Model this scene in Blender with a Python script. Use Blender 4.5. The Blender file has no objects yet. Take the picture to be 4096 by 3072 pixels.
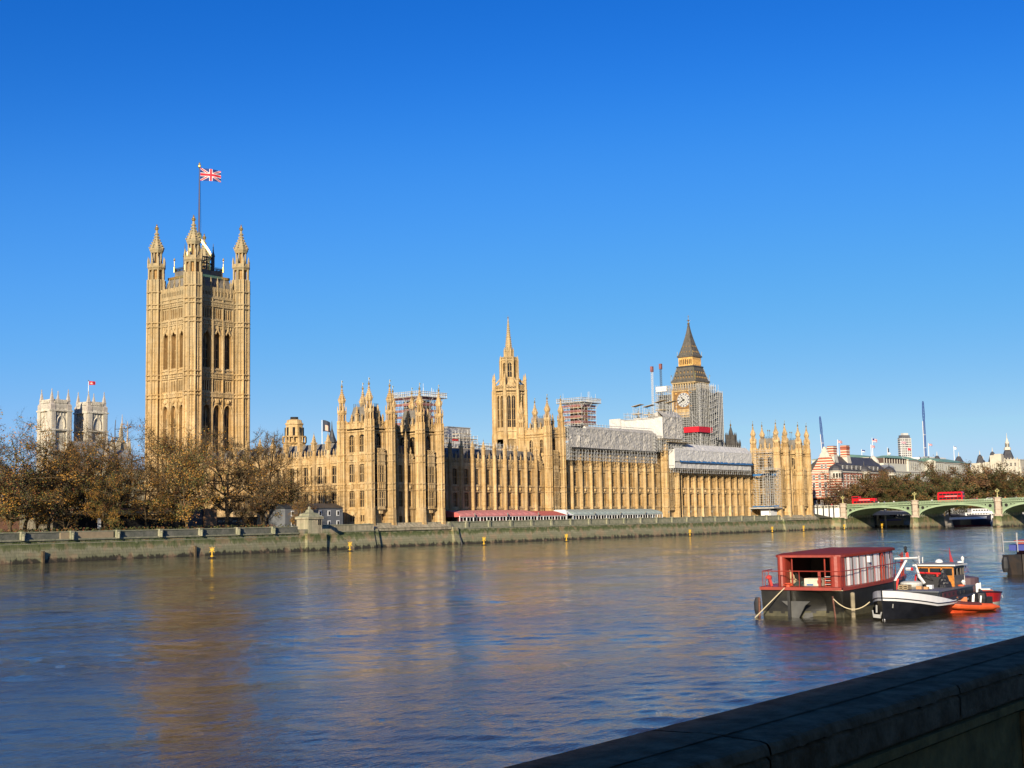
import bpy, math, random
from mathutils import Matrix, Vector, noise
random.seed(11)
PI = math.pi
scene = bpy.context.scene
# ---------------------------------------------------------------- camera
CAM = Vector((-247.552, -246.552, 6.446))
yaw, pitch, roll, FPX = math.radians(51.44), math.radians(5.99), math.radians(-1.10), 5194.9
f_ = Vector((math.sin(yaw)*math.cos(pitch), math.cos(yaw)*math.cos(pitch), math.sin(pitch)))
r_ = Vector((math.cos(yaw), -math.sin(yaw), 0)); u_ = r_.cross(f_)
r2 = r_*math.cos(roll)+u_*math.sin(roll); u2 = -r_*math.sin(roll)+u_*math.cos(roll)
cam_d = bpy.data.cameras.new('camera'); cam = bpy.data.objects.new('camera', cam_d)
scene.collection.objects.link(cam); scene.camera = cam
m = Matrix((r2, u2, -f_)).transposed().to_4x4(); m.translation = CAM
cam.matrix_world = m
cam_d.sensor_width = 36; cam_d.lens = FPX/4096*36; cam_d.clip_start = .1; cam_d.clip_end = 20000
# ---------------------------------------------------------------- sky, sun, exposure
SUN_AZ = math.radians(24.0)      # off the river front, from the south, on the river side
SUN_EL = math.radians(17.5)
to_sun = Vector((-math.cos(SUN_AZ)*math.cos(SUN_EL), -math.sin(SUN_AZ)*math.cos(SUN_EL), math.sin(SUN_EL)))
w = bpy.data.worlds.new('World'); scene.world = w; w.use_nodes = True
nt = w.node_tree; nt.nodes.clear()
sky = nt.nodes.new('ShaderNodeTexSky'); sky.sky_type = 'NISHITA'; sky.sun_disc = False
sky.sun_elevation = SUN_EL; sky.sun_rotation = math.atan2(to_sun.x, to_sun.y)
sky.air_density = 1.0; sky.dust_density = .35; sky.ozone_density = 3.0; sky.altitude = 0
bg = nt.nodes.new('ShaderNodeBackground'); bg.inputs['Strength'].default_value = .115
hs = nt.nodes.new('ShaderNodeHueSaturation'); hs.inputs['Saturation'].default_value = 1.28; hs.inputs['Hue'].default_value = .508
wo = nt.nodes.new('ShaderNodeOutputWorld')
SKY_STRENGTH = .066
bg.inputs['Strength'].default_value = SKY_STRENGTH
v1 = nt.nodes.new('ShaderNodeVectorMath'); v1.operation = 'SCALE'; v1.inputs['Scale'].default_value = .115
cv = nt.nodes.new('ShaderNodeRGBCurve'); v2 = nt.nodes.new('ShaderNodeVectorMath'); v2.operation = 'SCALE'; v2.inputs['Scale'].default_value = 1/.09
for ch, pts_ in enumerate(([(0, 0), (.056, .009), (.12, .046), (.30, .13), (.509, .24), (1, .55)], [(0, 0), (.198, .118), (.342, .245), (.823, .475), (1, .60)], [(0, 0), (.25, .24), (.486, .49), (.708, .69), (.905, .70), (1, .72)])):
    c_ = cv.mapping.curves[ch]
    c_.points[0].location = pts_[0]; c_.points[1].location = pts_[-1]
    for q in pts_[1:-1]: c_.points.new(*q)
cv.mapping.update()
nt.links.new(sky.outputs[0], hs.inputs['Color']); nt.links.new(hs.outputs[0], v1.inputs[0]); nt.links.new(v1.outputs[0], cv.inputs['Color']); nt.links.new(cv.outputs[0], v2.inputs[0])
nt.links.new(v2.outputs[0], bg.inputs[0]); nt.links.new(bg.outputs[0], wo.inputs[0])
sd = bpy.data.lights.new('sun', 'SUN'); sd.energy = 5.0; sd.angle = math.radians(.53); sd.color = (1, .86, .66)
so = bpy.data.objects.new('sun', sd); scene.collection.objects.link(so)
so.rotation_euler = to_sun.to_track_quat('Z', 'Y').to_euler()
scene.view_settings.view_transform = 'Standard'; scene.view_settings.look = 'None'
scene.view_settings.exposure = 0.80; scene.view_settings.gamma = 1.0
scene.render.engine = 'CYCLES'
# ---------------------------------------------------------------- materials
def nd(t, kind, **kw):
    n = t.nodes.new(kind)
    for k, v in kw.items():
        if k in n.inputs: n.inputs[k].default_value = v
        else: setattr(n, k, v)
    return n
def rgba(c): return (c[0], c[1], c[2], 1)
def mat(name, col, rough=.8, metal=0, var=.0, vscale=1.0, col2=None, bump=0, bscale=8, spec=.5, stretch=(1,1,1), detail=5, emis=None):
    if not metal: col = tuple(x*.76 for x in col); col2 = tuple(x*.76 for x in col2) if col2 else None
    m = bpy.data.materials.new(name); m.use_nodes = True; t = m.node_tree
    b = t.nodes['Principled BSDF']
    b.inputs['Base Color'].default_value = rgba(col); b.inputs['Roughness'].default_value = rough
    b.inputs['Metallic'].default_value = metal; b.inputs['Specular IOR Level'].default_value = spec
    if var or col2 or bump:
        tc = nd(t, 'ShaderNodeTexCoord'); mp = nd(t, 'ShaderNodeMapping'); mp.inputs['Scale'].default_value = stretch
        t.links.new(tc.outputs['Object'], mp.inputs[0])
    if var or col2:
        n = nd(t, 'ShaderNodeTexNoise', Scale=vscale, Detail=detail, Roughness=.65); t.links.new(mp.outputs[0], n.inputs['Vector'])
        r = nd(t, 'ShaderNodeValToRGB')
        c2 = col2 if col2 else tuple(min(1, x*(1+var)) for x in col); c1 = col if col2 else tuple(x*(1-var) for x in col)
        r.color_ramp.elements[0].position = .36; r.color_ramp.elements[0].color = rgba(c1)
        r.color_ramp.elements[1].position = .64; r.color_ramp.elements[1].color = rgba(c2)
        t.links.new(n.outputs['Fac'], r.inputs[0]); t.links.new(r.outputs[0], b.inputs['Base Color'])
    if bump:
        n2 = nd(t, 'ShaderNodeTexNoise', Scale=bscale, Detail=4); t.links.new(mp.outputs[0], n2.inputs['Vector'])
        bp = nd(t, 'ShaderNodeBump', Strength=1.0, Distance=bump); t.links.new(n2.outputs['Fac'], bp.inputs['Height'])
        t.links.new(bp.outputs[0], b.inputs['Normal'])
    return m

def stone_mat(name, cA, cB, cC, grey=None, z0=60, z1=90, course=.45):
    """weathered ashlar: three tints of block in courses, blotches, vertical streaks, fine relief; greyer where exposed high up"""
    cA, cB, cC = [tuple(x*.77 for x in c) for c in (cA, cB, cC)]; grey = tuple(x*.77 for x in grey) if grey else None
    m = bpy.data.materials.new(name); m.use_nodes = True; t = m.node_tree; L = t.links.new
    b = t.nodes['Principled BSDF']; b.inputs['Roughness'].default_value = .85; b.inputs['Specular IOR Level'].default_value = .25
    g = nd(t, 'ShaderNodeNewGeometry'); sep = nd(t, 'ShaderNodeSeparateXYZ'); L(g.outputs['Position'], sep.inputs[0])
    ad = nd(t, 'ShaderNodeMath', operation='ADD'); L(sep.outputs[0], ad.inputs[0]); L(sep.outputs[1], ad.inputs[1])
    cb = nd(t, 'ShaderNodeCombineXYZ'); L(ad.outputs[0], cb.inputs[0]); L(sep.outputs[2], cb.inputs[1])
    br = nd(t, 'ShaderNodeTexBrick', Scale=1.0, **{'Brick Width': course*2.4, 'Row Height': course, 'Mortar Size': .012, 'Bias': 0.0})
    br.inputs['Color1'].default_value = rgba(cA); br.inputs['Color2'].default_value = rgba(cB); br.inputs['Mortar'].default_value = rgba([x*.6 for x in cA])
    L(cb.outputs[0], br.inputs['Vector'])
    n = nd(t, 'ShaderNodeTexNoise', Scale=.22, Detail=7, Roughness=.7); L(g.outputs['Position'], n.inputs['Vector'])
    r = nd(t, 'ShaderNodeValToRGB'); r.color_ramp.elements[0].position = .42; r.color_ramp.elements[1].position = .68
    L(n.outputs['Fac'], r.inputs[0])
    mx = nd(t, 'ShaderNodeMix', data_type='RGBA'); L(r.outputs[0], mx.inputs[0]); L(br.outputs[0], mx.inputs[6]); mx.inputs[7].default_value = rgba(cC)
    mp = nd(t, 'ShaderNodeMapping'); mp.inputs['Scale'].default_value = (1.3, 1.3, .07); L(g.outputs['Position'], mp.inputs[0])
    n3 = nd(t, 'ShaderNodeTexNoise', Scale=1.0, Detail=5); L(mp.outputs[0], n3.inputs['Vector'])
    mr = nd(t, 'ShaderNodeMapRange', **{'From Min': .35, 'From Max': .68, 'To Min': 1.15, 'To Max': .58}); L(n3.outputs['Fac'], mr.inputs[0])
    mu = nd(t, 'ShaderNodeMix', data_type='RGBA', blend_type='MULTIPLY'); mu.inputs[0].default_value = 1
    L(mx.outputs[2], mu.inputs[6]); cc = nd(t, 'ShaderNodeCombineColor')
    for i in range(3): L(mr.outputs[0], cc.inputs[i])
    L(cc.outputs[0], mu.inputs[7]); last = mu.outputs[2]
    if grey:
        mz = nd(t, 'ShaderNodeMapRange', **{'From Min': z0, 'From Max': z1, 'To Min': 0, 'To Max': .8}); L(sep.outputs[2], mz.inputs[0])
        nz = nd(t, 'ShaderNodeTexNoise', Scale=.5, Detail=6); L(g.outputs['Position'], nz.inputs['Vector'])
        mm = nd(t, 'ShaderNodeMath', operation='MULTIPLY'); L(mz.outputs[0], mm.inputs[0]); L(nz.outputs['Fac'], mm.inputs[1])
        m2 = nd(t, 'ShaderNodeMath', operation='MULTIPLY', use_clamp=True); m2.inputs[1].default_value = 1.9; L(mm.outputs[0], m2.inputs[0])
        mg = nd(t, 'ShaderNodeMix', data_type='RGBA'); L(m2.outputs[0], mg.inputs[0]); L(last, mg.inputs[6]); mg.inputs[7].default_value = rgba(grey); last = mg.outputs[2]
    L(last, b.inputs['Base Color'])
    n2 = nd(t, 'ShaderNodeTexNoise', Scale=2.2, Detail=6, Roughness=.75); L(g.outputs['Position'], n2.inputs['Vector'])
    bp = nd(t, 'ShaderNodeBump', Strength=1.0, Distance=.22); L(n2.outputs['Fac'], bp.inputs['Height']); L(bp.outputs[0], b.inputs['Normal'])
    return m

STONE = stone_mat('honey_limestone', (.62,.42,.19), (.49,.315,.125), (.66,.49,.27), grey=(.36,.31,.19), z0=45, z1=98)
STONE_R = stone_mat('recess_shade_limestone', (.42,.255,.10), (.35,.20,.07), (.45,.30,.14))  # darker limestone copy for reveals and recesses, their shade put into the colour
STONE_W = stone_mat('pale_portland_stone', (.66,.61,.50), (.58,.52,.41), (.70,.66,.55), course=.6)
STONE_B = stone_mat('weathered_plinth_stone', (.50,.43,.30), (.42,.36,.24), (.36,.34,.22))
SLATE = mat('iron_roof_tiles', (.19,.175,.15), .75, spec=.2, var=.25, vscale=.5, bump=.05, bscale=3)
IRON = mat('dark_ironwork', (.035,.04,.045), .5)
GLASS = mat('leaded_window_glass', (.012,.013,.016), .25, var=.5, vscale=1.5, spec=.25)
GOLD = mat('gilding', (.95,.66,.22), .28, metal=.9)
VOID = mat('dark_interior', (.012,.011,.010), .9)
WHITE = mat('white_paint', (.78,.78,.76), .5, var=.05, vscale=2)
STEEL = mat('galvanised_scaffold_tube', (.40,.40,.38), .5, metal=.2, var=.2, vscale=2)
BOARD = mat('scaffold_boards', (.42,.33,.20), .8, var=.3, vscale=1)
REDTARP = mat('red_debris_netting', (.24,.09,.085), .8, var=.4, vscale=1)
SHEET = mat('grey_and_grazing_lit_sheeting', (.46,.44,.40), .6, spec=.25, var=.10, vscale=.6, bump=.22, bscale=.9)  # greyer copy, also for cover fronts whose grazing sun is put into the colour
SHEETW = mat('white_and_sunlit_sheeting', (.60,.59,.56), .6, spec=.25, var=.06, vscale=.6, bump=.20, bscale=.8)  # paler copy, also for cover sides whose full sun is put into the colour
BLUE = mat('blue_netting', (.02,.12,.30), .7, var=.3, vscale=2)
RED = mat('red_bus_paint', (.62,.012,.02), .25, var=.08, vscale=2)
BLACK = mat('black_rubber', (.015,.015,.017), .6)
YELL = mat('yellow_marker_paint', (.85,.50,.03), .5, var=.1, vscale=4)
NAVY = mat('navy_paint', (.012,.02,.10), .5)
# ---------------------------------------------------------------- mesh builder
C = scene.collection
class MB:
    def __init__(s, ox=0, oy=0, th=0, oz=0):
        s.v = []; s.f = []; s.mi = []; s.o = (ox, oy, oz); s.c = math.cos(th); s.s = math.sin(th)
    def frame(s, ox=0, oy=0, th=0, oz=0):
        s.o = (ox, oy, oz); s.c = math.cos(th); s.s = math.sin(th); return s
    def add(s, vs, fs, mi=0):
        b = len(s.v); c, n, o = s.c, s.s, s.o
        for x, y, z in vs: s.v.append((o[0]+x*c-y*n, o[1]+x*n+y*c, o[2]+z))
        for f in fs: s.f.append(tuple(b+i for i in f)); s.mi.append(mi)
        return s
    def box(s, x0, x1, y0, y1, z0, z1, mi=0):
        return s.add([(x0,y0,z0),(x1,y0,z0),(x1,y1,z0),(x0,y1,z0),(x0,y0,z1),(x1,y0,z1),(x1,y1,z1),(x0,y1,z1)],
              [(0,3,2,1),(4,5,6,7),(0,1,5,4),(1,2,6,5),(2,3,7,6),(3,0,4,7)], mi)
    def wedge(s, x0, x1, y0, y1, z0, zy0, zy1, mi=0):      # box whose top runs from zy0 (at y0) to zy1 (at y1)
        return s.add([(x0,y0,z0),(x1,y0,z0),(x1,y1,z0),(x0,y1,z0),(x0,y0,zy0),(x1,y0,zy0),(x1,y1,zy1),(x0,y1,zy1)],
              [(0,3,2,1),(4,5,6,7),(0,1,5,4),(1,2,6,5),(2,3,7,6),(3,0,4,7)], mi)
    def hip(s, x0, x1, y0, y1, z0, z1, ix, iy, mi=0):
        return s.add([(x0,y0,z0),(x1,y0,z0),(x1,y1,z0),(x0,y1,z0),(x0+ix,y0+iy,z1),(x1-ix,y0+iy,z1),(x1-ix,y1-iy,z1),(x0+ix,y1-iy,z1)],
              [(0,3,2,1),(4,5,6,7),(0,1,5,4),(1,2,6,5),(2,3,7,6),(3,0,4,7)], mi)
    def lathe(s, cx, cy, prof, n=8, rot=None, mi=0):
        rot = PI/n if rot is None else rot; vs = []; fs = []
        for r, z in prof:
            for k in range(n):
                a = rot+2*PI*k/n; vs.append((cx+r*math.cos(a), cy+r*math.sin(a), z))
        for j in range(len(prof)-1):
            for k in range(n):
                k2 = (k+1) % n; fs.append((j*n+k, j*n+k2, (j+1)*n+k2, (j+1)*n+k))
        fs.append(tuple(range(n-1, -1, -1))); q = (len(prof)-1)*n; fs.append(tuple(q+k for k in range(n)))
        return s.add(vs, fs, mi)
    def bar(s, p, q, w=.1, mi=0, w2=None, n=4):
        p = Vector(p); q = Vector(q); d = q-p
        if d.length < 1e-6: return s
        w2 = w if w2 is None else w2; a = d.orthogonal().normalized(); b = d.normalized().cross(a); vs = []
        for c, ww in ((p, w), (q, w2)):
            for k in range(n):
                t = 2*PI*k/n+PI/4; vs.append(tuple(c+(a*math.cos(t)+b*math.sin(t))*ww*.5*(1.414 if n == 4 else 1)))
        fs = [(k, (k+1) % n, n+(k+1) % n, n+k) for k in range(n)]+[tuple(range(n-1, -1, -1)), tuple(range(n, 2*n))]
        return s.add(vs, fs, mi)
    def prism(s, pts, y0, y1, mi=0):        # polygon in the x-z plane given thickness in y
        n = len(pts); vs = [(x, y0, z) for x, z in pts]+[(x, y1, z) for x, z in pts]
        return s.add(vs, [tuple(range(n)), tuple(range(2*n-1, n-1, -1))]+[(k, n+k, n+(k+1) % n, (k+1) % n) for k in range(n)], mi)
    def vprism(s, pts, z0, z1, mi=0):       # polygon in plan
        n = len(pts); vs = [(x, y, z0) for x, y in pts]+[(x, y, z1) for x, y in pts]
        return s.add(vs, [tuple(range(n-1, -1, -1)), tuple(range(n, 2*n))]+[(k, (k+1) % n, n+(k+1) % n, n+k) for k in range(n)], mi)
    def grid(s, fn, nu, nv, mi=0, mifn=None):
        vs = [fn(i/nu, j/nv) for j in range(nv+1) for i in range(nu+1)]; b = len(s.v)
        s.add(vs, [], 0)
        for j in range(nv):
            for i in range(nu):
                a = b+j*(nu+1)+i; s.f.append((a, a+1, a+nu+2, a+nu+1)); s.mi.append(mifn((i+.5)/nu, (j+.5)/nv) if mifn else mi)
        return s
    def build(s, name, mats, parent=None, smooth=False, base=None):
        me = bpy.data.meshes.new(name)
        base = base or (0, 0, 0)
        v = s.v if base == (0, 0, 0) else [(x-base[0], y-base[1], z-base[2]) for x, y, z in s.v]
        me.from_pydata(v, [], s.f); me.polygons.foreach_set('material_index', s.mi)
        if smooth: me.polygons.foreach_set('use_smooth', [True]*len(s.f))
        for q in (mats if isinstance(mats, (list, tuple)) else [mats]): me.materials.append(q)
        me.update(); o = bpy.data.objects.new(name, me); C.objects.link(o); o.location = base
        if parent: o.parent = parent; o.matrix_parent_inverse = Matrix.Translation(parent.location).inverted() if parent.rotation_euler.z == 0 and parent.parent is None else parent_inv(parent)
        return o
def parent_inv(p):
    m = Matrix.Identity(4); q = p
    chain = []
    while q: chain.append(q); q = q.parent
    for q in reversed(chain):
        m = m @ q.matrix_parent_inverse @ Matrix.LocRotScale(q.location, q.rotation_euler, q.scale)
    return m.inverted()
def tag(o, label, cat, group=None, kind=None):
    if label: o['label'] = label
    if cat: o['category'] = cat
    if group: o['group'] = group
    if kind: o['kind'] = kind
    return o
def struct(o): o['kind'] = 'structure'; return o
def thing(name, loc, label, cat, group=None, rz=0):
    o = bpy.data.objects.new(name, None); C.objects.link(o); o.location = loc; o.rotation_euler = (0, 0, rz)
    o.empty_display_size = 1; return tag(o, label, cat, group)
def copy_tree(o, parent=None):
    c = o.copy(); C.objects.link(c)
    if parent: c.parent = parent
    for ch in list(o.children): copy_tree(ch, c)
    return c
def local(root, mb, name, mats, smooth=False, parent=None):
    """mesh given in the thing's own local coordinates"""
    o = mb.build(name, mats, None, smooth); o.parent = parent or root; return o
# facade frames: x runs left to right seen from outside, y is inwards
EAST, SOUTH, NORTH, WEST = 0, -PI/2, PI/2, PI
def arch(ua, ub, zs, zt, n=6):
    """points of a pointed arch from the left springing over the apex to the right"""
    if zt-zs < .01: return [(ua, zs), (ub, zs)]
    um = (ua+ub)/2; h = zt-zs; L = [(ua+(um-ua)*(1-math.cos(k/n*PI/2))**1.15, zs+h*math.sin(k/n*PI/2)) for k in range(n)]
    return L+[(um, zt)]+[(ua+ub-x, z) for x, z in reversed(L)]
def wall(mb, u0, u1, z0, z1, y, ops, rev, mi=0, mr=0, mback=None):
    """wall sheet at depth y with openings (ua, ub, zb, zs, zt), reveals rev deep; back pane if mback given"""
    u = u0
    for ua, ub, zb, zs, zt in sorted(ops):
        if ua > u: mb.add([(u,y,z0),(ua,y,z0),(ua,y,z1),(u,y,z1)], [(0,1,2,3)], mi)
        if zb > z0: mb.add([(ua,y,z0),(ub,y,z0),(ub,y,zb),(ua,y,zb)], [(0,1,2,3)], mi)
        A = arch(ua, ub, zs, zt)
        for (a, za), (b, zb2) in zip(A[:-1], A[1:]):
            mb.add([(a,y,za),(b,y,zb2),(b,y,z1),(a,y,z1)], [(0,1,2,3)], mi)
            mb.add([(a,y,za),(b,y,zb2),(b,y+rev,zb2),(a,y+rev,za)], [(0,1,2,3)], mr)
        mb.add([(ua,y,zb),(ua,y,zs),(ua,y+rev,zs),(ua,y+rev,zb)], [(0,1,2,3)], mr)
        mb.add([(ub,y,zb),(ub,y,zs),(ub,y+rev,zs),(ub,y+rev,zb)], [(0,1,2,3)], mr)
        mb.add([(ua,y,zb),(ub,y,zb),(ub,y+rev,zb),(ua,y+rev,zb)], [(0,1,2,3)], mr)
        if mback is not None:
            P = [(ua, zb)]+A+[(ub, zb)]; mb.add([(a, y+rev, z) for a, z in P], [tuple(range(len(P)))], mback)
        u = ub
    if u < u1: mb.add([(u,y,z0),(u1,y,z0),(u1,y,z1),(u,y,z1)], [(0,1,2,3)], mi)
def lights(mb, ua, ub, zb, zs, zt, y, nl, trans=(), w=.16, d=.22, mg=0, ms=1):
    """a window: glass sheet with stone mullions, transoms and a little tracery in the head"""
    A = arch(ua, ub, zs, zt); P = [(ua, zb)]+A+[(ub, zb)]
    mb.add([(a, y, z) for a, z in P], [tuple(range(len(P)))], mg)
    for k in range(1, nl):
        x = ua+(ub-ua)*k/nl; top = zs+(zt-zs)*(1-abs(2*k/nl-1))*.8
        mb.box(x-w/2, x+w/2, y-d, y, zb, top, ms)
    for z in trans: mb.box(ua, ub, y-d, y, z-w*.55, z+w*.55, ms)
    lw = (ub-ua)/nl*.7
    tops = list(trans)+[zs]
    for z in tops:                                  # cusped heads of each light
        for k in range(nl):
            a = ua+(ub-ua)/nl*k; mb.add([(a,y-.06,z),(a,y-.06,z-lw*.55),(a+lw*.5,y-.06,z)], [(0,1,2)], ms)
            a2 = ua+(ub-ua)/nl*(k+1); mb.add([(a2,y-.06,z),(a2,y-.06,z-lw*.55),(a2-lw*.5,y-.06,z)], [(0,1,2)], ms)
def strings(mb, u0, u1, zs, y, w=.22, h=.3, mi=0):
    for z in zs: mb.box(u0, u1, y-w, y+.02, z-h/2, z+h/2, mi)
def battlement(mb, u0, u1, z0, z1, y, t=.35, pitch=1.4, mi=0, pierced=True):
    n = max(1, round((u1-u0)/pitch)); p = (u1-u0)/n; h = z1-z0
    mb.box(u0, u1, y, y+t, z0, z0+h*.30, mi)
    for k in range(n):
        a = u0+p*k
        mb.box(a+p*.02, a+p*.16, y, y+t, z0+h*.3, z0+h*.72, mi); mb.box(a+p*.43, a+p*.57, y, y+t, z0+h*.3, z0+h*.72, mi)
        if not pierced: mb.box(a+p*.16, a+p*.43, y+.1, y+t-.05, z0+h*.3, z0+h*.72, mi); mb.box(a+p*.57, a+p, y+.1, y+t-.05, z0+h*.3, z0+h*.72, mi)
        mb.box(a, a+p*.60, y-.05, y+t+.05, z0+h*.72, z0+h, mi)
        if pierced: mb.box(a+p*.60, a+p, y, y+t, z0+h*.52, z0+h*.66, mi)
# ================================================================ gothic turret (octagonal), k = height scale, q = radius scale, z0 = foot of the open lantern
def turret_cap(mb, cx, cy, z0, k, q, gold=None, mi=0, mv=1):
    n = 8
    mb.lathe(cx, cy, [(1.75*q, z0), (1.75*q, z0+4.3*k)], n, None, mv)
    for i in range(n):
        a = PI/8+2*PI*i/n; x, y = cx+2.35*q*math.cos(a), cy+2.35*q*math.sin(a)
        mb.lathe(x, y, [(.36*q, z0-.2*k), (.36*q, z0+4.4*k)], 4, a, mi)
        x2, y2 = cx+2.65*q*math.cos(a), cy+2.65*q*math.sin(a)
        mb.lathe(x2, y2, [(.30*q, z0+4.2*k), (.30*q, z0+6.2*k), (.36*q, z0+6.3*k), (.03, z0+7.9*k)], 4, a, mi)
        x3, y3 = cx+1.55*q*math.cos(a), cy+1.55*q*math.sin(a)
        mb.lathe(x3, y3, [(.28*q, z0+5.4*k), (.28*q, z0+10.0*k)], 4, a, mi)
    mb.lathe(cx, cy, [(2.5*q, z0+3.5*k), (2.7*q, z0+3.9*k), (3.0*q, z0+4.3*k), (3.0*q, z0+4.6*k), (2.7*q, z0+4.7*k), (2.55*q, z0+5.6*k), (2.0*q, z0+5.6*k)], n, None, mi)
    mb.lathe(cx, cy, [(1.05*q, z0+5.5*k), (1.05*q, z0+9.8*k)], n, None, mv)
    mb.lathe(cx, cy, [(1.9*q, z0+9.2*k), (2.15*q, z0+9.8*k), (2.35*q, z0+10.2*k), (2.35*q, z0+10.6*k), (2.0*q, z0+11.0*k), (1.75*q, z0+11.8*k),
                      (1.25*q, z0+12.9*k), (.8*q, z0+13.9*k), (.5*q, z0+15.0*k), (.36*q, z0+16.6*k), (.3*q, z0+17.0*k)], n, None, mi)
    for i in range(n):                       # crockets up the ogee
        a = PI/8+2*PI*i/n
        for rr, zz in ((2.3, 10.9), (1.9, 11.7), (1.45, 12.6), (1.0, 13.5), (.68, 14.5), (.5, 15.5)):
            x, y = cx+rr*q*math.cos(a), cy+rr*q*math.sin(a); s_ = .17*q+.02
            mb.box(x-s_, x+s_, y-s_, y+s_, z0+zz*k-s_, z0+zz*k+s_*1.4, mi)
    if gold is not None:
        gold.lathe(cx, cy, [(.25*q, z0+16.7*k), (.55*q, z0+17.0*k), (.72*q, z0+17.45*k), (.5*q, z0+17.9*k), (.15*q, z0+18.1*k), (.3*q, z0+18.4*k), (.05, z0+18.9*k)], 8, None, 0)
def turret_shaft(mb, cx, cy, r, z0, z1, rings=(), mi=0, plinth=None, mr=1):
    mb.lathe(cx, cy, [(r*.93, z0), (r*.93, z1)], 8, None, mi)
    for i in range(8):
        a = PI/8+2*PI*i/8; mb.lathe(cx+r*math.cos(a), cy+r*math.sin(a), [(r*.13, z0), (r*.13, z1)], 4, a, mi)
        b = a+PI/8; rr = r*.93*math.cos(PI/8); mb.lathe(cx+rr*math.cos(b), cy+rr*math.sin(b), [(r*.08, z0), (r*.08, z1)], 4, b, mi)
    for z in rings: mb.lathe(cx, cy, [(r*.98, z-.3), (r*1.16, z-.1), (r*1.16, z+.15), (r*.98, z+.3)], 8, None, mi)
    if plinth is not None: mb.lathe(cx, cy, [(r*1.45, plinth), (r*1.35, plinth+1.3), (r*1.22, plinth+2.6), (r*1.2, plinth+5.4), (r*1.02, plinth+6.0)], 8, None, mi)
def pinnacle(mb, cx, cy, w, z0, z1, z2, gold=None, mi=0):
    mb.lathe(cx, cy, [(w*.62, z0), (w*.62, z1), (w*.8, z1+.1), (w*.8, z1+.3), (w*.45, z1+.5), (.05, z2)], 4, PI/4, mi)
    for k in range(1, 4):
        z = z1+.4+(z2-z1-.6)*k/4.2; r = w*.45*(1-k/4.2)+.1
        for a in (0, PI/2, PI, PI*1.5): mb.box(cx+r*math.cos(a)-.07, cx+r*math.cos(a)+.07, cy+r*math.sin(a)-.07, cy+r*math.sin(a)+.07, z-.08, z+.1, mi)
    if gold is not None: gold.lathe(cx, cy, [(.03, z2-.2), (.13, z2+.05), (.03, z2+.3), (.02, z2+.8)], 5, 0, 0)

PAL = thing('parliament_palace', (131, 6, 5), 'long honey stone gothic riverside palace with pinnacled pavilions at both ends of its terrace', 'palace')
MS = [STONE, STONE_R]; MB3 = [STONE, STONE_R, GOLD]
WIN = []          # (distance key, frame, args, rotation) collected, nearest hundred become window parts of their own
def win(ox, oy, th, ua, ub, zb, zs, zt, y, nl, trans=()):
    c, s = math.cos(th), math.sin(th); x = ox+(ua+ub)/2*c-y*s; yy = oy+(ua+ub)/2*s+y*c
    size = (ub-ua)*(zt-zb)/((x-CAM.x)**2+(yy-CAM.y)**2)
    WIN.append((size, ox, oy, th, ua, ub, zb, zs, zt, y, nl, trans))
GP = MB()          # gilded finials of the pinnacles
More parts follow.
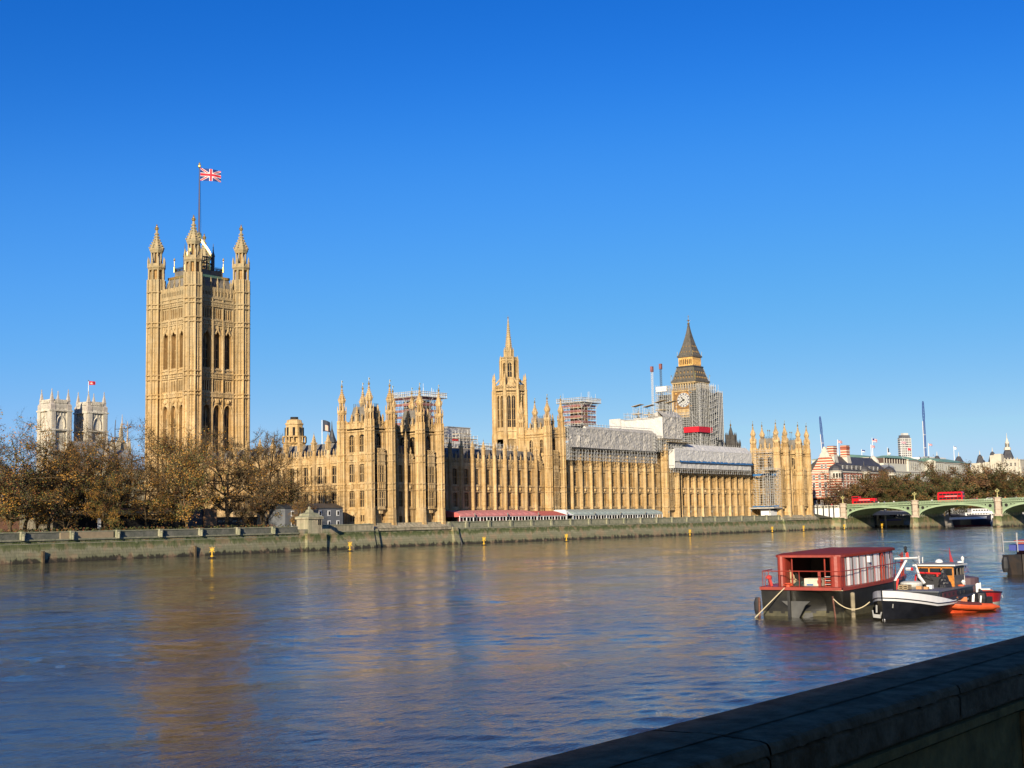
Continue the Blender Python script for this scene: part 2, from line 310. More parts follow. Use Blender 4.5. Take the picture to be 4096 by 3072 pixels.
# levels above the water: plinth 7, floor lines 10.2 / 15.3 / 17 / 23, cornice 31.6
LV = (10.2, 15.35, 17.0, 23.05)
def ribs(mb, u0, u1, z0, z1, y, pitch=.62, w=.11, d=.12, mi=0):
    n = max(1, int(round((u1-u0)/pitch)))
    for k in range(n+1):
        x = u0+(u1-u0)*k/n; mb.box(x-w/2, x+w/2, y-d, y+.01, z0, z1, mi)
def panel_band(mb, u0, u1, y, z0=15.5, z1=16.85, mi=0):
    n = max(1, int((u1-u0)/1.3))
    for k in range(n):
        a = u0+(u1-u0)*(k+.5)/n; mb.lathe(a, y-.02, [(.32, z0+.25), (.45, z0+.65), (.36, z1-.2)], 6, 0, mi)
def bay(mb, u0, u1, base=5.2, third=False, wide=2.0, top=None, nl=3, y=0, ox=0, oy=0, th=0, ground=False):
    c = (u0+u1)/2-.1; a, b = c-wide/2, c+wide/2
    ops2 = [(a, b, 10.8, 14.6, 15.0)]
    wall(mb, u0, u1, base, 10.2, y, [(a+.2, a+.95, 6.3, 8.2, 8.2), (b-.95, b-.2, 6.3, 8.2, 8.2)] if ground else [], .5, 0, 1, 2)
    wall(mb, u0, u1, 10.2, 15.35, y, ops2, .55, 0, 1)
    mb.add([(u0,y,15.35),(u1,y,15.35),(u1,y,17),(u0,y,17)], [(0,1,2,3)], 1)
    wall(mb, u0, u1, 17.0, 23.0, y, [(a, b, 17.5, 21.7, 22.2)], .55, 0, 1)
    win(ox, oy, th, a, b, 10.8, 14.6, 15.0, y+.5, nl, (12.8,)); win(ox, oy, th, a, b, 17.5, 21.7, 22.2, y+.5, nl, (19.7,))
    strings(mb, u0, u1, LV, y, .24, .28)
    ribs(mb, u0+.1, a-.12, 10.4, 22.9, y); ribs(mb, b+.12, u1-.1, 10.4, 22.9, y)
    panel_band(mb, a-.1, b+.1, y)
    for z in (12.8, 19.7): mb.box(u0, a-.1, y-.08, y+.01, z-.08, z+.08, 0); mb.box(b+.1, u1, y-.08, y+.01, z-.08, z+.08, 0)
    if third:
        wall(mb, u0, u1, 23.0, 27.6, y, [(a, b, 24.3, 26.6, 27.0)], .5, 0, 1); win(ox, oy, th, a, b, 24.3, 26.6, 27.0, y+.45, nl)
        strings(mb, u0, u1, (27.4,), y); ribs(mb, u0+.1, a-.12, 23.2, 27.4, y); ribs(mb, b+.12, u1-.1, 23.2, 27.4, y)
        battlement(mb, u0, u1, 27.6, 29.8, y-.1)
    else:
        mb.box(u0, u1, y, y+.4, 23.0, 23.6, 0); battlement(mb, u0, u1, 23.4, 25.4, y-.1)
        for q in (u0+(u1-u0)*.26, u0+(u1-u0)*.62): mb.lathe(q, y+.05, [(.22, 25.0), (.22, 26.0), (.3, 26.1), (.04, 27.3)], 4, PI/4, 0)
def buttress(name_parent, ox, oy, th, u, y, wb=.95, d=.75, z0=5.2, z1=26.6, tip=30.9, lv=LV, p_w=1.05, m=MB3):
    mb = MB(ox, oy, th); g = wb/2; ch = min(.28, d*.5)
    pl = lambda e: [(u-g-e, y), (u-g-e, y-d+ch), (u-g+ch, y-d-e), (u+g-ch, y-d-e), (u+g+e, y-d+ch), (u+g+e, y)]
    mb.vprism(pl(0), z0, z1); mb.vprism(pl(.18), z0-.1, 7.4); mb.vprism(pl(.1), 7.4, 10.1)
    for z in lv: mb.vprism(pl(.13), z-.14, z+.14)
    for z in (12.8, 19.7): mb.vprism(pl(.05), z-.07, z+.07)
    for x in (u-g+ch, u-g*.12, u+g-ch): mb.box(x-.07, x+.07, y-d-.09, y-d+.05, 10.3, min(z1, 26)-.2)
    for x in (u-g-.04, u+g-.08): mb.box(x, x+.12, y-d*.7, y-d*.55, 10.3, min(z1, 26)-.2)
    if tip:
        cy = y-d/2
        mb.box(u-p_w*.42, u+p_w*.42, cy-p_w*.42, cy+p_w*.42, z1, z1+2.0)
        mb.box(u-.1, u+.1, cy-p_w*.5, cy+p_w*.5, z1+.2, z1+1.7, 1); 
        mb.lathe(u, cy, [(p_w*.78, z1+1.9), (p_w*.78, z1+2.15), (p_w*.5, z1+2.3), (.06, tip)], 4, PI/4)
        for k in range(1, 4):
            z = z1+2.3+(tip-z1-2.6)*k/4; r = p_w*.42*(1-k/4)+.08
            for a in range(4): mb.box(u+r*math.cos(a*PI/2)-.07, u+r*math.cos(a*PI/2)+.07, cy+r*math.sin(a*PI/2)-.07, cy+r*math.sin(a*PI/2)+.07, z-.08, z+.1)
        mb.lathe(u, cy, [(.03, tip-.15), (.12, tip+.05), (.03, tip+.3), (.02, tip+.8)], 5, 0, 2)
    o = mb.build('buttress', m, name_parent)
    return o
# ---------------------------------------------------------------- end pavilions
def pavilion_tower(x0, x1, y1=10.4, sface=True, nface=True, xc=0):
    """a square corner tower of a pavilion, turret centres at its corners"""
    mb = MB(); e = .55
    L = x1-x0; W = y1
    # east face
    mb.frame(x0, e, EAST)
    c = L/2; a, b = c-1.5, c+1.5
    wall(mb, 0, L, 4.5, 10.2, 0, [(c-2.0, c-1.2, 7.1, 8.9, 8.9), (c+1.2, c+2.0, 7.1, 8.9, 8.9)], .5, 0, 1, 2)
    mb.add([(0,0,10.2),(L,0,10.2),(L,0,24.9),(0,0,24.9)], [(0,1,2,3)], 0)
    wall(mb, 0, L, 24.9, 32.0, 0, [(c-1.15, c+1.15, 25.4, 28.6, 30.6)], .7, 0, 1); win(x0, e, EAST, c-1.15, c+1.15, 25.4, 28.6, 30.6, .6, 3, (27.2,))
    for s_ in (-1, 1):
        for k in range(2): q = c+s_*(1.7+.55*k); mb.box(q-.12, q+.12, -.25, 0, 25.2, 31.4)
    strings(mb, 0, L, (31.2, 32.05), 0, .35, .35); strings(mb, 0, L, LV+(24.9,), 0, .24, .3)
    # canted oriel, two storeys, with a pierced parapet
    B = [(a-.55, 0), (a+.15, -1.15), (b-.15, -1.15), (b+.55, 0)]
    for z0, z1, mi in ((10.0, 10.9, 0), (15.0, 17.4, 1), (22.0, 24.9, 0)): mb.vprism(B, z0, z1, mi)
    Bo = [(a-.75, 0), (a+.05, -1.32), (b-.05, -1.32), (b+.75, 0)]
    for z in (10.15, 15.3, 17.05, 23.0, 24.9): mb.vprism(Bo, z-.15, z+.15)
    for zb, zt in ((10.9, 15.0), (17.4, 22.0)):
        for x in (a+.15, b-.15): mb.box(x-.15, x+.15, -1.2, -.9, zb, zt)
        for (xa, ya), (xb, yb) in ((B[0], B[1]), (B[3], B[2])): mb.lathe(xa, ya-.05, [(.2, zb), (.2, zt)], 4, PI/4)
    mb.vprism([(a-.3, 0), (c-.6, -.9), (c+.6, -.9), (b+.3, 0)], 8.9, 10.0); mb.vprism([(c-1.1, 0), (c-.2, -.4), (c+.2, -.4), (c+1.1, 0)], 8.2, 8.9)
    for k in range(4): x = a+.35+k*.75; mb.box(x-.22, x+.22, -1.28, -1.16, 15.7, 16.8); 
    battlement(mb, a+.1, b-.1, 25.0, 26.5, -1.15, t=.2, pitch=.9)
    for xa, ya, xb, yb in ((a-.55, 0, a+.1, -1.1), (b-.1, -1.1, b+.55, 0)): mb.bar((xa,ya,26.3), (xb,yb,26.3), .2); mb.bar((xa,ya,25.3), (xb,yb,25.3), .2)
    og = MB(x0, e, EAST)                                            # the oriel's glazing belongs with its windows
    for zb, zt, tr in ((10.9, 15.0, 12.9), (17.4, 22.0, 19.7)):
        WINX.append((x0, e, a, b, zb, zt, tr))
    battlement(mb, .9, L-.9, 32.1, 33.9, -.1, pierced=True); pinnacle(mb, c, .1, .9, 32.2, 36.2, 38.6, None)
    pinnacle(mb, c-1.9, .1, .4, 33.6, 34.8, 36.0); pinnacle(mb, c+1.9, .1, .4, 33.6, 34.8, 36.0)
    # south and north faces (two windows each)
    for th, ox, oy, vis in ((SOUTH, x0+e, W, sface), (NORTH, x1-e, 0, nface), (WEST, x1, W-e, False)):
        mb.frame(ox, oy, th); LL = W if th != WEST else L
        cs = (LL*.30, LL*.68)
        for z0, z1, zz in ((4.5, 10.2, None), (10.2, 15.35, (10.8, 14.8, 15.1, 12.8)), (17.0, 23.05, (17.5, 21.9, 22.3, 19.7)), (24.9, 32.0, (25.6, 29.3, 30.3, 27.4))):
            if zz and vis:
                wall(mb, 0, LL, z0, z1, 0, [(q-1.05, q+1.05, zz[0], zz[1], zz[2]) for q in cs], .5, 0, 1)
                for q in cs: win(ox, oy, th, q-1.05, q+1.05, zz[0], zz[1], zz[2], .45, 3, (zz[3],))
            elif not zz and vis: wall(mb, 0, LL, z0, z1, 0, [(q-.75, q-.15, 6.9, 8.6, 8.6) for q in cs]+[(q+.15, q+.75, 6.9, 8.6, 8.6) for q in cs], .35, 0, 1, 2)
            else: mb.add([(0,0,z0),(LL,0,z0),(LL,0,z1),(0,0,z1)], [(0,1,2,3)], 0)
        for z0, z1, mi in ((15.35, 17, 1), (23.05, 24.9, 0)): mb.add([(0,0,z0),(LL,0,z0),(LL,0,z1),(0,0,z1)], [(0,1,2,3)], mi)
        strings(mb, 0, LL, LV+(24.9,), 0, .24, .3); strings(mb, 0, LL, (31.2, 32.05), 0, .35, .35)
        if vis:
            mb.box(LL*.49-.14, LL*.49+.14, -.2, 0, 7, 31)
            for q in cs:
                for s_ in (-1, 1): ribs(mb, q+s_*1.35-.12, q+s_*1.35+.12, 10.4, 31, 0, .3)
                mb.lathe(q, -.05, [(.45, 15.6), (.6, 16.1), (.45, 16.8)], 6, 0); mb.lathe(q, -.05, [(.5, 23.4), (.6, 23.9), (.5, 24.5)], 6, 0)
            for q in (LL*.1, LL*.9): ribs(mb, q-.4, q+.4, 10.4, 31, 0, .4)
        battlement(mb, 1.0, LL-1.0, 32.1, 33.9, -.1, pierced=False)
        if vis: pinnacle(mb, LL*.49, .1, .8, 32.2, 35.6, 38.2, None); [pinnacle(mb, q, .1, .4, 33.6, 34.8, 36.0) for q in cs]
    mb.frame(); mb.box(x0+e, x1-e, e, W-e, 31.5, 32.6, 1)
    mb.build('pavilion_tower', [STONE, STONE_R, GLASS], PAL)
    # steep iron roof with cresting
    rf = MB(); ix, iy = 1.0, 1.3
    rf.hip(x0+1.1, x1-1.1, 1.1, W-1.1, 32.6, 38.0, ix, iy, 0)
    for k in range(9):
        t = k/8
        for (xa, ya, xb, yb) in ((x0+1.1+ix, 1.1+iy, x1-1.1-ix, 1.1+iy), (x0+1.1+ix, W-1.1-iy, x1-1.1-ix, W-1.1-iy), (x0+1.1+ix, 1.1+iy, x0+1.1+ix, W-1.1-iy), (x1-1.1-ix, 1.1+iy, x1-1.1-ix, W-1.1-iy)):
            x, y = xa+(xb-xa)*t, ya+(yb-ya)*t; rf.bar((x, y, 37.9), (x, y, 38.9), .09, 1)
    for q in (x0+3.2, x1-3.2): rf.bar((q, W/2, 37.6), (q, W/2, 41.0), .1, 1); rf.lathe(q, W/2, [(.05, 41), (.3, 41.3), (.05, 41.7)], 6, 0, 2)
    rf.wedge(x0+2.6, x0+3.6, 1.5, 2.6, 33, 34.8, 35.2, 0); rf.box(x0+1.5, x0+2.2, W*.3, W*.3+.8, 33, 34.6, 0); rf.box(x0+1.5, x0+2.2, W*.65, W*.65+.8, 33, 34.6, 0)
    rf.build('roof', [SLATE, IRON, GOLD], PAL)
    for cx, cy in ((x0, 0), (x1, 0), (x0, W), (x1, W)):
        t_ = MB(); turret_shaft(t_, cx, cy, 1.3, 4.4 if cy == 0 else 5, 34.2, LV+(24.9, 31.2, 32.1), 0, 4.4 if cy == 0 else None)
        g_ = MB(); turret_cap(t_, cx, cy, 33.9, .565, .46, g_)
        to = t_.build('turret', MS, PAL)
        g_.bar((cx, cy, 44.3), (cx, cy, 45.4), .06); g_.box(cx-.02, cx+.38, cy-.03, cy+.03, 44.9, 45.3); g_.build('finial', GOLD, to)
WINX = []
def pavilion(X, mirror=False):
    f = (lambda a: X+a) if not mirror else (lambda a: X-a)
    def rng(a, b): p, q = f(a), f(b); return (min(p, q), max(p, q))
    pavilion_tower(*rng(0, 8), nface=True); pavilion_tower(*rng(20, 28))
    x0, x1 = rng(8, 20)
    mb = MB(x0, 1.9, EAST); L = x1-x0
    cs = (2.3, 6.0, 9.7)
    for i, q in enumerate(cs): 
        a, b = q-1.7, q+1.7
        bay(mb, q-1.85, q+1.85, base=4.5, y=0, ox=x0, oy=1.9, wide=1.6, ground=True)
    mb.add([(0,0,4.5),(.45,0,4.5),(.45,0,24),(0,0,24)], [(0,1,2,3)]); mb.add([(L-.45,0,4.5),(L,0,4.5),(L,0,24),(L-.45,0,24)], [(0,1,2,3)])
    mb.frame(); mb.box(x0, x1, 4, 30, 5, 23.4, 1)
    mb.build('pavilion_link', [STONE, STONE_R, GLASS], PAL)
    for q in (4.15, 7.85): buttress(PAL, x0, 1.9, EAST, q, 0, wb=.9, d=.6, z0=4.5, z1=27.0, tip=31.6, p_w=.9)
    rf = MB(); rf.hip(x0-.2, x1+.2, 4, 9, 24, 28.0, 0.5, 2.2); rf.build('roof', SLATE, PAL)
pavilion(0)
pavilion(262, True)
# ---------------------------------------------------------------- river wings and central range
YW = 9.55
def river_range(us, third=False, z1=26.6, tip=30.9, y=YW):
    mb = MB(0, y, EAST)
    for a, b in zip(us[:-1], us[1:]): bay(mb, a, b, third=third, ox=0, oy=y)
    zt = 27.8 if third else 23.4
    mb.frame(); mb.box(us[0], us[-1], y+.6, y+13, 5, zt, 1)
    mb.build('river_range', [STONE, STONE_R, GLASS], PAL)
    for u in us[1:-1]: buttress(PAL, 0, y, EAST, u, 0, z1=z1, tip=tip, lv=LV+((27.4,) if third else ()))
wingS = [29.4+.2]+[32.5+5.27*k for k in range(11)]+[88.6]
wingS = [29.3, 32.0, 37.28, 42.56, 47.84, 53.1, 58.4, 63.65, 68.9, 74.15, 79.3, 84.5, 88.7]
# pier centres sit .85 left of the measured right edges
river_range([x+.35 for x in (29.4, 32.2, 37.4, 42.6, 47.8, 52.95, 58.2, 63.5, 68.7, 74.0, 79.1, 84.4, 88.9)])
river_range([98.9]+[x+.37 for x in (104.0, 109.3, 115.1, 120.8, 126.5, 131.9, 137.4, 143.2, 148.6, 154.1)]+[159.9], third=True, z1=29.3, tip=None)
river_range([169.9]+[x+.37 for x in (173.4, 178.6, 183.7, 189.0, 194.4, 199.9, 204.9, 210.3, 215.3, 220.5, 226.2)]+[232.6])
rf = MB()
for a, b in ((29.5, 89.5), (170, 232.5)):
    rf.wedge(a, b, YW+.7, YW+5.2, 23.2, 24.2, 28.7); rf.wedge(a, b, YW+5.2, YW+11, 23.2, 28.7, 24.5)
    for k in range(int((b-a)/5.3)):
        x = a+3.2+k*5.3; rf.wedge(x-.35, x+.35, YW+1.4, YW+3.0, 24, 26.6, 26.9); rf.lathe(x+1.6, YW+3, [(.3, 27.2), (.3, 27.7), (.02, 28.4)], 4, 0, 1)
rf.wedge(98, 162, YW+.7, YW+5.2, 27.7, 28.2, 32); rf.wedge(98, 162, YW+5.2, YW+11, 27.7, 32, 28)
rf.build('roof', [SLATE, IRON], PAL)
# central towers
def central_tower(x0, wrapped=False):
    x1, y0, y1 = x0+7.4, 8.2, 19.0; e = .5; mb = MB()
    L = x1-x0; mb.frame(x0, y0+e, EAST); c = L/2
    mb.add([(0,0,5),(L,0,5),(L,0,27.3),(0,0,27.3)], [(0,1,2,3)], 0)
    wall(mb, 0, L, 27.3, 34.0, 0, [(c-1.1, c+1.1, 28.4, 31.4, 33.0)], .6, 0, 1); win(x0, y0+e, EAST, c-1.1, c+1.1, 28.4, 31.4, 33, .5, 3, (30.2,))
    strings(mb, 0, L, LV+(27.3, 33.6, 34.5), 0, .3, .32)
    a, b = c-1.5, c+1.5; B = [(a-.5, 0), (a+.15, -1.1), (b-.15, -1.1), (b+.5, 0)]
    Bo = [(a-.7, 0), (a+.05, -1.25), (b-.05, -1.25), (b+.7, 0)]
    for z0, z1, mi in ((9, 10.9, 0), (15.0, 17.4, 1), (22.0, 24.0, 0), (26.3, 27.5, 0)): mb.vprism(B, z0, z1, mi)
    for z in (10.2, 15.3, 17.05, 23.0, 27.3): mb.vprism(Bo, z-.15, z+.15)
    for zb, zt, tr in ((10.9, 15.0, 12.9), (17.4, 22.0, 19.7), (24.0, 26.3, 25.2)):
        for x in (a+.15, b-.15): mb.box(x-.15, x+.15, -1.15, -.85, zb, zt)
        WINX.append((x0, y0+e, a, b, zb, zt, tr))
    battlement(mb, a, b, 27.6, 29.0, -1.1, t=.2, pitch=.9)
    battlement(mb, .9, L-.9, 34.6, 36.6, -.1); pinnacle(mb, c, .1, .85, 34.8, 38.4, 41.2)
    for th, ox, oy in ((SOUTH, x0+e, y1), (NORTH, x1-e, y0), (WEST, x1, y1-e)):
        mb.frame(ox, oy, th); LL = y1-y0 if th != WEST else L
        mb.add([(0,0,5),(LL,0,5),(LL,0,27.3),(0,0,27.3)], [(0,1,2,3)], 0)
        cs = (LL*.32, LL*.72)
        if th == SOUTH:
            wall(mb, 0, LL, 27.3, 34, 0, [(q-.7, q+.7, 28.2, 31.6, 32.6) for q in cs], .5, 0, 1)
            for q in cs: win(ox, oy, th, q-.7, q+.7, 28.2, 31.6, 32.6, .45, 2, (30,))
        else: mb.add([(0,0,27.3),(LL,0,27.3),(LL,0,34),(0,0,34)], [(0,1,2,3)], 0)
        strings(mb, 0, LL, (23.05, 27.3, 33.6, 34.5), 0, .3, .32); battlement(mb, 1, LL-1, 34.6, 36.6, -.1, pierced=False)
        if th == SOUTH: pinnacle(mb, LL*.5, .1, .8, 34.8, 38, 40.6); [pinnacle(mb, q, .1, .4, 36.4, 37.4, 38.4) for q in (LL*.3, LL*.7)]
    mb.frame(); mb.box(x0+e, x1-e, y0+e, y1-e, 34, 35, 1)
    mb.build('central_tower', [STONE, STONE_R, GLASS], PAL)
    if not wrapped:
        rf = MB(); rf.hip(x0+1, x1-1, y0+1, y1-1, 35, 39.8, 1.7, 2.4)
        for k in range(7):
            y = y0+3.4+k*(y1-y0-6.8)/6
            for x in (x0+2.7, x1-2.7): rf.bar((x, y, 39.7), (x, y, 40.7), .1, 1)
        rf.build('roof', [SLATE, IRON], PAL)
    for cx, cy in ((x0, y0), (x1, y0), (x0, y1), (x1, y1)):
        t_ = MB(); turret_shaft(t_, cx, cy, 1.25, 5, 36.9, LV+(27.3, 33.6, 34.6), 0)
        g_ = MB(); turret_cap(t_, cx, cy, 36.6, .53, .43, g_); to = t_.build('turret', MS, PAL)
        g_.bar((cx, cy, 46.3), (cx, cy, 47.3), .06); g_.box(cx-.02, cx+.35, cy-.03, cy+.03, 46.8, 47.2); g_.build('finial', GOLD, to)
central_tower(90.2)
central_tower(161.1, True)
# ---------------------------------------------------------------- south front, running back to the great tower
XS = 1.1
us = [0, 6.2, 11.9, 17.6, 23.3, 29.0, 34.7, 40.4, 46.1, 51.8, 57.5, 63.2]
mb = MB(XS, 10.6+64, SOUTH)
for k in range(11):
    u0, u1 = 64-us[k+1], 64-us[k]; c = (u0+u1)/2; ox, oy, th = XS, 74.6, SOUTH
    o1 = [(u1-2.9, u1-1.5), (u0+1.15, u0+1.75)]
    for z0, z1, zb, zs, zt, tr in ((10.2, 15.35, 10.8, 14.8, 15.0, 12.8), (17, 23.05, 17.5, 21.9, 22.2, 19.7)):
        wall(mb, u0, u1, z0, z1, 0, [(u0+1.1, u0+2.9, zb, zs, zt), (u1-1.7, u1-.8, zb, zs, zt)], .5, 0, 1)
        win(ox, oy, th, u0+1.1, u0+2.9, zb, zs, zt, .45, 2, (tr,)); win(ox, oy, th, u1-1.7, u1-.8, zb, zs, zt, .45, 1, (tr,))
    wall(mb, u0, u1, 5, 10.2, 0, [(c-.5, c+.5, 6.8, 8.6, 8.6)], .4, 0, 1, 2)
    mb.add([(u0,0,15.35),(u1,0,15.35),(u1,0,17),(u0,0,17)], [(0,1,2,3)], 1); panel_band(mb, u0+.8, u1-.8, 0)
    strings(mb, u0, u1, LV, 0, .24, .28); mb.box(u0, u1, 0, .4, 23, 23.6); battlement(mb, u0, u1, 23.4, 25.3, -.1, pierced=False)
    for q in (.3, .5, .7): mb.lathe(u0+(u1-u0)*q, .05, [(.2, 25), (.2, 25.8), (.28, 25.9), (.04, 27)], 4, PI/4)
mb.frame(); mb.box(XS+.6, 14, 10.6, 75, 5, 23.4, 1); mb.build('south_front', [STONE, STONE_R, GLASS], PAL)
for k in range(1, 12): buttress(PAL, XS, 74.6, SOUTH, 64-us[k], 0, wb=1.1, d=.55, z0=5, z1=26.8, tip=31.4, p_w=1.3)
rf = MB(); rf.frame(XS, 74.6, SOUTH)
rf.wedge(0, 63.8, .7, 4.6, 23.3, 24.2, 28.9); rf.wedge(0, 63.8, 4.6, 9.5, 23.3, 28.9, 24.4)
for k in range(11): u = 64-us[k]-4.4; rf.wedge(u-.35, u+.35, 1.2, 2.6, 24, 26.6, 26.9)
rf.build('roof', SLATE, PAL)
# inner courts: lower ranges and roofs behind the fronts
mb = MB(); mb.box(14, 235, 23.5, 95, 5, 21.5, 1); mb.build('inner_ranges', MS, PAL)
rf = MB()
for y in (26, 44, 62, 80): rf.wedge(24 if y > 60 else 16, 230, y, y+6, 21.4, 22, 26.2); rf.wedge(24 if y > 60 else 16, 230, y+6, y+12, 21.4, 26.2, 22)
rf.build('roof', SLATE, PAL)
# small lead lanterns and pinnacles over the courts
mb = MB()
mb.lathe(30, 46, [(1.4, 26), (1.4, 31), (1.8, 31.3), (1.0, 33), (.25, 35.5), (.05, 38)], 8); mb.build('lantern', IRON, PAL)
for x, y in ((46, 46), (51, 44), (60, 52), (40, 40)): mb = MB(); pinnacle(mb, x, y, 1.6, 24, 31, 35.5); mb.build('pinnacle', STONE, PAL)
# octagonal ventilation tower
vx, vy_ = 27.2, 60
mb = MB(); turret_shaft(mb, vx, vy_, 3.3, 5, 31.2, (26,)); mb.lathe(vx, vy_, [(3.1, 31), (3.9, 31.6), (3.9, 31.9), (3.4, 31.9)], 8)
for k in range(16):
    a = 2*PI*k/16; mb.bar((vx+3.7*math.cos(a), vy_+3.7*math.sin(a), 31.8), (vx+3.7*math.cos(a), vy_+3.7*math.sin(a), 33.6), .3)
mb.lathe(vx, vy_, [(3.85, 33.5), (3.95, 33.9), (3.4, 33.9)], 8)
mb.lathe(vx, vy_, [(2.9, 31.5), (2.75, 37.3), (3.0, 37.5), (3.0, 37.9), (2.6, 38), (2.4, 38.9), (1.3, 39.2)], 8)
for k in range(8): a = 2*PI*k/8; mb.box(vx+2.6*math.cos(a)-.28, vx+2.6*math.cos(a)+.28, vy_+2.6*math.sin(a)-.28, vy_+2.6*math.sin(a)+.28, 32.5, 36.6, 1)
mb.lathe(vx, vy_, [(1.3, 39.1), (1.3, 39.9)], 8, None, 1)
mb.build('ventilation_tower', [STONE, VOID], PAL)
# windows
WIN.sort(key=lambda t: -t[0])
def make_win(mb, t):
    _, ox, oy, th, ua, ub, zb, zs, zt, y, nl, trans = t
    lights(mb.frame(ox, oy, th), ua, ub, zb, zs, zt, y, nl, trans, w=.13, d=.2)
def oriel_glass(mb, t):
    x0, e, a, b, zb, zt, tr = t; mb.frame(x0, e, EAST)
    mb.add([(a+.15,-1.02,zb),(b-.15,-1.02,zb),(b-.15,-1.02,zt),(a+.15,-1.02,zt)], [(0,1,2,3)], 0)
    mb.add([(a-.5,0,zb),(a+.1,-1.0,zb),(a+.1,-1.0,zt),(a-.5,0,zt)], [(0,1,2,3)], 0); mb.add([(b-.1,-1.0,zb),(b+.5,0,zb),(b+.5,0,zt),(b-.1,-1.0,zt)], [(0,1,2,3)], 0)
    for k in range(1, 4): x = a+.15+(b-a-.3)*k/4; mb.box(x-.06, x+.06, -1.12, -.98, zb, zt, 1)
    mb.box(a+.1, b-.1, -1.18, -.98, tr-.1, tr+.1, 1); mb.box(a+.1, b-.1, -1.12, -.98, zt-.25, zt, 1)
    mb.bar((a-.52, -.02, tr), (a+.1, -1.1, tr), .18, 1); mb.bar((b+.52, -.02, tr), (b-.1, -1.1, tr), .18, 1)
N1 = 100-len(WINX)
for t in WINX: w_ = MB(); oriel_glass(w_, t); w_.build('window', [GLASS, STONE], PAL)
for t in WIN[:N1]: w_ = MB(); make_win(w_, t); w_.build('window', [GLASS, STONE], PAL)
w_ = MB()
for t in WIN[N1:]: make_win(w_, t)
o = w_.build('windows', [GLASS, STONE], PAL); o['kind'] = 'stuff'

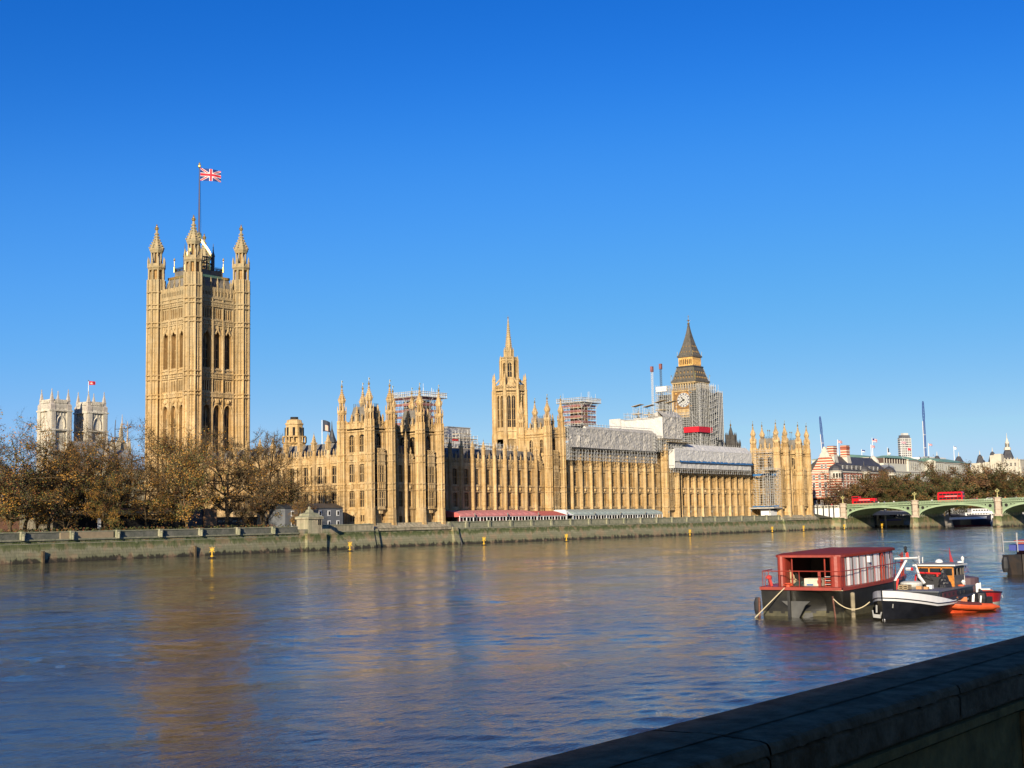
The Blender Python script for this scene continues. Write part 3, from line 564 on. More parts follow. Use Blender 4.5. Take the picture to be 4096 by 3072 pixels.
# ================================================================ the great square tower with the flag
VX, VY, VS = 4.54, 81.43, 19.0
VT = thing('square_tower', (VX+VS/2, VY+VS/2, 5), 'tall square honey stone tower with four ogee corner turrets, flag on its iron crown', 'tower')
body = MB()
LVT = (47.1, 48.2, 53.0, 54.5, 70.0, 71.4, 75.9, 77.3)
def vt_face(mb, ox, oy, th, detail=True):
    mb.frame(ox, oy, th); u0, u1 = 2.0, VS-2.0; cs = (5.35, 9.5, 13.65)
    O = lambda w, zb, zs, zt: [(c-w, c+w, zb, zs, zt) for c in cs]
    wall(mb, u0, u1, 5, 27, 0, [(7.2, 11.8, 6, 13, 17)], 2.5, 0, 1, 2)
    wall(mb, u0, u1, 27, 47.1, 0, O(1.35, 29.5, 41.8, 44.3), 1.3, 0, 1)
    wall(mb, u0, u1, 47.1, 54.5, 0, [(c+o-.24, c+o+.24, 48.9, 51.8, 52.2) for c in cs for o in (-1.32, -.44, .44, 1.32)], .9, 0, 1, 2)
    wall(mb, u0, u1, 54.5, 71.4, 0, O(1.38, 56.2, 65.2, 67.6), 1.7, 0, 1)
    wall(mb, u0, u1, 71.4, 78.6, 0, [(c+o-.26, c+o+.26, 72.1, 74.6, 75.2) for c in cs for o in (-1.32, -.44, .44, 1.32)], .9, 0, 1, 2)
    strings(mb, u0, u1, LVT, 0, .45, .4); strings(mb, u0, u1, (28, 55.6, 78.4), 0, .3, .3)
    # blank tracery at the back of the tall openings
    for c in cs:
        for zb, zs, zt, dy in ((29.5, 41.8, 44.3, 1.3), (56.2, 65.2, 67.6, 1.7)):
            A = arch(c-1.4, c+1.4, zs, zt); mb.add([(a, dy, z) for a, z in [(c-1.4, zb)]+A+[(c+1.4, zb)]], [tuple(range(len(A)+2))], 1)
            for k in (-.46, .46): mb.box(c+k-.11, c+k+.11, dy-.35, dy, zb, zs+1, 0)
            mb.add([(c-.42,dy-.04,zb+.4),(c+.42,dy-.04,zb+.4),(c+.42,dy-.04,zs-.6),(c,dy-.04,zs+.5),(c-.42,dy-.04,zs-.6)], [(0,1,2,3,4)], 2)
            for s_ in (-1, 1):
                q = c+s_*.95; mb.add([(q-.3,dy-.04,zb+.4),(q+.3,dy-.04,zb+.4),(q+.3,dy-.04,zs-1.6),(q,dy-.04,zs-.9),(q-.3,dy-.04,zs-1.6)], [(0,1,2,3,4)], 2)
            for z in (zb+(zs-zb)*.33, zb+(zs-zb)*.66): mb.box(c-1.38, c+1.38, dy-.2, dy, z-.12, z+.12, 0)
            # hood mould running up to an ogee point
            A2 = arch(c-1.75, c+1.75, zs-.2, zt+.25)
            for (a, za), (b, zb2) in zip(A2[:-1], A2[1:]): mb.bar((a, -.15, za), (b, -.15, zb2), .3)
            if zt > 60:
                for s_ in (-1, 1): mb.bar((c+s_*.85, -.2, zt-.6), (c+s_*.25, -.25, zt+.6), .3); mb.bar((c+s_*.25, -.25, zt+.6), (c, -.25, zt+2.2), .28)
                mb.lathe(c, -.25, [(.1, zt+1.8), (.38, zt+2.3), (.1, zt+2.8)], 6)
            else: mb.lathe(c, -.15, [(.5, zt+.7), (.75, zt+1.2), (.5, zt+1.9)], 6)
    for x in (3.1, 3.4, 7.42, 11.58, 15.6, 15.9): mb.box(x-.16, x+.16, -.4, 0, 27, 78.5)
    for x in (7.42, 11.58): mb.box(x-.3, x+.3, -.6, 0, 54.5, 71.4)
    for k in range(14):
        x = u0+1.3+k*(u1-u0-2.6)/13
        for z in (47.65, 53.75, 70.7, 76.6): mb.box(x-.36, x+.36, -.35, 0, z-.35, z+.35)
        for z in (69.2, 45.9): mb.lathe(x, -.05, [(.25, z-.5), (.4, z), (.25, z+.5)], 5)
    # pierced parapet with pinnacles
    mb.box(u0, u1, -.1, .4, 78.5, 79.1)
    for k in range(11):
        x = u0+.9+k*(u1-u0-1.8)/10
        mb.box(x-.16, x+.16, -.2, .3, 79, 82.2 if k % 2 else 81.6); mb.box(x+.1, x+1.15, -.1, .2, 80.6, 81.3); mb.box(x+.1, x+1.15, -.1, .2, 79.1, 79.4); mb.box(x+.5, x+.64, -.1, .2, 79.3, 81)
        if k % 2 == 0: mb.box(x-.55, x+.55, -.15, .3, 81.2, 82.1)
        else:
            mb.add([(x-.8,-.1,81.3),(x+.8,-.1,81.3),(x,-.1,83.8)], [(0,1,2)]); mb.lathe(x, 0, [(.26, 82), (.26, 83.3), (.36, 83.4), (.05, 85.3)], 4, PI/4)
for ox, oy, th in ((VX, VY, EAST), (VX, VY+VS, SOUTH), (VX+VS, VY, NORTH), (VX+VS, VY+VS, WEST)): vt_face(body, ox, oy, th)
body.frame(); body.box(VX+2, VX+VS-2, VY+2, VY+VS-2, 5, 79, 1)
body.build('tower_wall', [STONE, STONE_R, VOID], VT)
for cx, cy in ((VX, VY), (VX+VS, VY), (VX, VY+VS), (VX+VS, VY+VS)):
    t_ = MB(); turret_shaft(t_, cx, cy, 2.75, 5, 85.6, (28,)+LVT+(81.4,), 0)
    for z in list(range(30, 46, 4))+list(range(56, 69, 3)):
        t_.lathe(cx, cy, [(2.68, z-.12), (2.76, z), (2.68, z+.12)], 8)
    g_ = MB(); turret_cap(t_, cx, cy, 85.3, 1.0, 1.0, g_, 0, 1)
    to = t_.build('turret', [STONE, STONE_R], VT); g_.build('finial', GOLD, to)
rf = MB(); rf.hip(VX+1.2, VX+VS-1.2, VY+1.2, VY+VS-1.2, 79, 85.6, 1.6, 1.6, 0)
rf.box(VX+4.1, VX+VS-4.1, VY+4.1, VY+VS-4.1, 85.5, 88.4, 0)
for k in range(25):
    t = k/24
    for xa, ya, xb, yb, z, h, mi, ww in ((2.8, 2.8, VS-2.8, 2.8, 85.6, .8, 2, .5), (2.8, 2.8, 2.8, VS-2.8, 85.6, .8, 2, .5), (VS-2.8, 2.8, VS-2.8, VS-2.8, 85.6, .8, 2, .5), (2.8, VS-2.8, VS-2.8, VS-2.8, 85.6, .8, 2, .5),
                             (4, 4, VS-4, 4, 88.3, 1.3, 1, .12), (4, 4, 4, VS-4, 88.3, 1.3, 1, .12), (VS-4, 4, VS-4, VS-4, 88.3, 1.3, 1, .12), (4, VS-4, VS-4, VS-4, 88.3, 1.3, 1, .12)):
        x, y = VX+xa+(xb-xa)*t, VY+ya+(yb-ya)*t; rf.box(x-ww/2, x+ww/2, y-ww/2, y+ww/2, z, z+h, mi)
for a in (4, VS-4): rf.box(VX+4, VX+VS-4, VY+a-.1, VY+a+.1, 88.9, 89.1, 1); rf.box(VX+a-.1, VX+a+.1, VY+4, VY+VS-4, 88.9, 89.1, 1)
for x, y in ((4, 4), (VS-4, 4), (4, VS-4), (VS-4, VS-4), (9.5, 4), (4, 9.5)):
    rf.lathe(VX+x, VY+y, [(.3, 88.3), (.3, 90), (.1, 90.2), (.1, 92.0), (.35, 92.3), (.1, 93)], 6, 0, 2)
rf.build('roof', [SLATE, IRON, GOLD], VT)
# iron crown: four gilded flying arches that carry the flagstaff
cr = MB(); cx, cy = VX+VS/2, VY+VS/2
for sx in (-1, 1):
    for sy in (-1, 1):
        bx, by = cx+sx*3.2, cy+sy*3.2
        cr.lathe(bx, by, [(.5, 88), (.5, 93.4), (.65, 93.5), (.25, 95), (.06, 97.8)], 6, 0, 1)
        prev = None
        for k in range(9):
            t = k/8; p = (cx+sx*3.2*(1-t), cy+sy*3.2*(1-t), 92.6+7.0*t**.85)
            if prev: cr.bar(prev, p, .42, 0); cr.bar((prev[0], prev[1], prev[2]+.55), (p[0], p[1], p[2]+.55), .2, 0); cr.bar(prev, (prev[0], prev[1], prev[2]+.6), .18, 0)
            prev = p
for z in (91, 93): 
    for q in ((-3.2,-3.2,3.2,-3.2), (3.2,-3.2,3.2,3.2), (3.2,3.2,-3.2,3.2), (-3.2,3.2,-3.2,-3.2)): cr.bar((cx+q[0], cy+q[1], z), (cx+q[2], cy+q[3], z), .35, 1)
for k in range(10):
    t = -3.2+6.4*k/9; cr.box(cx+t-.1, cx+t+.1, cy-3.3, cy-3.1, 88.3, 93, 0 if k % 3 == 0 else 1); cr.box(cx-3.3, cx-3.1, cy+t-.1, cy+t+.1, 88.3, 93, 0 if k % 3 == 0 else 1)
cr.lathe(cx, cy, [(.7, 98), (.9, 100.5), (.5, 101.5)], 8, 0, 0)
cr.build('iron_crown', [GOLD, IRON], VT)
FP = thing('flagstaff', (cx, cy, 99), 'very tall blue flagstaff standing on the crown of the great square tower', 'flagpole')
p = MB(); p.lathe(cx, cy, [(.38, 99), (.33, 108), (.22, 118), (.14, 123)], 8); p.bar((cx+1.0, cy, 99), (cx+.3, cy, 119), .05); p.build('pole', NAVY, FP)
p = MB(); p.lathe(cx, cy, [(.12, 122.8), (.5, 123.3), (.55, 123.8), (.3, 124.2), (.35, 124.4), (.05, 125)], 8); p.build('finial', GOLD, FP)
F_W = mat('flag_white_cloth', (.75,.75,.75), .8); F_R = mat('flag_red_cloth', (.65,.02,.04), .8); F_B = mat('flag_blue_cloth', (.015,.03,.18), .8)
def union(u, v):
    x, y = (u-.5)*2, (v-.5)
    X, Y = x*1.0, y*1.0
    if abs(x) < .10*2*.5 or abs(y) < .10: return 1
    if abs(x) < .085*2 or abs(y) < .165: return 0
    d1 = abs(y-x*.5)*.894; d2 = abs(y+x*.5)*.894
    if min(d1, d2) < .035: return 1
    if min(d1, d2) < .1: return 0
    return 2
def flag(x, y, z, w_, h, pattern, mats, yawd=-20, amp=.35, droop=.12, n=(40, 20), name='union_flag', parent=None):
    a = math.radians(yawd)
    def fn(u, v):
        s = math.sin(u*7.5+v*.8)*amp*u**.6; return (x+math.cos(a)*w_*u*.96-math.sin(a)*s, y+math.sin(a)*w_*u*.96+math.cos(a)*s, z+h*(v-1)*(1-.12*u)-droop*w_*u*u+s*.15)
    f = MB().grid(fn, n[0], n[1], 0, pattern); return f.build(name, mats, parent)
o = flag(cx+.2, cy-.2, 123, 7.0, 4.2, union, [F_W, F_R, F_B], -30, .55, .08)
tag(o, 'large red white and blue flag flying at the top of the great tower flagstaff', 'flag')
# ================================================================ octagonal central spire tower
SX, SY = 131.6, 57
SP = thing('spire_tower', (SX, SY, 21), 'octagonal honey stone tower with tall windows tapering into a slender spire', 'tower')
b_ = MB()
R0 = 6.1
def oct_face(mb, i, R, fn):
    a = 2*PI*i/8; ap = R*math.cos(PI/8); half = R*math.sin(PI/8)
    # frame whose outward normal points at angle a: local -y is outwards
    th = a+PI/2; ox, oy = SX+ap*math.cos(a), SY+ap*math.sin(a)
    mb.frame(ox, oy, th); fn(mb, half); mb.frame()
def f1(mb, h):
    wall(mb, -h, h, 20, 39.6, 0, [], .3)
    wall(mb, -h, h, 39.6, 54.0, 0, [(-1.5, -.2, 40.8, 51.4, 52.6), (.2, 1.5, 40.8, 51.4, 52.6)], 1.0, 0, 1)
    for s_ in (-1, 1):
        c = s_*.85; lights(mb, c-.66, c+.66, 40.8, 51.4, 52.6, .8, 2, (43.6, 47.6), w=.16, mg=2, ms=0)
    strings(mb, -h, h, (36.5, 39.4, 53.4, 54.6), 0, .35, .35); battlement(mb, -h, h, 54.7, 56.6, -.1, pitch=1.1)
    for x in (-1.75, 0, 1.75): mb.box(x-.13, x+.13, -.25, 0, 39.6, 54)
    mb.wedge(-h, h, 0, 1.5, 33, 36.4, 37.5)
for i in range(8): oct_face(b_, i, R0, f1)
b_.lathe(SX, SY, [(R0-1.4, 20), (R0-1.4, 55)], 8, None, 1)
for i in range(8):
    a = PI/8+2*PI*i/8; x, y = SX+(R0+.2)*math.cos(a), SY+(R0+.2)*math.sin(a)
    b_.lathe(x, y, [(.95, 20), (.9, 38), (.72, 39), (.68, 54.5), (.8, 54.7), (.5, 55), (.42, 58.4), (.55, 58.5), (.05, 61.2)], 8)
    # flying buttress up to the lantern, with an inner pinnacle
    x2, y2 = SX+3.45*math.cos(a), SY+3.45*math.sin(a); b_.bar((x, y, 56.6), (x2, y2, 59.5), .45); b_.bar((x, y, 55.2), (x2, y2, 57.6), .35)
    b_.lathe(x2, y2, [(.42, 55), (.38, 65.6), (.46, 65.8), (.05, 68.0)], 4, a)
    x3, y3 = SX+1.75*math.cos(a), SY+1.75*math.sin(a); b_.lathe(x3, y3, [(.3, 66), (.28, 69.6), (.36, 69.7), (.04, 71.2)], 4, a); b_.bar((x2, y2, 66), (x3, y3, 67.4), .25)
b_.lathe(SX, SY, [(5.6, 54.8), (4.0, 57.2), (3.3, 58.6)], 8)
b_.build('tower_wall', [STONE, STONE_R, GLASS], SP)
l_ = MB()
def f2(mb, h):
    wall(mb, -h, h, 57, 66.3, 0, [(-.72, .72, 59.8, 64.2, 65.2)], .6, 0, 1); lights(mb, -.72, .72, 59.8, 64.2, 65.2, .5, 2, (62.0,), w=.14, mg=2, ms=0)
    strings(mb, -h, h, (58.6, 66.2), 0, .25, .3); battlement(mb, -h, h, 66.3, 67.5, -.05, pitch=.9)
for i in range(8): oct_face(l_, i, 3.0, f2)
l_.lathe(SX, SY, [(2.1, 57), (2.1, 66.3), (1.6, 67), (1.45, 69.6), (1.65, 69.8)], 8, None, 0)
l_.build('lantern_stage', [STONE, STONE_R, GLASS], SP)
s_m = MB(); s_m.lathe(SX, SY, [(1.5, 69.2), (1.3, 70.5), (.85, 75.0), (1.02, 75.2), (.72, 75.5), (.38, 79.6), (.5, 79.8), (.33, 80.0), (.10, 83.0)], 8)
for i in range(8):
    a = PI/8+2*PI*i/8
    for k in range(14): z = 70.5+k*.8; r = 1.5-(z-69.6)*.118; s_m.box(SX+r*math.cos(a)-.12, SX+r*math.cos(a)+.12, SY+r*math.sin(a)-.12, SY+r*math.sin(a)+.12, z-.12, z+.14)
so_ = s_m.build('spire', STONE, SP)
g_ = MB(); g_.lathe(SX, SY, [(.1, 82.2), (.3, 82.6), (.1, 82.9), (.04, 83.6)], 6); g_.build('finial', GOLD, so_)
# ================================================================ clock tower
CX, CY = 286.3, 70.4
CT = thing('clock_tower', (CX, CY, 5), 'clock tower with slate and gilt pyramid roofs above a white dial, scaffolded below', 'clock tower')
GILT = mat('gilded_cast_iron_stage', (.62,.36,.11), .45, metal=.25, var=.35, vscale=1.4)
GILTD = mat('dull_gilt_dormer', (.30,.19,.07), .6); CROOF = mat('dark_cast_iron_tiles', (.115,.105,.085), .6, spec=.25, var=.25, vscale=.8)
DIALST = mat('clock_stage_stone', (.20,.11,.04), .7, var=.4, vscale=1.5)
b_ = MB(); h = 6.1
b_.box(CX-h, CX+h, CY-h, CY+h, 5, 56.0, 0)
for th, ox, oy in ((SOUTH, CX-h, CY+h), (EAST, CX-h, CY-h), (NORTH, CX+h, CY-h), (WEST, CX+h, CY+h)):
    b_.frame(ox, oy, th)
    for k in range(7): x = .6+k*11/6; b_.box(x-.2, x+.2, -.3, 0, 8, 56, 0)
    for k in range(6):
        x = .6+(k+.5)*11/6
        for z in (20, 28, 36, 44): b_.box(x-.25, x+.25, -.02, .3, z, z+5, 1)
    strings(b_, 0, 2*h, (18, 26, 34, 42, 50, 54), 0, .4, .5)
    b_.box(-.4, 2*h+.4, -.5, .2, 54.2, 55.2, 0); b_.box(-.3, 2*h+.3, -.35, .2, 55.6, 56.6, 0)
b_.frame(); b_.build('shaft', [STONE, VOID], CT)
d_ = MB(); d_.box(CX-h-.3, CX+h+.3, CY-h-.3, CY+h+.3, 56.0, 66.6, 1); hh = h+.3; DIALW = mat('opal_dial_glass', (.52,.52,.48), .5)
for th, ox, oy in ((SOUTH, CX-hh, CY+hh), (EAST, CX-hh, CY-hh)):
    d_.frame(ox, oy, th); W2 = 2*hh
    for x in (.4, W2-.4): d_.box(x-.5, x+.5, -.35, .1, 56.2, 66.4, 0)
    d_.box(.9, W2-.9, -.2, .1, 56.3, 57.0, 0); d_.box(.9, W2-.9, -.2, .1, 65.4, 66.2, 0)
    for k in range(22): z = 56.6+k*.45; d_.box(.7, 1.0, -.45, -.3, z, z+.2, 2); d_.box(W2-1.0, W2-.7, -.45, -.3, z, z+.2, 2)
    for sx in (-1, 1):
        for z in (58.2, 64.4): d_.lathe(W2/2+sx*4.2, -.1, [(.3, z-.5), (.75, z), (.3, z+.5)], 6, 0, 2)
    d_.prism([(W2/2+3.75*math.cos(a*PI/24), 61.3+3.75*math.sin(a*PI/24)) for a in range(48)], -.3, .1, 2)
d_.frame(); 
d_.build('clock_stage', [STONE, DIALST, GILT], CT)
for th, ox, oy in ((SOUTH, CX-hh, CY+hh), (EAST, CX-hh, CY-hh)):
    d = MB(ox, oy, th); W2 = 2*hh; c0 = W2/2; zc = 61.3
    d.prism([(c0+3.5*math.cos(a*PI/24), zc+3.5*math.sin(a*PI/24)) for a in range(48)], -.45, -.25, 0)
    for k in range(12):
        a = k*PI/6; rr = (2.55, 3.25) 
        d.bar((c0+rr[0]*math.sin(a), -.47, zc+rr[0]*math.cos(a)), (c0+rr[1]*math.sin(a), -.47, zc+rr[1]*math.cos(a)), .3, 1)
    for rad in (3.4, 2.4, 1.5):
        for k in range(48):
            a, b = k*PI/24, (k+1)*PI/24; d.bar((c0+rad*math.sin(a), -.46, zc+rad*math.cos(a)), (c0+rad*math.sin(b), -.46, zc+rad*math.cos(b)), .12, 1)
    do = d.build('clock_dial', [DIALW, NAVY], CT)
    hd = MB(ox, oy, th)
    for ang, ln, ww in ((math.radians(-40), 2.0, .5), (math.radians(-120), 3.3, .42)):
        hd.bar((c0-.7*math.sin(ang), -.6, zc-.7*math.cos(ang)), (c0+ln*math.sin(ang), -.6, zc+ln*math.cos(ang)), ww, 0, ww*.5)
    hd.build('clock_hands', BLACK, do)
r_ = MB()
r_.box(CX-5.9, CX+5.9, CY-5.9, CY+5.9, 66.5, 70.1, 1)
for th, ox, oy in ((SOUTH, CX-6.2, CY+6.2), (EAST, CX-6.2, CY-6.2), (NORTH, CX+6.2, CY-6.2), (WEST, CX+6.2, CY+6.2)):
    r_.frame(ox, oy, th); wall(r_, 0, 12.4, 66.6, 69.7, 0, [(.95+k*1.38-.38, .95+k*1.38+.38, 67.0, 68.6, 69.1) for k in range(9) if 1], .7, 0, 0, 1); r_.box(-.3, 12.7, -.4, .1, 69.2, 69.8, 0)
r_.frame(); r_.build('arcade_stage', [STONE, VOID], CT)
r_ = MB(); e = 6.9
def pyr(mb, prof, mi=0):     # square pyramid-like profile (half width, z)
    mb.lathe(CX, CY, [(a*1.4142, z) for a, z in prof], 4, PI/4, mi)
pyr(r_, [(6.8, 69.8), (6.8, 70.5), (6.2, 70.9), (5.5, 73.2), (4.9, 75.4), (4.45, 77.2)], 0)
for z, n in ((71.9, 7), (74.3, 5)):
    for k in range(n):
        for sx, sy in ((-1, 0), (0, -1)):
            hw = 6.1-(z-71)*.28; t = -hw*.78+2*hw*.78*k/(n-1)
            x, y = (CX-hw-.05, CY+t) if sx else (CX+t, CY-hw-.05); r_.wedge(x-.22, x+.22, y-.22, y+.22, z-.3, z+.6, z+.6, 2)
            r_.lathe(x, y, [(.38, z+.7), (.03, z+1.3)], 4, PI/4, 1)
pyr(r_, [(4.7, 77.0), (4.7, 77.6), (4.3, 77.7)], 1)
r_.build('lower_roof', [CROOF, IRON, GILTD], CT)
r_ = MB(); r_.box(CX-3.6, CX+3.6, CY-3.6, CY+3.6, 77.4, 82, 1)
for th, ox, oy in ((SOUTH, CX-3.9, CY+3.9), (EAST, CX-3.9, CY-3.9), (NORTH, CX+3.9, CY-3.9), (WEST, CX+3.9, CY+3.9)):
    r_.frame(ox, oy, th); wall(r_, 0, 7.8, 77.6, 82.0, 0, [(.9+k*1.0-.3, .9+k*1.0+.3, 78.4, 80.4, 81.0) for k in range(7)], .4, 0, 0, 1)
r_.frame(); r_.build('belfry', [GILT, VOID], CT)
r_ = MB(); pyr(r_, [(4.35, 81.9), (4.35, 82.6), (3.9, 83.0), (3.2, 85.2), (2.35, 88), (1.55, 91.2), (.9, 94.2), (.45, 97), (.3, 98.2)], 0)
for z, n in ((84.3, 4), (87, 3)):
    for k in range(n):
        hw = 4.0-(z-82.8)*.32; t = -hw*.6+1.2*hw*k/(n-1)
        for x, y in ((CX-hw, CY+t), (CX+t, CY-hw)): r_.box(x-.15, x+.15, y-.15, y+.15, z-.2, z+.5, 1)
so_ = r_.build('spire', [CROOF, GILTD], CT)
g_ = MB(); g_.lathe(CX, CY, [(.5, 98.0), (.75, 98.4), (.3, 98.7), (.15, 99.4), (.55, 99.9), (.15, 100.3), (.08, 101.4), (.25, 101.7), (.03, 102.6)], 8); g_.bar((CX-.9, CY, 99.9), (CX+.9, CY, 99.9), .12); g_.bar((CX, CY-.9, 99.9), (CX, CY+.9, 99.9), .12)
for sx in (-1, 1):
    for sy in (-1, 1):
        g_.bar((CX+sx*6.6, CY+sy*6.6, 70.5), (CX+sx*6.6, CY+sy*6.6, 73.4), .14); g_.box(CX+sx*6.6-.05, CX+sx*6.6+.7, CY+sy*6.6-.05, CY+sy*6.6+.05, 73.0, 73.5)
        g_.bar((CX+sx*4.2, CY+sy*4.2, 82.6), (CX+sx*4.2, CY+sy*4.2, 84.8), .12)
        for k in range(10):
            t = k/9; hw = 6.3-1.8*t; g_.box(CX+sx*hw-.12, CX+sx*hw+.12, CY+sy*hw-.12, CY+sy*hw+.12, 71+6*t, 71.3+6*t)
g_.build('finial', GOLD, so_)
# ================================================================ scaffolds and sheeted covers
def scaffold(mb, x0, x1, y0, y1, z0, z1, sx=2.0, sy=2.0, sz=2.0, w=.13, inner=1.3, boards=True, rail=True, diag=True, bmi=1, over=1.0):
    w *= .68
    return scaffold_(mb, x0, x1, y0, y1, z0, z1, sx, sy, sz, w, inner, boards, rail, diag, bmi, over)
def scaffold_(mb, x0, x1, y0, y1, z0, z1, sx=2.0, sy=2.0, sz=2.0, w=.13, inner=1.3, boards=True, rail=True, diag=True, bmi=1, over=1.0):
    def rngs(a, b, s): n = max(1, round((b-a)/s)); return [a+(b-a)*k/n for k in range(n+1)]
    X, Y, Z = rngs(x0, x1, sx), rngs(y0, y1, sy), rngs(z0, z1, sz)
    rnd = random.Random(int(x0*7+z0))
    per = [(x, y) for x in X for y in (y0, y1)]+[(x, y) for y in Y[1:-1] for x in (x0, x1)]
    ins = [(x, y) for x in X[1:-1] for y in (y0+inner, y1-inner)]+[(x, y) for y in Y[1:-1] for x in (x0+inner, x1-inner)] if inner else []
    for x, y in per: mb.bar((x, y, z0-.3), (x, y, z1+over+rnd.random()*.8), w)
    for x, y in ins: mb.bar((x, y, z0), (x, y, z1), w)
    for z in Z:
        for dz in ((0, 1.0) if rail else (0,)):
            for y in (y0, y1): mb.bar((x0-.3, y, z+dz), (x1+.3, y, z+dz), w)
            for x in (x0, x1): mb.bar((x, y0-.3, z+dz), (x, y1+.3, z+dz), w)
        if boards and inner:
            mb.box(x0+.1, x1-.1, y0+.1, y0+inner, z-.06, z, bmi); mb.box(x0+.1, x0+inner, y0+.1, y1-.1, z+.004, z+.05, bmi)
            mb.box(x0+.1, x1-.1, y0-.02, y0+.02, z, z+.22, bmi); mb.box(x0-.02, x0+.02, y0+.1, y1-.1, z, z+.22, bmi)
    if diag:
        for a, b in zip(Z[:-1], Z[1:]):
            for k in range(0, len(X)-1, 3): mb.bar((X[k], y0-.05, a), (X[k+1], y0-.05, b), w*.9)
            for k in range(0, len(Y)-1, 3): mb.bar((x0-.05, Y[k], a), (x0-.05, Y[k+1], b), w*.9)
def sheet(mb, p0, u, v, nu, nv, amp=.25, seed=0, mi=0, out=(0, -1, 0)):
    """wind-creased sheeting on a rectangle p0 + u*s + v*t, displaced along out"""
    p0 = Vector(p0); u = Vector(u); v = Vector(v); out = Vector(out)
    def fn(s, t):
        q = p0+u*s+v*t; L1, L2 = s*u.length, t*v.length
        d = noise.noise(Vector((L1*.45+seed, L2*.5, seed)))+.6*abs(noise.noise(Vector((L1*1.1+L2*.6, L2*.9-L1*.3, seed+5))))*2-.5+.35*noise.noise(Vector((L1*2.3, L2*1.2, seed+9)))
        e = min(1, 12*min(s, 1-s, t, 1-t)); return tuple(q+out*(amp*d*e))
    return mb.grid(fn, nu, nv, mi)
# south and north ventilation shafts wrapped in scaffold with a wide top deck
def shaft_scaffold(x0, y0, s, z0, z1, label, seed):
    T = thing('scaffold_tower', (x0+s/2, y0+s/2, z0), label, 'scaffolding')
    mb = MB(); scaffold(mb, x0, x0+s, y0, y0+s, z0, z1, 1.7, 1.7, 2.05, .12); 
    local_done = mb.build('tube_frame', [STEEL, BOARD], T)
    c = MB(); c.box(x0+2.2, x0+s-2.2, y0+2.2, y0+s-2.2, z0-8, z1-1, 0); c.build('masonry_core', STONE_R, T)
    n = MB(); k = 0; z = z0+1.0
    while z < z1-1.6:
        n.box(x0+.2, x0+s-.2, y0-.03, y0+.02, z+1.15, z+2.0); n.box(x0-.03, x0+.02, y0+.2, y0+s-.2, z+1.15, z+2.0); z += 2.05; k += 1
    n.build('debris_netting', REDTARP, T)
    d = MB(); o = 1.5
    for zz in (z1, z1+1.0, z1+1.6):
        d.bar((x0-o, y0-o, zz), (x0+s+o, y0-o, zz), .16); d.bar((x0-o, y0-o, zz), (x0-o, y0+s+o, zz), .16); d.bar((x0+s+o, y0-o, zz), (x0+s+o, y0+s+o, zz), .16); d.bar((x0-o, y0+s+o, zz), (x0+s+o, y0+s+o, zz), .16)
    q = 0
    while q <= s+2*o+.01:
        d.bar((x0-o+q, y0-o, z1-.1), (x0-o+q, y0-o, z1+1.8), .1); d.bar((x0-o, y0-o+q, z1-.1), (x0-o, y0-o+q, z1+1.8), .1); d.bar((x0-o+q, y0+s+o, z1-.1), (x0-o+q, y0+s+o, z1+1.8), .1)
        d.bar((x0-o+q, y0-o, z1+.1), (x0-o+q, y0+s+o, z1+.1), .12); d.bar((x0-o+q, y0-o, z1+1.5), (x0-o+min(q+.8, s+2*o), y0-o, z1+.1), .08); q += .85
    for t in (0, .5, 1): d.bar((x0-o, y0+s*t, z1), (x0, y0+s*t, z1-2), .14); d.bar((x0+s*t, y0-o, z1), (x0+s*t, y0, z1-2), .14)
    rr = random.Random(seed)
    for _ in range(9): x, y = x0+rr.random()*s, y0+rr.choice([-o, s*.3, s+o]); d.bar((x, y, z1), (x, y, z1+2.2+rr.random()*2.2), .09)
    d.build('top_deck', [STEEL, BOARD], T)
shaft_scaffold(64.5, 41.5, 11.0, 24, 47.4, 'square scaffold tower with red netting behind the nearer riverside pavilion', 3)
shaft_scaffold(149.3, 36.5, 9.2, 28, 50.2, 'square scaffold tower with red netting rising behind the grey sheeted roof', 4)
# roof scaffolding and site cabin behind the southern wing
T = thing('roof_scaffold', (80, 35, 26), 'low tangle of roof scaffolding behind the slate roof of the southern wing', 'scaffolding')
mb = MB(); scaffold(mb, 55, 84, 33, 40, 27, 33.4, 1.8, 2, 1.7, .13); scaffold(mb, 84, 99, 34, 42, 27, 31.4, 1.8, 2, 1.7, .13)
scaffold(mb, 40, 62, 26, 30, 27.5, 31, 1.9, 2, 1.6, .12); scaffold(mb, 99, 124, 40, 46, 26, 31.5, 1.9, 2, 1.8, .12); scaffold(mb, 77, 83, 35, 38, 33, 35.2, 1.5, 1.5, 1.1, .12)
mb.build('tube_frame', [STEEL, BOARD], T)
mb = MB()
for x, z, l in ((58, 30.2, 6), (66, 28.5, 3), (72, 31.6, 3), (80, 29.6, 4), (88, 28.6, 6), (61, 32, 2.4)): mb.box(x, x+l, 32.8, 32.9, z, z+.9)
mb.build('dust_sheet', SHEETW, T)
mb = MB(); mb.box(71, 74, 32.7, 32.8, 32.6, 33.2); mb.build('warning_banner', mat('red_banner', (.55,.03,.03), .7), T)
T = thing('roof_cabin', (105, 64, 30), 'flat grey and white site cabin high between the scaffold tower and the spire', 'cabin')
mb = MB(); mb.box(99.5, 112, 60, 70, 30, 40.0, 0); mb.box(99.4, 106, 59.9, 60.0, 31, 39.6, 1); mb.box(99.3, 112.2, 59.8, 70.2, 40, 40.25, 2); mb.build('cabin_wall', [SHEET, SHEETW, STEEL], T)
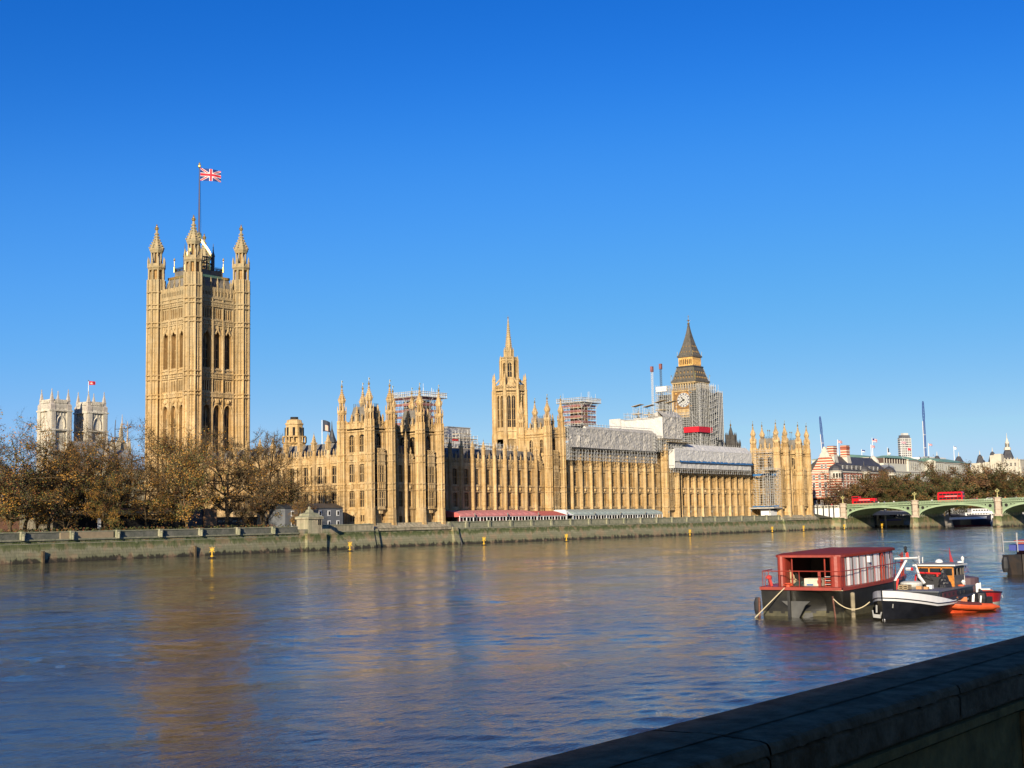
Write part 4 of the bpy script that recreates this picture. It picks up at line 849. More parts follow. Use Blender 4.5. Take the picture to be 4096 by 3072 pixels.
# long sheeting over the central range; grazing sun painted as grey on its front
T = thing('grey_roof_cover', (127, 8, 30), 'long creased plastic sheeting greyed for grazing sun over the scaffolded roof of the central range', 'sheeting')
mb = MB(); sheet(mb, (99.2, 6.2, 30.2), (54.6, .6, 0), (0, 0, 6.6), 200, 26, .22, 1)
sheet(mb, (111, 7.0, 36.3), (43, 0, 0), (0, 1.6, 1.5), 140, 6, .18, 2)
sheet(mb, (99.2, 6.1, 30.3), (12, .1, 0), (0, 0, 4.0), 40, 16, .45, 7)
mb.add([(99.2,6.2,30.2),(153.8,6.8,30.2),(153.8,9.2,30.1),(99.2,9.2,30.1)], [(0,1,2,3)])
mb.build('sheeting_front', SHEET, T)
mb = MB(); mb.add([(111,7.4,36.5),(154,7.4,36.5),(154,18,38.4),(111,18,38.4)], [(0,1,2,3)]); mb.add([(111,6.9,34),(111,6.9,36.4),(111,8.5,38),(111,18,38.3),(111,18,34)], [(0,1,2,3,4)])
sheet(mb, (100.2, 17.8, 33.6), (0, -9.6, 0), (0, 0, 3.4), 16, 8, .12, 4, 0, (-1, 0, 0)); mb.add([(100,17.6,37),(111,17.6,38),(111,8.2,38),(100,8.2,37)], [(0,1,2,3)]); mb.box(100, 111, 17.5, 17.7, 33, 37.4)
mb.build('sheeting_side', SHEETW, T)  # same sheeting as the front, painted white for the sunlit side
mb = MB(); scaffold(mb, 98.8, 153.8, 7.0, 8.7, 26.2, 30.1, 1.75, 1.7, 1.3, .12, inner=0); mb.frame()
for k in range(34): x = 99.5+k*1.63; mb.bar((x, 8.6, 36.4), (x, 8.6, 38.8), .09)
mb.bar((99, 8.6, 38.2), (154, 8.6, 38.6), .12); mb.bar((99, 8.6, 37.6), (154, 8.6, 37.9), .1)
scaffold(mb, 98.6, 100.4, 6.4, 9, 26.2, 37.0, .9, 1.2, 1.4, .12, inner=0)
mb.build('tube_frame', [STEEL, BOARD], T)
# great white cover; wrapped block painted grey where the sun only grazes (over the northern central tower)
T = thing('white_roof_cover', (163, 18, 35), 'high white sheeted enclosure with a wrapped block greyed for grazing sun beside the clock tower', 'sheeting')
mb = MB(); sheet(mb, (156.2, 24.8, 35.2), (0, -19.4, 0), (0, 0, 7.6), 44, 22, .14, 11, 0, (-1, 0, 0)); sheet(mb, (155.6, 28.4, 39.8), (0, -5.0, 0), (0, 0, 3.6), 12, 8, .2, 12, 0, (-1, 0, 0))
mb.box(156.6, 170, 6, 24.8, 35.2, 42.4); mb.box(155.9, 160, 23.4, 28.4, 39.8, 43.2); mb.build('sheeting_side', SHEETW, T)  # south side painted white as the face in full sun
mb = MB(); sheet(mb, (156.1, 5.2, 35.1), (13.6, 0, 0), (0, 0, 8.2), 60, 36, .30, 13); sheet(mb, (156.1, 5.2, 43.3), (13.6, 0, 0), (0, 2.6, 2.2), 60, 10, .2, 14)
mb.box(156.5, 169.5, 5.9, 18, 35.1, 43.2); mb.wedge(156.5, 169.5, 7.5, 12, 43, 45.2, 43); mb.build('wrapped_block', SHEET, T)
mb = MB(); scaffold(mb, 156, 168.8, 9, 22, 42.6, 44.0, 1.6, 1.6, 1.4, .11, inner=0); scaffold(mb, 154.2, 169.5, 5.6, 8, 31, 34.9, 1.2, 1.2, 1.3, .13, inner=0); scaffold(mb, 151.5, 156, 6, 8.6, 30.4, 35, 1.3, 1.3, 1.2, .12, inner=0)
mb.box(154, 170, 5.5, 9, 34.7, 34.95, 1); mb.box(158.5, 176, 4.6, 8.6, 33.9, 34.1, 1); mb.build('tube_frame', [STEEL, BOARD], T)
T = thing('roof_platforms', (160, 15, 44), 'small timber canopies on tube legs above the white sheeted roof enclosure', 'platform')
mb = MB(); tb = MB()
for x, y, z in ((157.6, 19.0, 45.6), (158.5, 14.6, 45.2), (159.2, 10.0, 46.6), (160.5, 6.2, 46.2)):
    for dx in (0, 2.0):
        for dy in (0, 3.0): tb.bar((x+dx, y-dy, 43), (x+dx, y-dy, z+2.2), .1)
    for zz in (z, z+.6, z+1.2): tb.bar((x, y, zz), (x, y-3, zz), .08); tb.bar((x, y-3, zz), (x+2, y-3, zz), .08)
    mb.add([(x-.5,y+.5,z+2.0),(x-.5,y-3.4,z+2.7),(x+2.4,y-3.4,z+2.7),(x+2.4,y+.5,z+2.0),(x-.5,y+.5,z+2.15),(x-.5,y-3.4,z+2.85),(x+2.4,y-3.4,z+2.85),(x+2.4,y+.5,z+2.15)], [(0,1,2,3),(4,5,6,7),(0,1,5,4),(1,2,6,5)])
    if y > 8: mb.box(x-.3, x+2.2, y-3.2, y+.2, z-.9, z-.6)
mb.build('canopy', BOARD, T); tb.build('tube_frame', STEEL, T)
# white sheeting over the northern wing
T = thing('white_wing_cover', (192, 5, 25), 'pale creased sheeting with a blue netting fold over the northern wing roof', 'sheeting')
mb = MB(); sheet(mb, (163.2, 5.0, 26.9), (58.8, 0, 0), (0, 0, 4.4), 190, 18, .16, 21); sheet(mb, (163.2, 5.0, 31.3), (58.8, 0, 0), (0, 2.4, 2.4), 190, 10, .2, 22)
sheet(mb, (163.2, 5.4, 24.5), (58.8, 0, 0), (0, 0, 2.3), 190, 10, .14, 23)
mb.add([(163.2,5.4,24.5),(222,5.4,24.5),(222,10,24.3),(163.2,10,24.3)], [(0,1,2,3)]); mb.add([(163.2,7.4,33.7),(222,7.4,33.7),(222,20,33.9),(163.2,20,33.9)], [(0,1,2,3)])
sheet(mb, (163.2, 12, 24.5), (0, -7, 0), (0, 0, 6.9), 12, 10, .1, 24, 0, (-1, 0, 0)); mb.build('sheeting_front', SHEETW, T)
mb = MB(); sheet(mb, (166.5, 4.7, 26.65), (56, 0, 0), (0, .35, .75), 120, 4, .14, 25); mb.build('blue_fold', BLUE, T)
mb = MB(); scaffold(mb, 163, 222, 5.6, 8.2, 23.0, 24.4, 1.6, 1.5, 1.3, .11, inner=0); 
for k in range(34): x = 163.5+k*1.75; mb.bar((x, 7.4, 33.6), (x, 7.4, 34.4), .08)
mb.build('tube_frame', [STEEL, BOARD], T)
# scaffold round the near face of the northern pavilion
T = thing('pavilion_scaffold', (233, 5, 6), 'tube scaffold with blue netting on the side of the far riverside pavilion', 'scaffolding')
mb = MB(); scaffold(mb, 224.5, 233.5, -.4, 1.4, 10.3, 24.4, 1.7, 1.6, 1.9, .11, inner=0); scaffold(mb, 230.6, 233.2, -1.6, 11.4, 10.3, 24.2, 1.3, 1.7, 1.9, .12, inner=0); scaffold(mb, 230.8, 233, 1, 11.2, 25, 32, 1.3, 1.7, 2.2, .09, inner=0, boards=False)
mb.box(224, 234, -1.2, 3, 24.4, 24.6, 1); mb.build('tube_frame', [STEEL, BOARD], T)
mb = MB(); sheet(mb, (229.6, 10.8, 22.5), (1.2, -12, 0), (0, 0, .9), 30, 5, .12, 31, 0, (-1, 0, 0)); sheet(mb, (229.6, 9.6, 9.9), (0, -12, 0), (0, 0, .5), 30, 4, .12, 32, 0, (-1, 0, 0)); mb.build('blue_netting', BLUE, T)
mb = MB(); mb.wedge(226, 233.4, -2, 10, 9.2, 9.7, 9.7, 0); mb.build('protective_roof', SHEET, T)
T = thing('site_cabin', (229, 0, 5.2), 'small white cabin with a black roof on the terrace beside the far pavilion', 'cabin')
mb = MB(); mb.box(226.6, 231.8, -.2, 4.2, 5.3, 8.3, 0); mb.box(226.5, 231.9, -.3, 4.3, 8.3, 9.3, 1)
for k in range(6): mb.box(226.7+k, 226.78+k, -.24, -.2, 5.4, 8.2, 2)
mb.build('cabin_wall', [WHITE, BLACK, STEEL], T)
# scaffold round the clock tower
T = thing('clock_tower_scaffold', (286, 70, 5), 'grey tube scaffolding with stairs and red hoarding wrapped around the clock tower', 'scaffolding')
mb = MB(); scaffold(mb, 277.2, 279.6, 62.2, 78.6, 30, 54.0, 2.4, 2.3, 2.0, .13, inner=0)
scaffold(mb, 279.4, 294.6, 61.8, 63.3, 30, 67.6, 1.5, 1.5, 2.0, .15, inner=0, rail=False)
scaffold(mb, 279.2, 280.2, 61.8, 67.2, 30, 67.0, 1.0, 1.3, 2.0, .13, inner=0)
scaffold(mb, 277.6, 279.7, 77.0, 84.5, 36, 67.4, 1.05, 1.1, 1.6, .15, inner=0); scaffold(mb, 279, 294, 62, 80, 66.3, 67.0, 1.3, 1.3, 1.0, .12, inner=0)
for z in range(30, 66, 3): mb.add([(287,60.8,z),(295.5,60.8,z+2.4),(295.5,61.6,z+2.4),(287,61.6,z),(287,60.8,z+.25),(295.5,60.8,z+2.65),(295.5,61.6,z+2.65),(287,61.6,z+.25)], [(0,1,2,3),(4,5,6,7),(0,1,5,4)], 0); mb.bar((287,60.7,z+1.1),(295.5,60.7,z+3.5), .12)
for x in (287, 289, 291, 293, 295.5): mb.bar((x, 60.7, 26), (x, 60.7, 68+.6*(x % 2)), .14)
mb.build('tube_frame', [STEEL, BOARD], T)
mb = MB(); mb.box(280.2, 293, 63.4, 64.0, 31, 66, 0); mb.box(279.3, 279.6, 63, 67.0, 30, 65.5, 0); mb.box(279.4, 279.6, 77.2, 84.0, 40, 64.5, 0); mb.box(279.6, 279.9, 67, 77, 34, 53, 0); mb.build('dark_netting', mat('charcoal_netting', (.055,.055,.05), .8, var=.5, vscale=.7), T)
mb = MB(); mb.box(294.8, 298.8, 60.6, 70, 28, 65.2, 0)
for z in range(30, 64, 3): mb.box(294.6, 299, 60.4, 60.6, z, z+.25, 1); mb.box(294.6, 294.8, 60.4, 66, z, z+.25, 1)
for x in (294.6, 296, 297.5, 298.9): mb.box(x-.08, x+.08, 60.35, 60.6, 28, 66, 1)
mb.build('hoist_shaft', [mat('blue_grey_hoist_cladding', (.05,.065,.10), .7, var=.3, vscale=1), STEEL], T)
mb = MB(); sheet(mb, (276.8, 69.2, 45.6), (0, -8.2, 0), (0, 0, 2.6), 20, 6, .06, 41, 0, (-1, 0, 0)); sheet(mb, (276.8, 61, 45.6), (13, 0, 0), (0, 0, 2.6), 24, 6, .06, 42); mb.build('red_hoarding', mat('bright_red_hoarding', (.58,.01,.02), .5), T)
mb = MB(); mb.box(299, 300.8, 62, 62.1, 54.6, 57.4); mb.build('red_flag_board', REDTARP, T)
mb = MB(); mb.box(277.6, 279.2, 78.5, 84.3, 66.0, 68.4); mb.build('white_cabin', WHITE, T)
for x, y, z1, lab, nm in ((278, 86.5, 78.5, 'pink topped lattice hoist mast, the farther left of two by the clock tower', 'a'), (279, 82.2, 79.5, 'dark hoist mast with a pink top rising behind the white cabin by the clock tower', 'b')):
    M_ = thing('hoist_mast', (x, y, 45), lab, 'mast', 'hoist masts beside the clock tower'); mb = MB()
    for dx in (-.35, .35):
        for dy in (-.35, .35): mb.bar((x+dx, y+dy, 44), (x+dx, y+dy, z1), .12)
    z = 44
    while z < z1-1: mb.bar((x-.35, y-.35, z), (x-.35, y+.35, z+1), .08); mb.bar((x-.35, y-.35, z), (x+.35, y-.35, z+1), .08); z += 1
    mb.build('lattice', IRON if nm == 'b' else STEEL, M_); mb = MB(); mb.box(x-.6, x+.6, y-.6, y+.6, z1-2.6, z1); mb.build('mast_head', REDTARP, M_)
# little dark spire and chimneys behind the northern wing
T = thing('dark_turret', (304.8, 60, 30), 'slim dark stone turret with a gilt tip behind the white sheeted northern wing', 'tower')
mb = MB(); mb.lathe(304.8, 60, [(4.6, 25), (4.4, 39.4), (3.0, 39.8), (2.8, 43.0), (2.1, 43.3), (2.0, 45.0), (1.2, 45.2), (.9, 46.8), (.1, 49.6)], 8)
for k in range(8): a = PI/8+k*PI/4; mb.lathe(304.8+4.2*math.cos(a), 60+4.2*math.sin(a), [(.5, 36), (.5, 41), (.05, 43)], 4, a); mb.lathe(304.8+2.5*math.cos(a), 60+2.5*math.sin(a), [(.3, 42), (.3, 45), (.05, 46.4)], 4, a)
mb.build('turret_wall', mat('sooty_stone', (.06,.055,.05), .8, var=.3), T); mb = MB(); mb.lathe(304.8, 60, [(.3, 49.3), (.5, 50), (.1, 50.6), (.05, 52.4)], 6); mb.build('finial', GOLD, T)
for x, y, z, r, lab in ((293.9, 60, 42.4, 1.45, 'round black chimney cowl just right of the clock tower scaffolding'), (310.0, 40, 41.6, 1.4, 'dark chimney stack beside the first turret of the far pavilion')):
    T = thing('chimney_stack', (x, y, 30), lab, 'chimney'); mb = MB(); mb.lathe(x, y, [(r*.9, 26), (r*.9, z-1.6), (r, z-1.5), (r, z-1.1)], 12)
    for k in range(8): a = k*PI/4; mb.bar((x+r*.9*math.cos(a), y+r*.9*math.sin(a), z-1.2), (x+r*.9*math.cos(a), y+r*.9*math.sin(a), z-.3), .2)
    mb.lathe(x, y, [(r, z-.4), (r*1.05, z), (r*.6, z+.05)], 12); mb.build('chimney_shaft', IRON, T)
# ================================================================ ground, river, embankments
def water_mat():
    m = bpy.data.materials.new('river_water'); m.use_nodes = True; t = m.node_tree; L = t.links.new; b = t.nodes['Principled BSDF']
    b.inputs['Base Color'].default_value = (.026, .022, .010, 1); b.inputs['Roughness'].default_value = .045; b.inputs['IOR'].default_value = 1.34
    g = nd(t, 'ShaderNodeNewGeometry'); mp = nd(t, 'ShaderNodeMapping'); mp.inputs['Rotation'].default_value = (0, 0, math.radians(28)); mp.inputs['Scale'].default_value = (1, 1.8, 1)
    L(g.outputs['Position'], mp.inputs[0])
    acc = None
    for sc, amp, det in ((.05, .35, 2), (.35, .05, 2), (2.2, .035, 4), (7.0, .012, 3)):
        n = nd(t, 'ShaderNodeTexNoise', Scale=sc, Detail=det, Roughness=.6, Distortion=.3); L(mp.outputs[0], n.inputs['Vector'])
        q = nd(t, 'ShaderNodeMath', operation='MULTIPLY'); q.inputs[1].default_value = amp; L(n.outputs['Fac'], q.inputs[0])
        if acc: s = nd(t, 'ShaderNodeMath', operation='ADD'); L(acc.outputs[0], s.inputs[0]); L(q.outputs[0], s.inputs[1]); acc = s
        else: acc = q
    # smoother and rougher patches of water
    pn = nd(t, 'ShaderNodeTexNoise', Scale=.035, Detail=4); L(mp.outputs[0], pn.inputs['Vector'])
    pr = nd(t, 'ShaderNodeMapRange', **{'From Min': .35, 'From Max': .65, 'To Min': .55, 'To Max': 1.25}); L(pn.outputs['Fac'], pr.inputs[0])
    ml = nd(t, 'ShaderNodeMath', operation='MULTIPLY'); L(acc.outputs[0], ml.inputs[0]); L(pr.outputs[0], ml.inputs[1])
    bp = nd(t, 'ShaderNodeBump', Strength=1, Distance=1.0); L(ml.outputs[0], bp.inputs['Height']); L(bp.outputs[0], b.inputs['Normal'])
    return m
WATER = water_mat()
import numpy as np
def water_surface():
    """a real rippled surface: fine mesh near the near bank, coarser farther off, flat beyond"""
    def steps(a, b, h0, h1, flat, grow): 
        out = [a]; h = h0
        while out[-1] < b:
            out.append(out[-1]+h)
            if out[-1]-a > flat: h = min(h1, h*grow)
        return np.array(out)
    X = np.concatenate([[-1500, -600, -320], steps(-256, 300, .15, 1.15, 40, 1.006), [420, 700, 4000]])
    Y = np.concatenate([steps(-246, 14, .15, 1.0, 32, 1.007), [60, 600]])
    dx = np.gradient(X); dy = np.gradient(Y); gx_, gy_ = np.meshgrid(X, Y); sp = np.maximum(*np.meshgrid(dx, dy))
    z = np.zeros_like(gx_); ox = np.zeros_like(gx_); oy = np.zeros_like(gx_); rs = np.random.RandomState(4)
    # gusts: slow patches that make the ripples stronger or weaker
    gust = .75+.45*np.sin(gx_*.031+1.3*np.sin(gy_*.043))*np.sin(gy_*.057+.8*np.sin(gx_*.023)+1)+.2*np.sin(gx_*.11+gy_*.17)
    wind = math.radians(205)
    for k in range(72):
        lam = .38*(5/.38)**((k+rs.rand())/72); th = wind+rs.normal()*.75; kk = 2*PI/lam
        slope = .020*(1.0 if lam < 1.2 else (1.2/lam)**.85); a = slope/kk
        ph = kk*(gx_*math.cos(th)+gy_*math.sin(th))+rs.rand()*2*PI; fade = np.clip((lam/sp-2.2)/1.6, 0, 1)*gust
        z += a*np.sin(ph)*fade; q = .9*a*np.cos(ph)*fade; ox += q*math.cos(th); oy += q*math.sin(th)
    edge = (gx_ < -255) | (gx_ > 299); z[edge] = 0; ox[edge] = 0; oy[edge] = 0; z[gy_ > 13] = 0
    nX, nY = len(X), len(Y); v = np.stack([gx_+ox, gy_+oy, z], -1).reshape(-1, 3)
    i = (np.arange(nY-1)[:, None]*nX+np.arange(nX-1)[None, :]).reshape(-1); f = np.stack([i, i+1, i+nX+1, i+nX], -1)
    me = bpy.data.meshes.new('river_water'); me.vertices.add(len(v)); me.vertices.foreach_set('co', v.astype(np.float32).ravel())
    me.loops.add(f.size); me.loops.foreach_set('vertex_index', f.astype(np.int32).ravel()); me.polygons.add(len(f)); me.polygons.foreach_set('loop_start', np.arange(0, f.size, 4, dtype=np.int32))
    me.polygons.foreach_set('use_smooth', np.ones(len(f), bool)); me.update(calc_edges=True); me.materials.append(WATER)
    o = bpy.data.objects.new('river_water', me); C.objects.link(o); struct(o)
water_surface()
GRASS = mat('autumn_lawn', (.05,.07,.02), .95, col2=(.10,.075,.03), vscale=.4)
PAVE = mat('paving', (.24,.22,.19), .9, var=.15, vscale=.5)
mb = MB()
mb.vprism([(-3000,-60),(-433,-37),(-33,-5.5),(-22.5,-3.2),(-2,-3),(-1.8,1.5),(285,1.5),(285,4000),(-3000,4000)], -4, 5.0); mb.build('ground', GRASS)['kind'] = 'structure'
NB = [(311,9),(332,6),(352,1),(385,-10),(430,-24),(520,-44),(640,-75),(800,-130),(1100,-260),(4000,-1500),(9000,6000),(285,6000),(285,9)]
mb = MB(); mb.vprism(NB, -4, 5.0); mb.build('ground', PAVE)['kind'] = 'structure'
mb = MB(); mb.vprism([(-3000,-3000),(9000,-3000),(9000,-1500.5),(3000,-600),(1200,-300),(500,-262),(0,-245.6),(-3000,-245.6)], -4, 4.6); mb.build('ground', PAVE)['kind'] = 'structure'
mb = MB(); mb.add([(-9000,-12000,-4),(16000,-12000,-4),(16000,16000,-4),(-9000,16000,-4)], [(0,1,2,3)]); mb.build('river_bed', mat('silt', (.06,.05,.03), 1))['kind'] = 'structure'
# river wall material: pale coping and ledges, moss below, mottled stone, dark wet foot
def wall_mat(name, zt, zm, zl):
    m = bpy.data.materials.new(name); m.use_nodes = True; t = m.node_tree; L = t.links.new; b = t.nodes['Principled BSDF']; b.inputs['Roughness'].default_value = .8
    g = nd(t, 'ShaderNodeNewGeometry'); s = nd(t, 'ShaderNodeSeparateXYZ'); L(g.outputs['Position'], s.inputs[0])
    mp = nd(t, 'ShaderNodeMapping'); mp.inputs['Scale'].default_value = (.55, .55, .16); L(g.outputs['Position'], mp.inputs[0])
    n = nd(t, 'ShaderNodeTexNoise', Scale=1.3, Detail=8, Roughness=.72); L(mp.outputs[0], n.inputs['Vector'])
    c = nd(t, 'ShaderNodeMath', operation='MULTIPLY_ADD'); c.inputs[1].default_value = 4.2; L(n.outputs['Fac'], c.inputs[0]); 
    a = nd(t, 'ShaderNodeMath', operation='ADD'); a.inputs[1].default_value = -2.15; L(s.outputs[2], a.inputs[0]); L(a.outputs[0], c.inputs[2])
    mr = nd(t, 'ShaderNodeMapRange', **{'From Min': -1, 'From Max': 7}); L(c.outputs[0], mr.inputs[0])
    r = nd(t, 'ShaderNodeValToRGB'); e = r.color_ramp.elements
    P = lambda z: (z+1)/8
    cols = [(P(0.0), (.035,.030,.018)), (P(.5), (.055,.05,.022)), (P(.66), (.24,.24,.13)), (P(zl), (.33,.31,.19)), (P(zl+.3), (.20,.21,.09)), (P(zm), (.07,.10,.02)), (P(zm+.25), (.20,.21,.10)), (P(zt), (.40,.37,.25))]
    cols = [(p_, tuple(x*.72 for x in q_)) for p_, q_ in cols]; e[0].position, e[0].color = cols[0][0], rgba(cols[0][1]); e[1].position, e[1].color = cols[-1][0], rgba(cols[-1][1])
    for p, q in cols[1:-1]: x = e.new(p); x.color = rgba(q)
    L(mr.outputs[0], r.inputs[0])
    n2 = nd(t, 'ShaderNodeTexNoise', Scale=.35, Detail=6); L(g.outputs['Position'], n2.inputs['Vector'])
    r2_ = nd(t, 'ShaderNodeValToRGB'); r2_.color_ramp.elements[0].position = .52; r2_.color_ramp.elements[1].position = .60
    L(n2.outputs['Fac'], r2_.inputs[0]); mx = nd(t, 'ShaderNodeMix', data_type='RGBA'); mx.inputs[7].default_value = (.34,.22,.13,1)
    sc = nd(t, 'ShaderNodeMath', operation='MULTIPLY'); sc.inputs[1].default_value = .45; L(r2_.outputs[0], sc.inputs[0]); L(sc.outputs[0], mx.inputs[0]); L(r.outputs[0], mx.inputs[6])
    # ashlar joints
    ad = nd(t, 'ShaderNodeCombineXYZ'); L(s.outputs[0], ad.inputs[0]); L(s.outputs[2], ad.inputs[1])
    br = nd(t, 'ShaderNodeTexBrick', Scale=1, **{'Brick Width': 2.2, 'Row Height': .62, 'Mortar Size': .03}); br.inputs['Color1'].default_value = (1,1,1,1); br.inputs['Color2'].default_value = (.78,.78,.78,1); br.inputs['Mortar'].default_value = (.45,.45,.45,1)
    L(ad.outputs[0], br.inputs['Vector']); mu = nd(t, 'ShaderNodeMix', data_type='RGBA', blend_type='MULTIPLY'); mu.inputs[0].default_value = .8; L(mx.outputs[2], mu.inputs[6]); L(br.outputs[0], mu.inputs[7])
    L(mu.outputs[2], b.inputs['Base Color'])
    bp = nd(t, 'ShaderNodeBump', Strength=1, Distance=.15); L(n.outputs['Fac'], bp.inputs['Height']); L(bp.outputs[0], b.inputs['Normal'])
    return m
TERW = wall_mat('terrace_river_wall_stone', 5.2, 3.8, 2.6); GARW = wall_mat('garden_river_wall_stone', 5.2, 3.7, 2.2)
COPE = mat('mossy_coping_stone', (.34,.32,.22), .85, col2=(.20,.21,.13), vscale=.8, bump=.05, bscale=3)
T = thing('terrace_river_wall', (131, -1.5, 0), 'green stained stone river wall with a panelled parapet below the palace terrace', 'wall')
mb = MB()
for a, b in ((-1.8, 266),):
    mb.add([(a,-3.4,-3),(b,-3.4,-3),(b,-2.2,4.3),(a,-2.2,4.3),(a,0,4.3),(b,0,4.3),(a,0,-3),(b,0,-3)], [(0,1,2,3),(3,2,5,4),(0,3,4,6),(1,7,5,2)], 0)
    mb.box(a, b, -2.35, 0, 4.3, 4.62, 1)
mb.build('wall_face', [TERW, COPE], T)
mb = MB(); mb.box(30, 232, -1.6, -1.15, 4.6, 6.15, 0); mb.box(30, 232, -1.75, -1.0, 6.15, 6.4, 1)
for k in range(20):
    x = 37.5+10.16*k-.0
    for a, b in ((x+.6, x+9.5),):
        if b < 232: mb.box(a, b, -1.68, -1.6, 4.75, 4.95, 1)
mb.build('parapet', [COPE, COPE], T)
for k in range(20):
    x = 37.5+10.16*k-.1
    if x < 231: p_ = MB(); p_.box(x-.5, x+.5, -2.05, -1.0, 4.3, 6.3); p_.lathe(x, -1.5, [(.75, 6.2), (.85, 6.35), (.6, 6.55), (.2, 6.6)], 8); p_.build('pier', COPE, T)
for x0, x1 in ((-1.8, 29.8), (232.4, 264.2)):
    mb = MB(); mb.box(x0, x1, -2.6, 1.0, 4.3, 5.0); mb.wedge(x0, x1, -2.6, -1.2, 4.9, 5.0, 6.0); mb.box(x0, x1, -1.2, 1, 4.9, 6.4)
    mb.build('pavilion_plinth', STONE_B, T)
for x in (-1.0, 31.2, 233.5):
    p_ = MB(); p_.add([(x-1.3,-4.4,-3),(x+1.3,-4.4,-3),(x+1.1,-2.9,4.9),(x-1.1,-2.9,4.9),(x-1.3,-2,-3),(x+1.3,-2,-3),(x+1.1,-2,4.9),(x-1.1,-2,4.9)], [(0,1,2,3),(0,3,7,4),(1,5,6,2),(3,2,6,7)]); p_.build('wall_buttress', TERW, T)
mb = MB(); mb.box(29, 233, -1.2, YW+.1, 4.9, 5.25); struct(mb.build('terrace_pavement', PAVE))
# garden wall to the left, drifting toward the water
GA = math.radians(4.6); gx, gy = -33.0, -8.0
T = thing('garden_river_wall', (gx, gy, 0), 'long mottled green river wall with low lamp piers in front of the park trees', 'wall')
mb = MB(gx, gy, PI+GA); LG = 400      # local x runs south, local y is toward the river
mb.frame(gx, gy, GA); q = -LG
mb.add([(q,-1.6,-3),(0,-1.6,-3),(0,-.5,4.2),(q,-.5,4.2),(q,4,4.2),(0,4,4.2),(q,4,-3),(0,4,-3)], [(0,1,2,3),(3,2,5,4),(1,7,5,2)], 0)
mb.box(q, 0, -.75, 2, 4.2, 4.5, 1); mb.box(q, 0, -.6, 1.0, 3.5, 3.7, 1)
mb.build('wall_face', [GARW, COPE], T)
mb = MB(); mb.frame(gx, gy, GA); mb.box(q, 0, -.3, .3, 4.5, 5.75, 0); mb.box(q, 0, -.42, .42, 5.75, 5.98, 1); mb.build('parapet', [mat('garden_parapet_stone', (.20,.195,.155), .85, col2=(.09,.10,.075), vscale=.5, bump=.04, bscale=4), COPE], T)
mb = MB(); mb.frame(gx, gy, GA); mb.box(-68, -55, -.5, -.3, 4.5, 5.72); mb.build('repaired_panel', mat('sandy_new_render', (.36,.28,.17), .85, var=.1, vscale=1), T)
for k in range(16):
    x = -8.6-k*11.35
    p_ = MB(); p_.frame(gx, gy, GA); p_.box(x-.45, x+.45, -.9, .3, 4.3, 6.05, 0); p_.lathe(x, -.95, [(.3, 4.3), (.32, 5.2), (.42, 5.3), (.2, 5.6)], 8, 0, 0); p_.build('pier', COPE, T)
for k in range(9):
    x = -14-k*19.5; p_ = MB(); p_.frame(gx, gy, GA); p_.box(x-.22, x+.22, -1.55, -1.0, -1, 2.2); p_.build('fender_post', mat('rotten_timber', (.10,.07,.035), .9, var=.4), T) if k % 2 else None
# landing steps and wall between garden and pavilion
T = thing('river_steps', (-18, -5, 0), 'weedy stone steps dropping to the water beside the near pavilion', 'steps')
mb = MB()
for k in range(22): x = -22.6+k*.5; mb.box(x, x+.62, -8.5, -4.5, -2, 5.2-k*.26)
mb.add([(-33,-9.2,-3),(-11,-9.2,-3),(-13.5,-8.6,.4),(-22.5,-8.5,5.2),(-33,-8.5,5.3),(-33,-4,5.3),(-22.5,-4,5.2)], [(0,1,2,3,4),(4,3,6,5)]); mb.build('stair_flight', GARW, T)
T = thing('slipway_wall', (-10, -4, 0), 'low cream wall set back behind the weedy steps, left of the near pavilion', 'wall')
mb = MB(); mb.add([(-21,-5,-3),(-2,-5,-3),(-2,-3.4,4.4),(-21,-3.4,4.4)], [(0,1,2,3)], 0); mb.box(-21, -2, -3.6, -2, 4.3, 4.6, 1); mb.box(-20.6, -2, -3.4, -2.9, 4.6, 6.0, 2); mb.box(-21, -2, -3.5, -2.8, 6.0, 6.25, 1); mb.add([(-21,-5,-3),(-21,-3.4,4.4),(-21,2,4.4),(-21,2,-3)], [(0,1,2,3)], 0)
mb.build('wall_face', [GARW, COPE, STONE_B], T)
# gate kiosk on the wall
T = thing('gate_kiosk', (-27.5, -7, 4), 'small stone kiosk with a stepped pyramid roof on the river wall by the steps', 'kiosk')
mb = MB(); mb.box(-29.8, -25.3, -8.6, -4.4, 4.0, 7.9, 0); mb.box(-30.1, -25.0, -8.9, -4.1, 7.7, 8.05, 0); mb.box(-26.6, -26.2, -8.65, -8.5, 6.2, 7.5, 1); mb.box(-26.0, -25.6, -8.65, -8.5, 6.2, 7.5, 1); mb.box(-27.0, -25.3, -8.66, -8.6, 7.5, 7.65, 0)
mb.box(-31, -24.6, -9.6, -4.3, -3, 4.2, 2); mb.build('kiosk_wall', [STONE_B, VOID, GARW], T)
mb = MB(); mb.lathe(-27.55, -6.5, [(3.5, 8.05), (3.5, 8.3), (2.5, 8.5), (2.3, 9.0), (1.1, 9.3), (.8, 9.9), (.35, 10.1), (.3, 10.7), (.05, 10.8)], 4, PI/4); mb.build('roof', COPE, T)
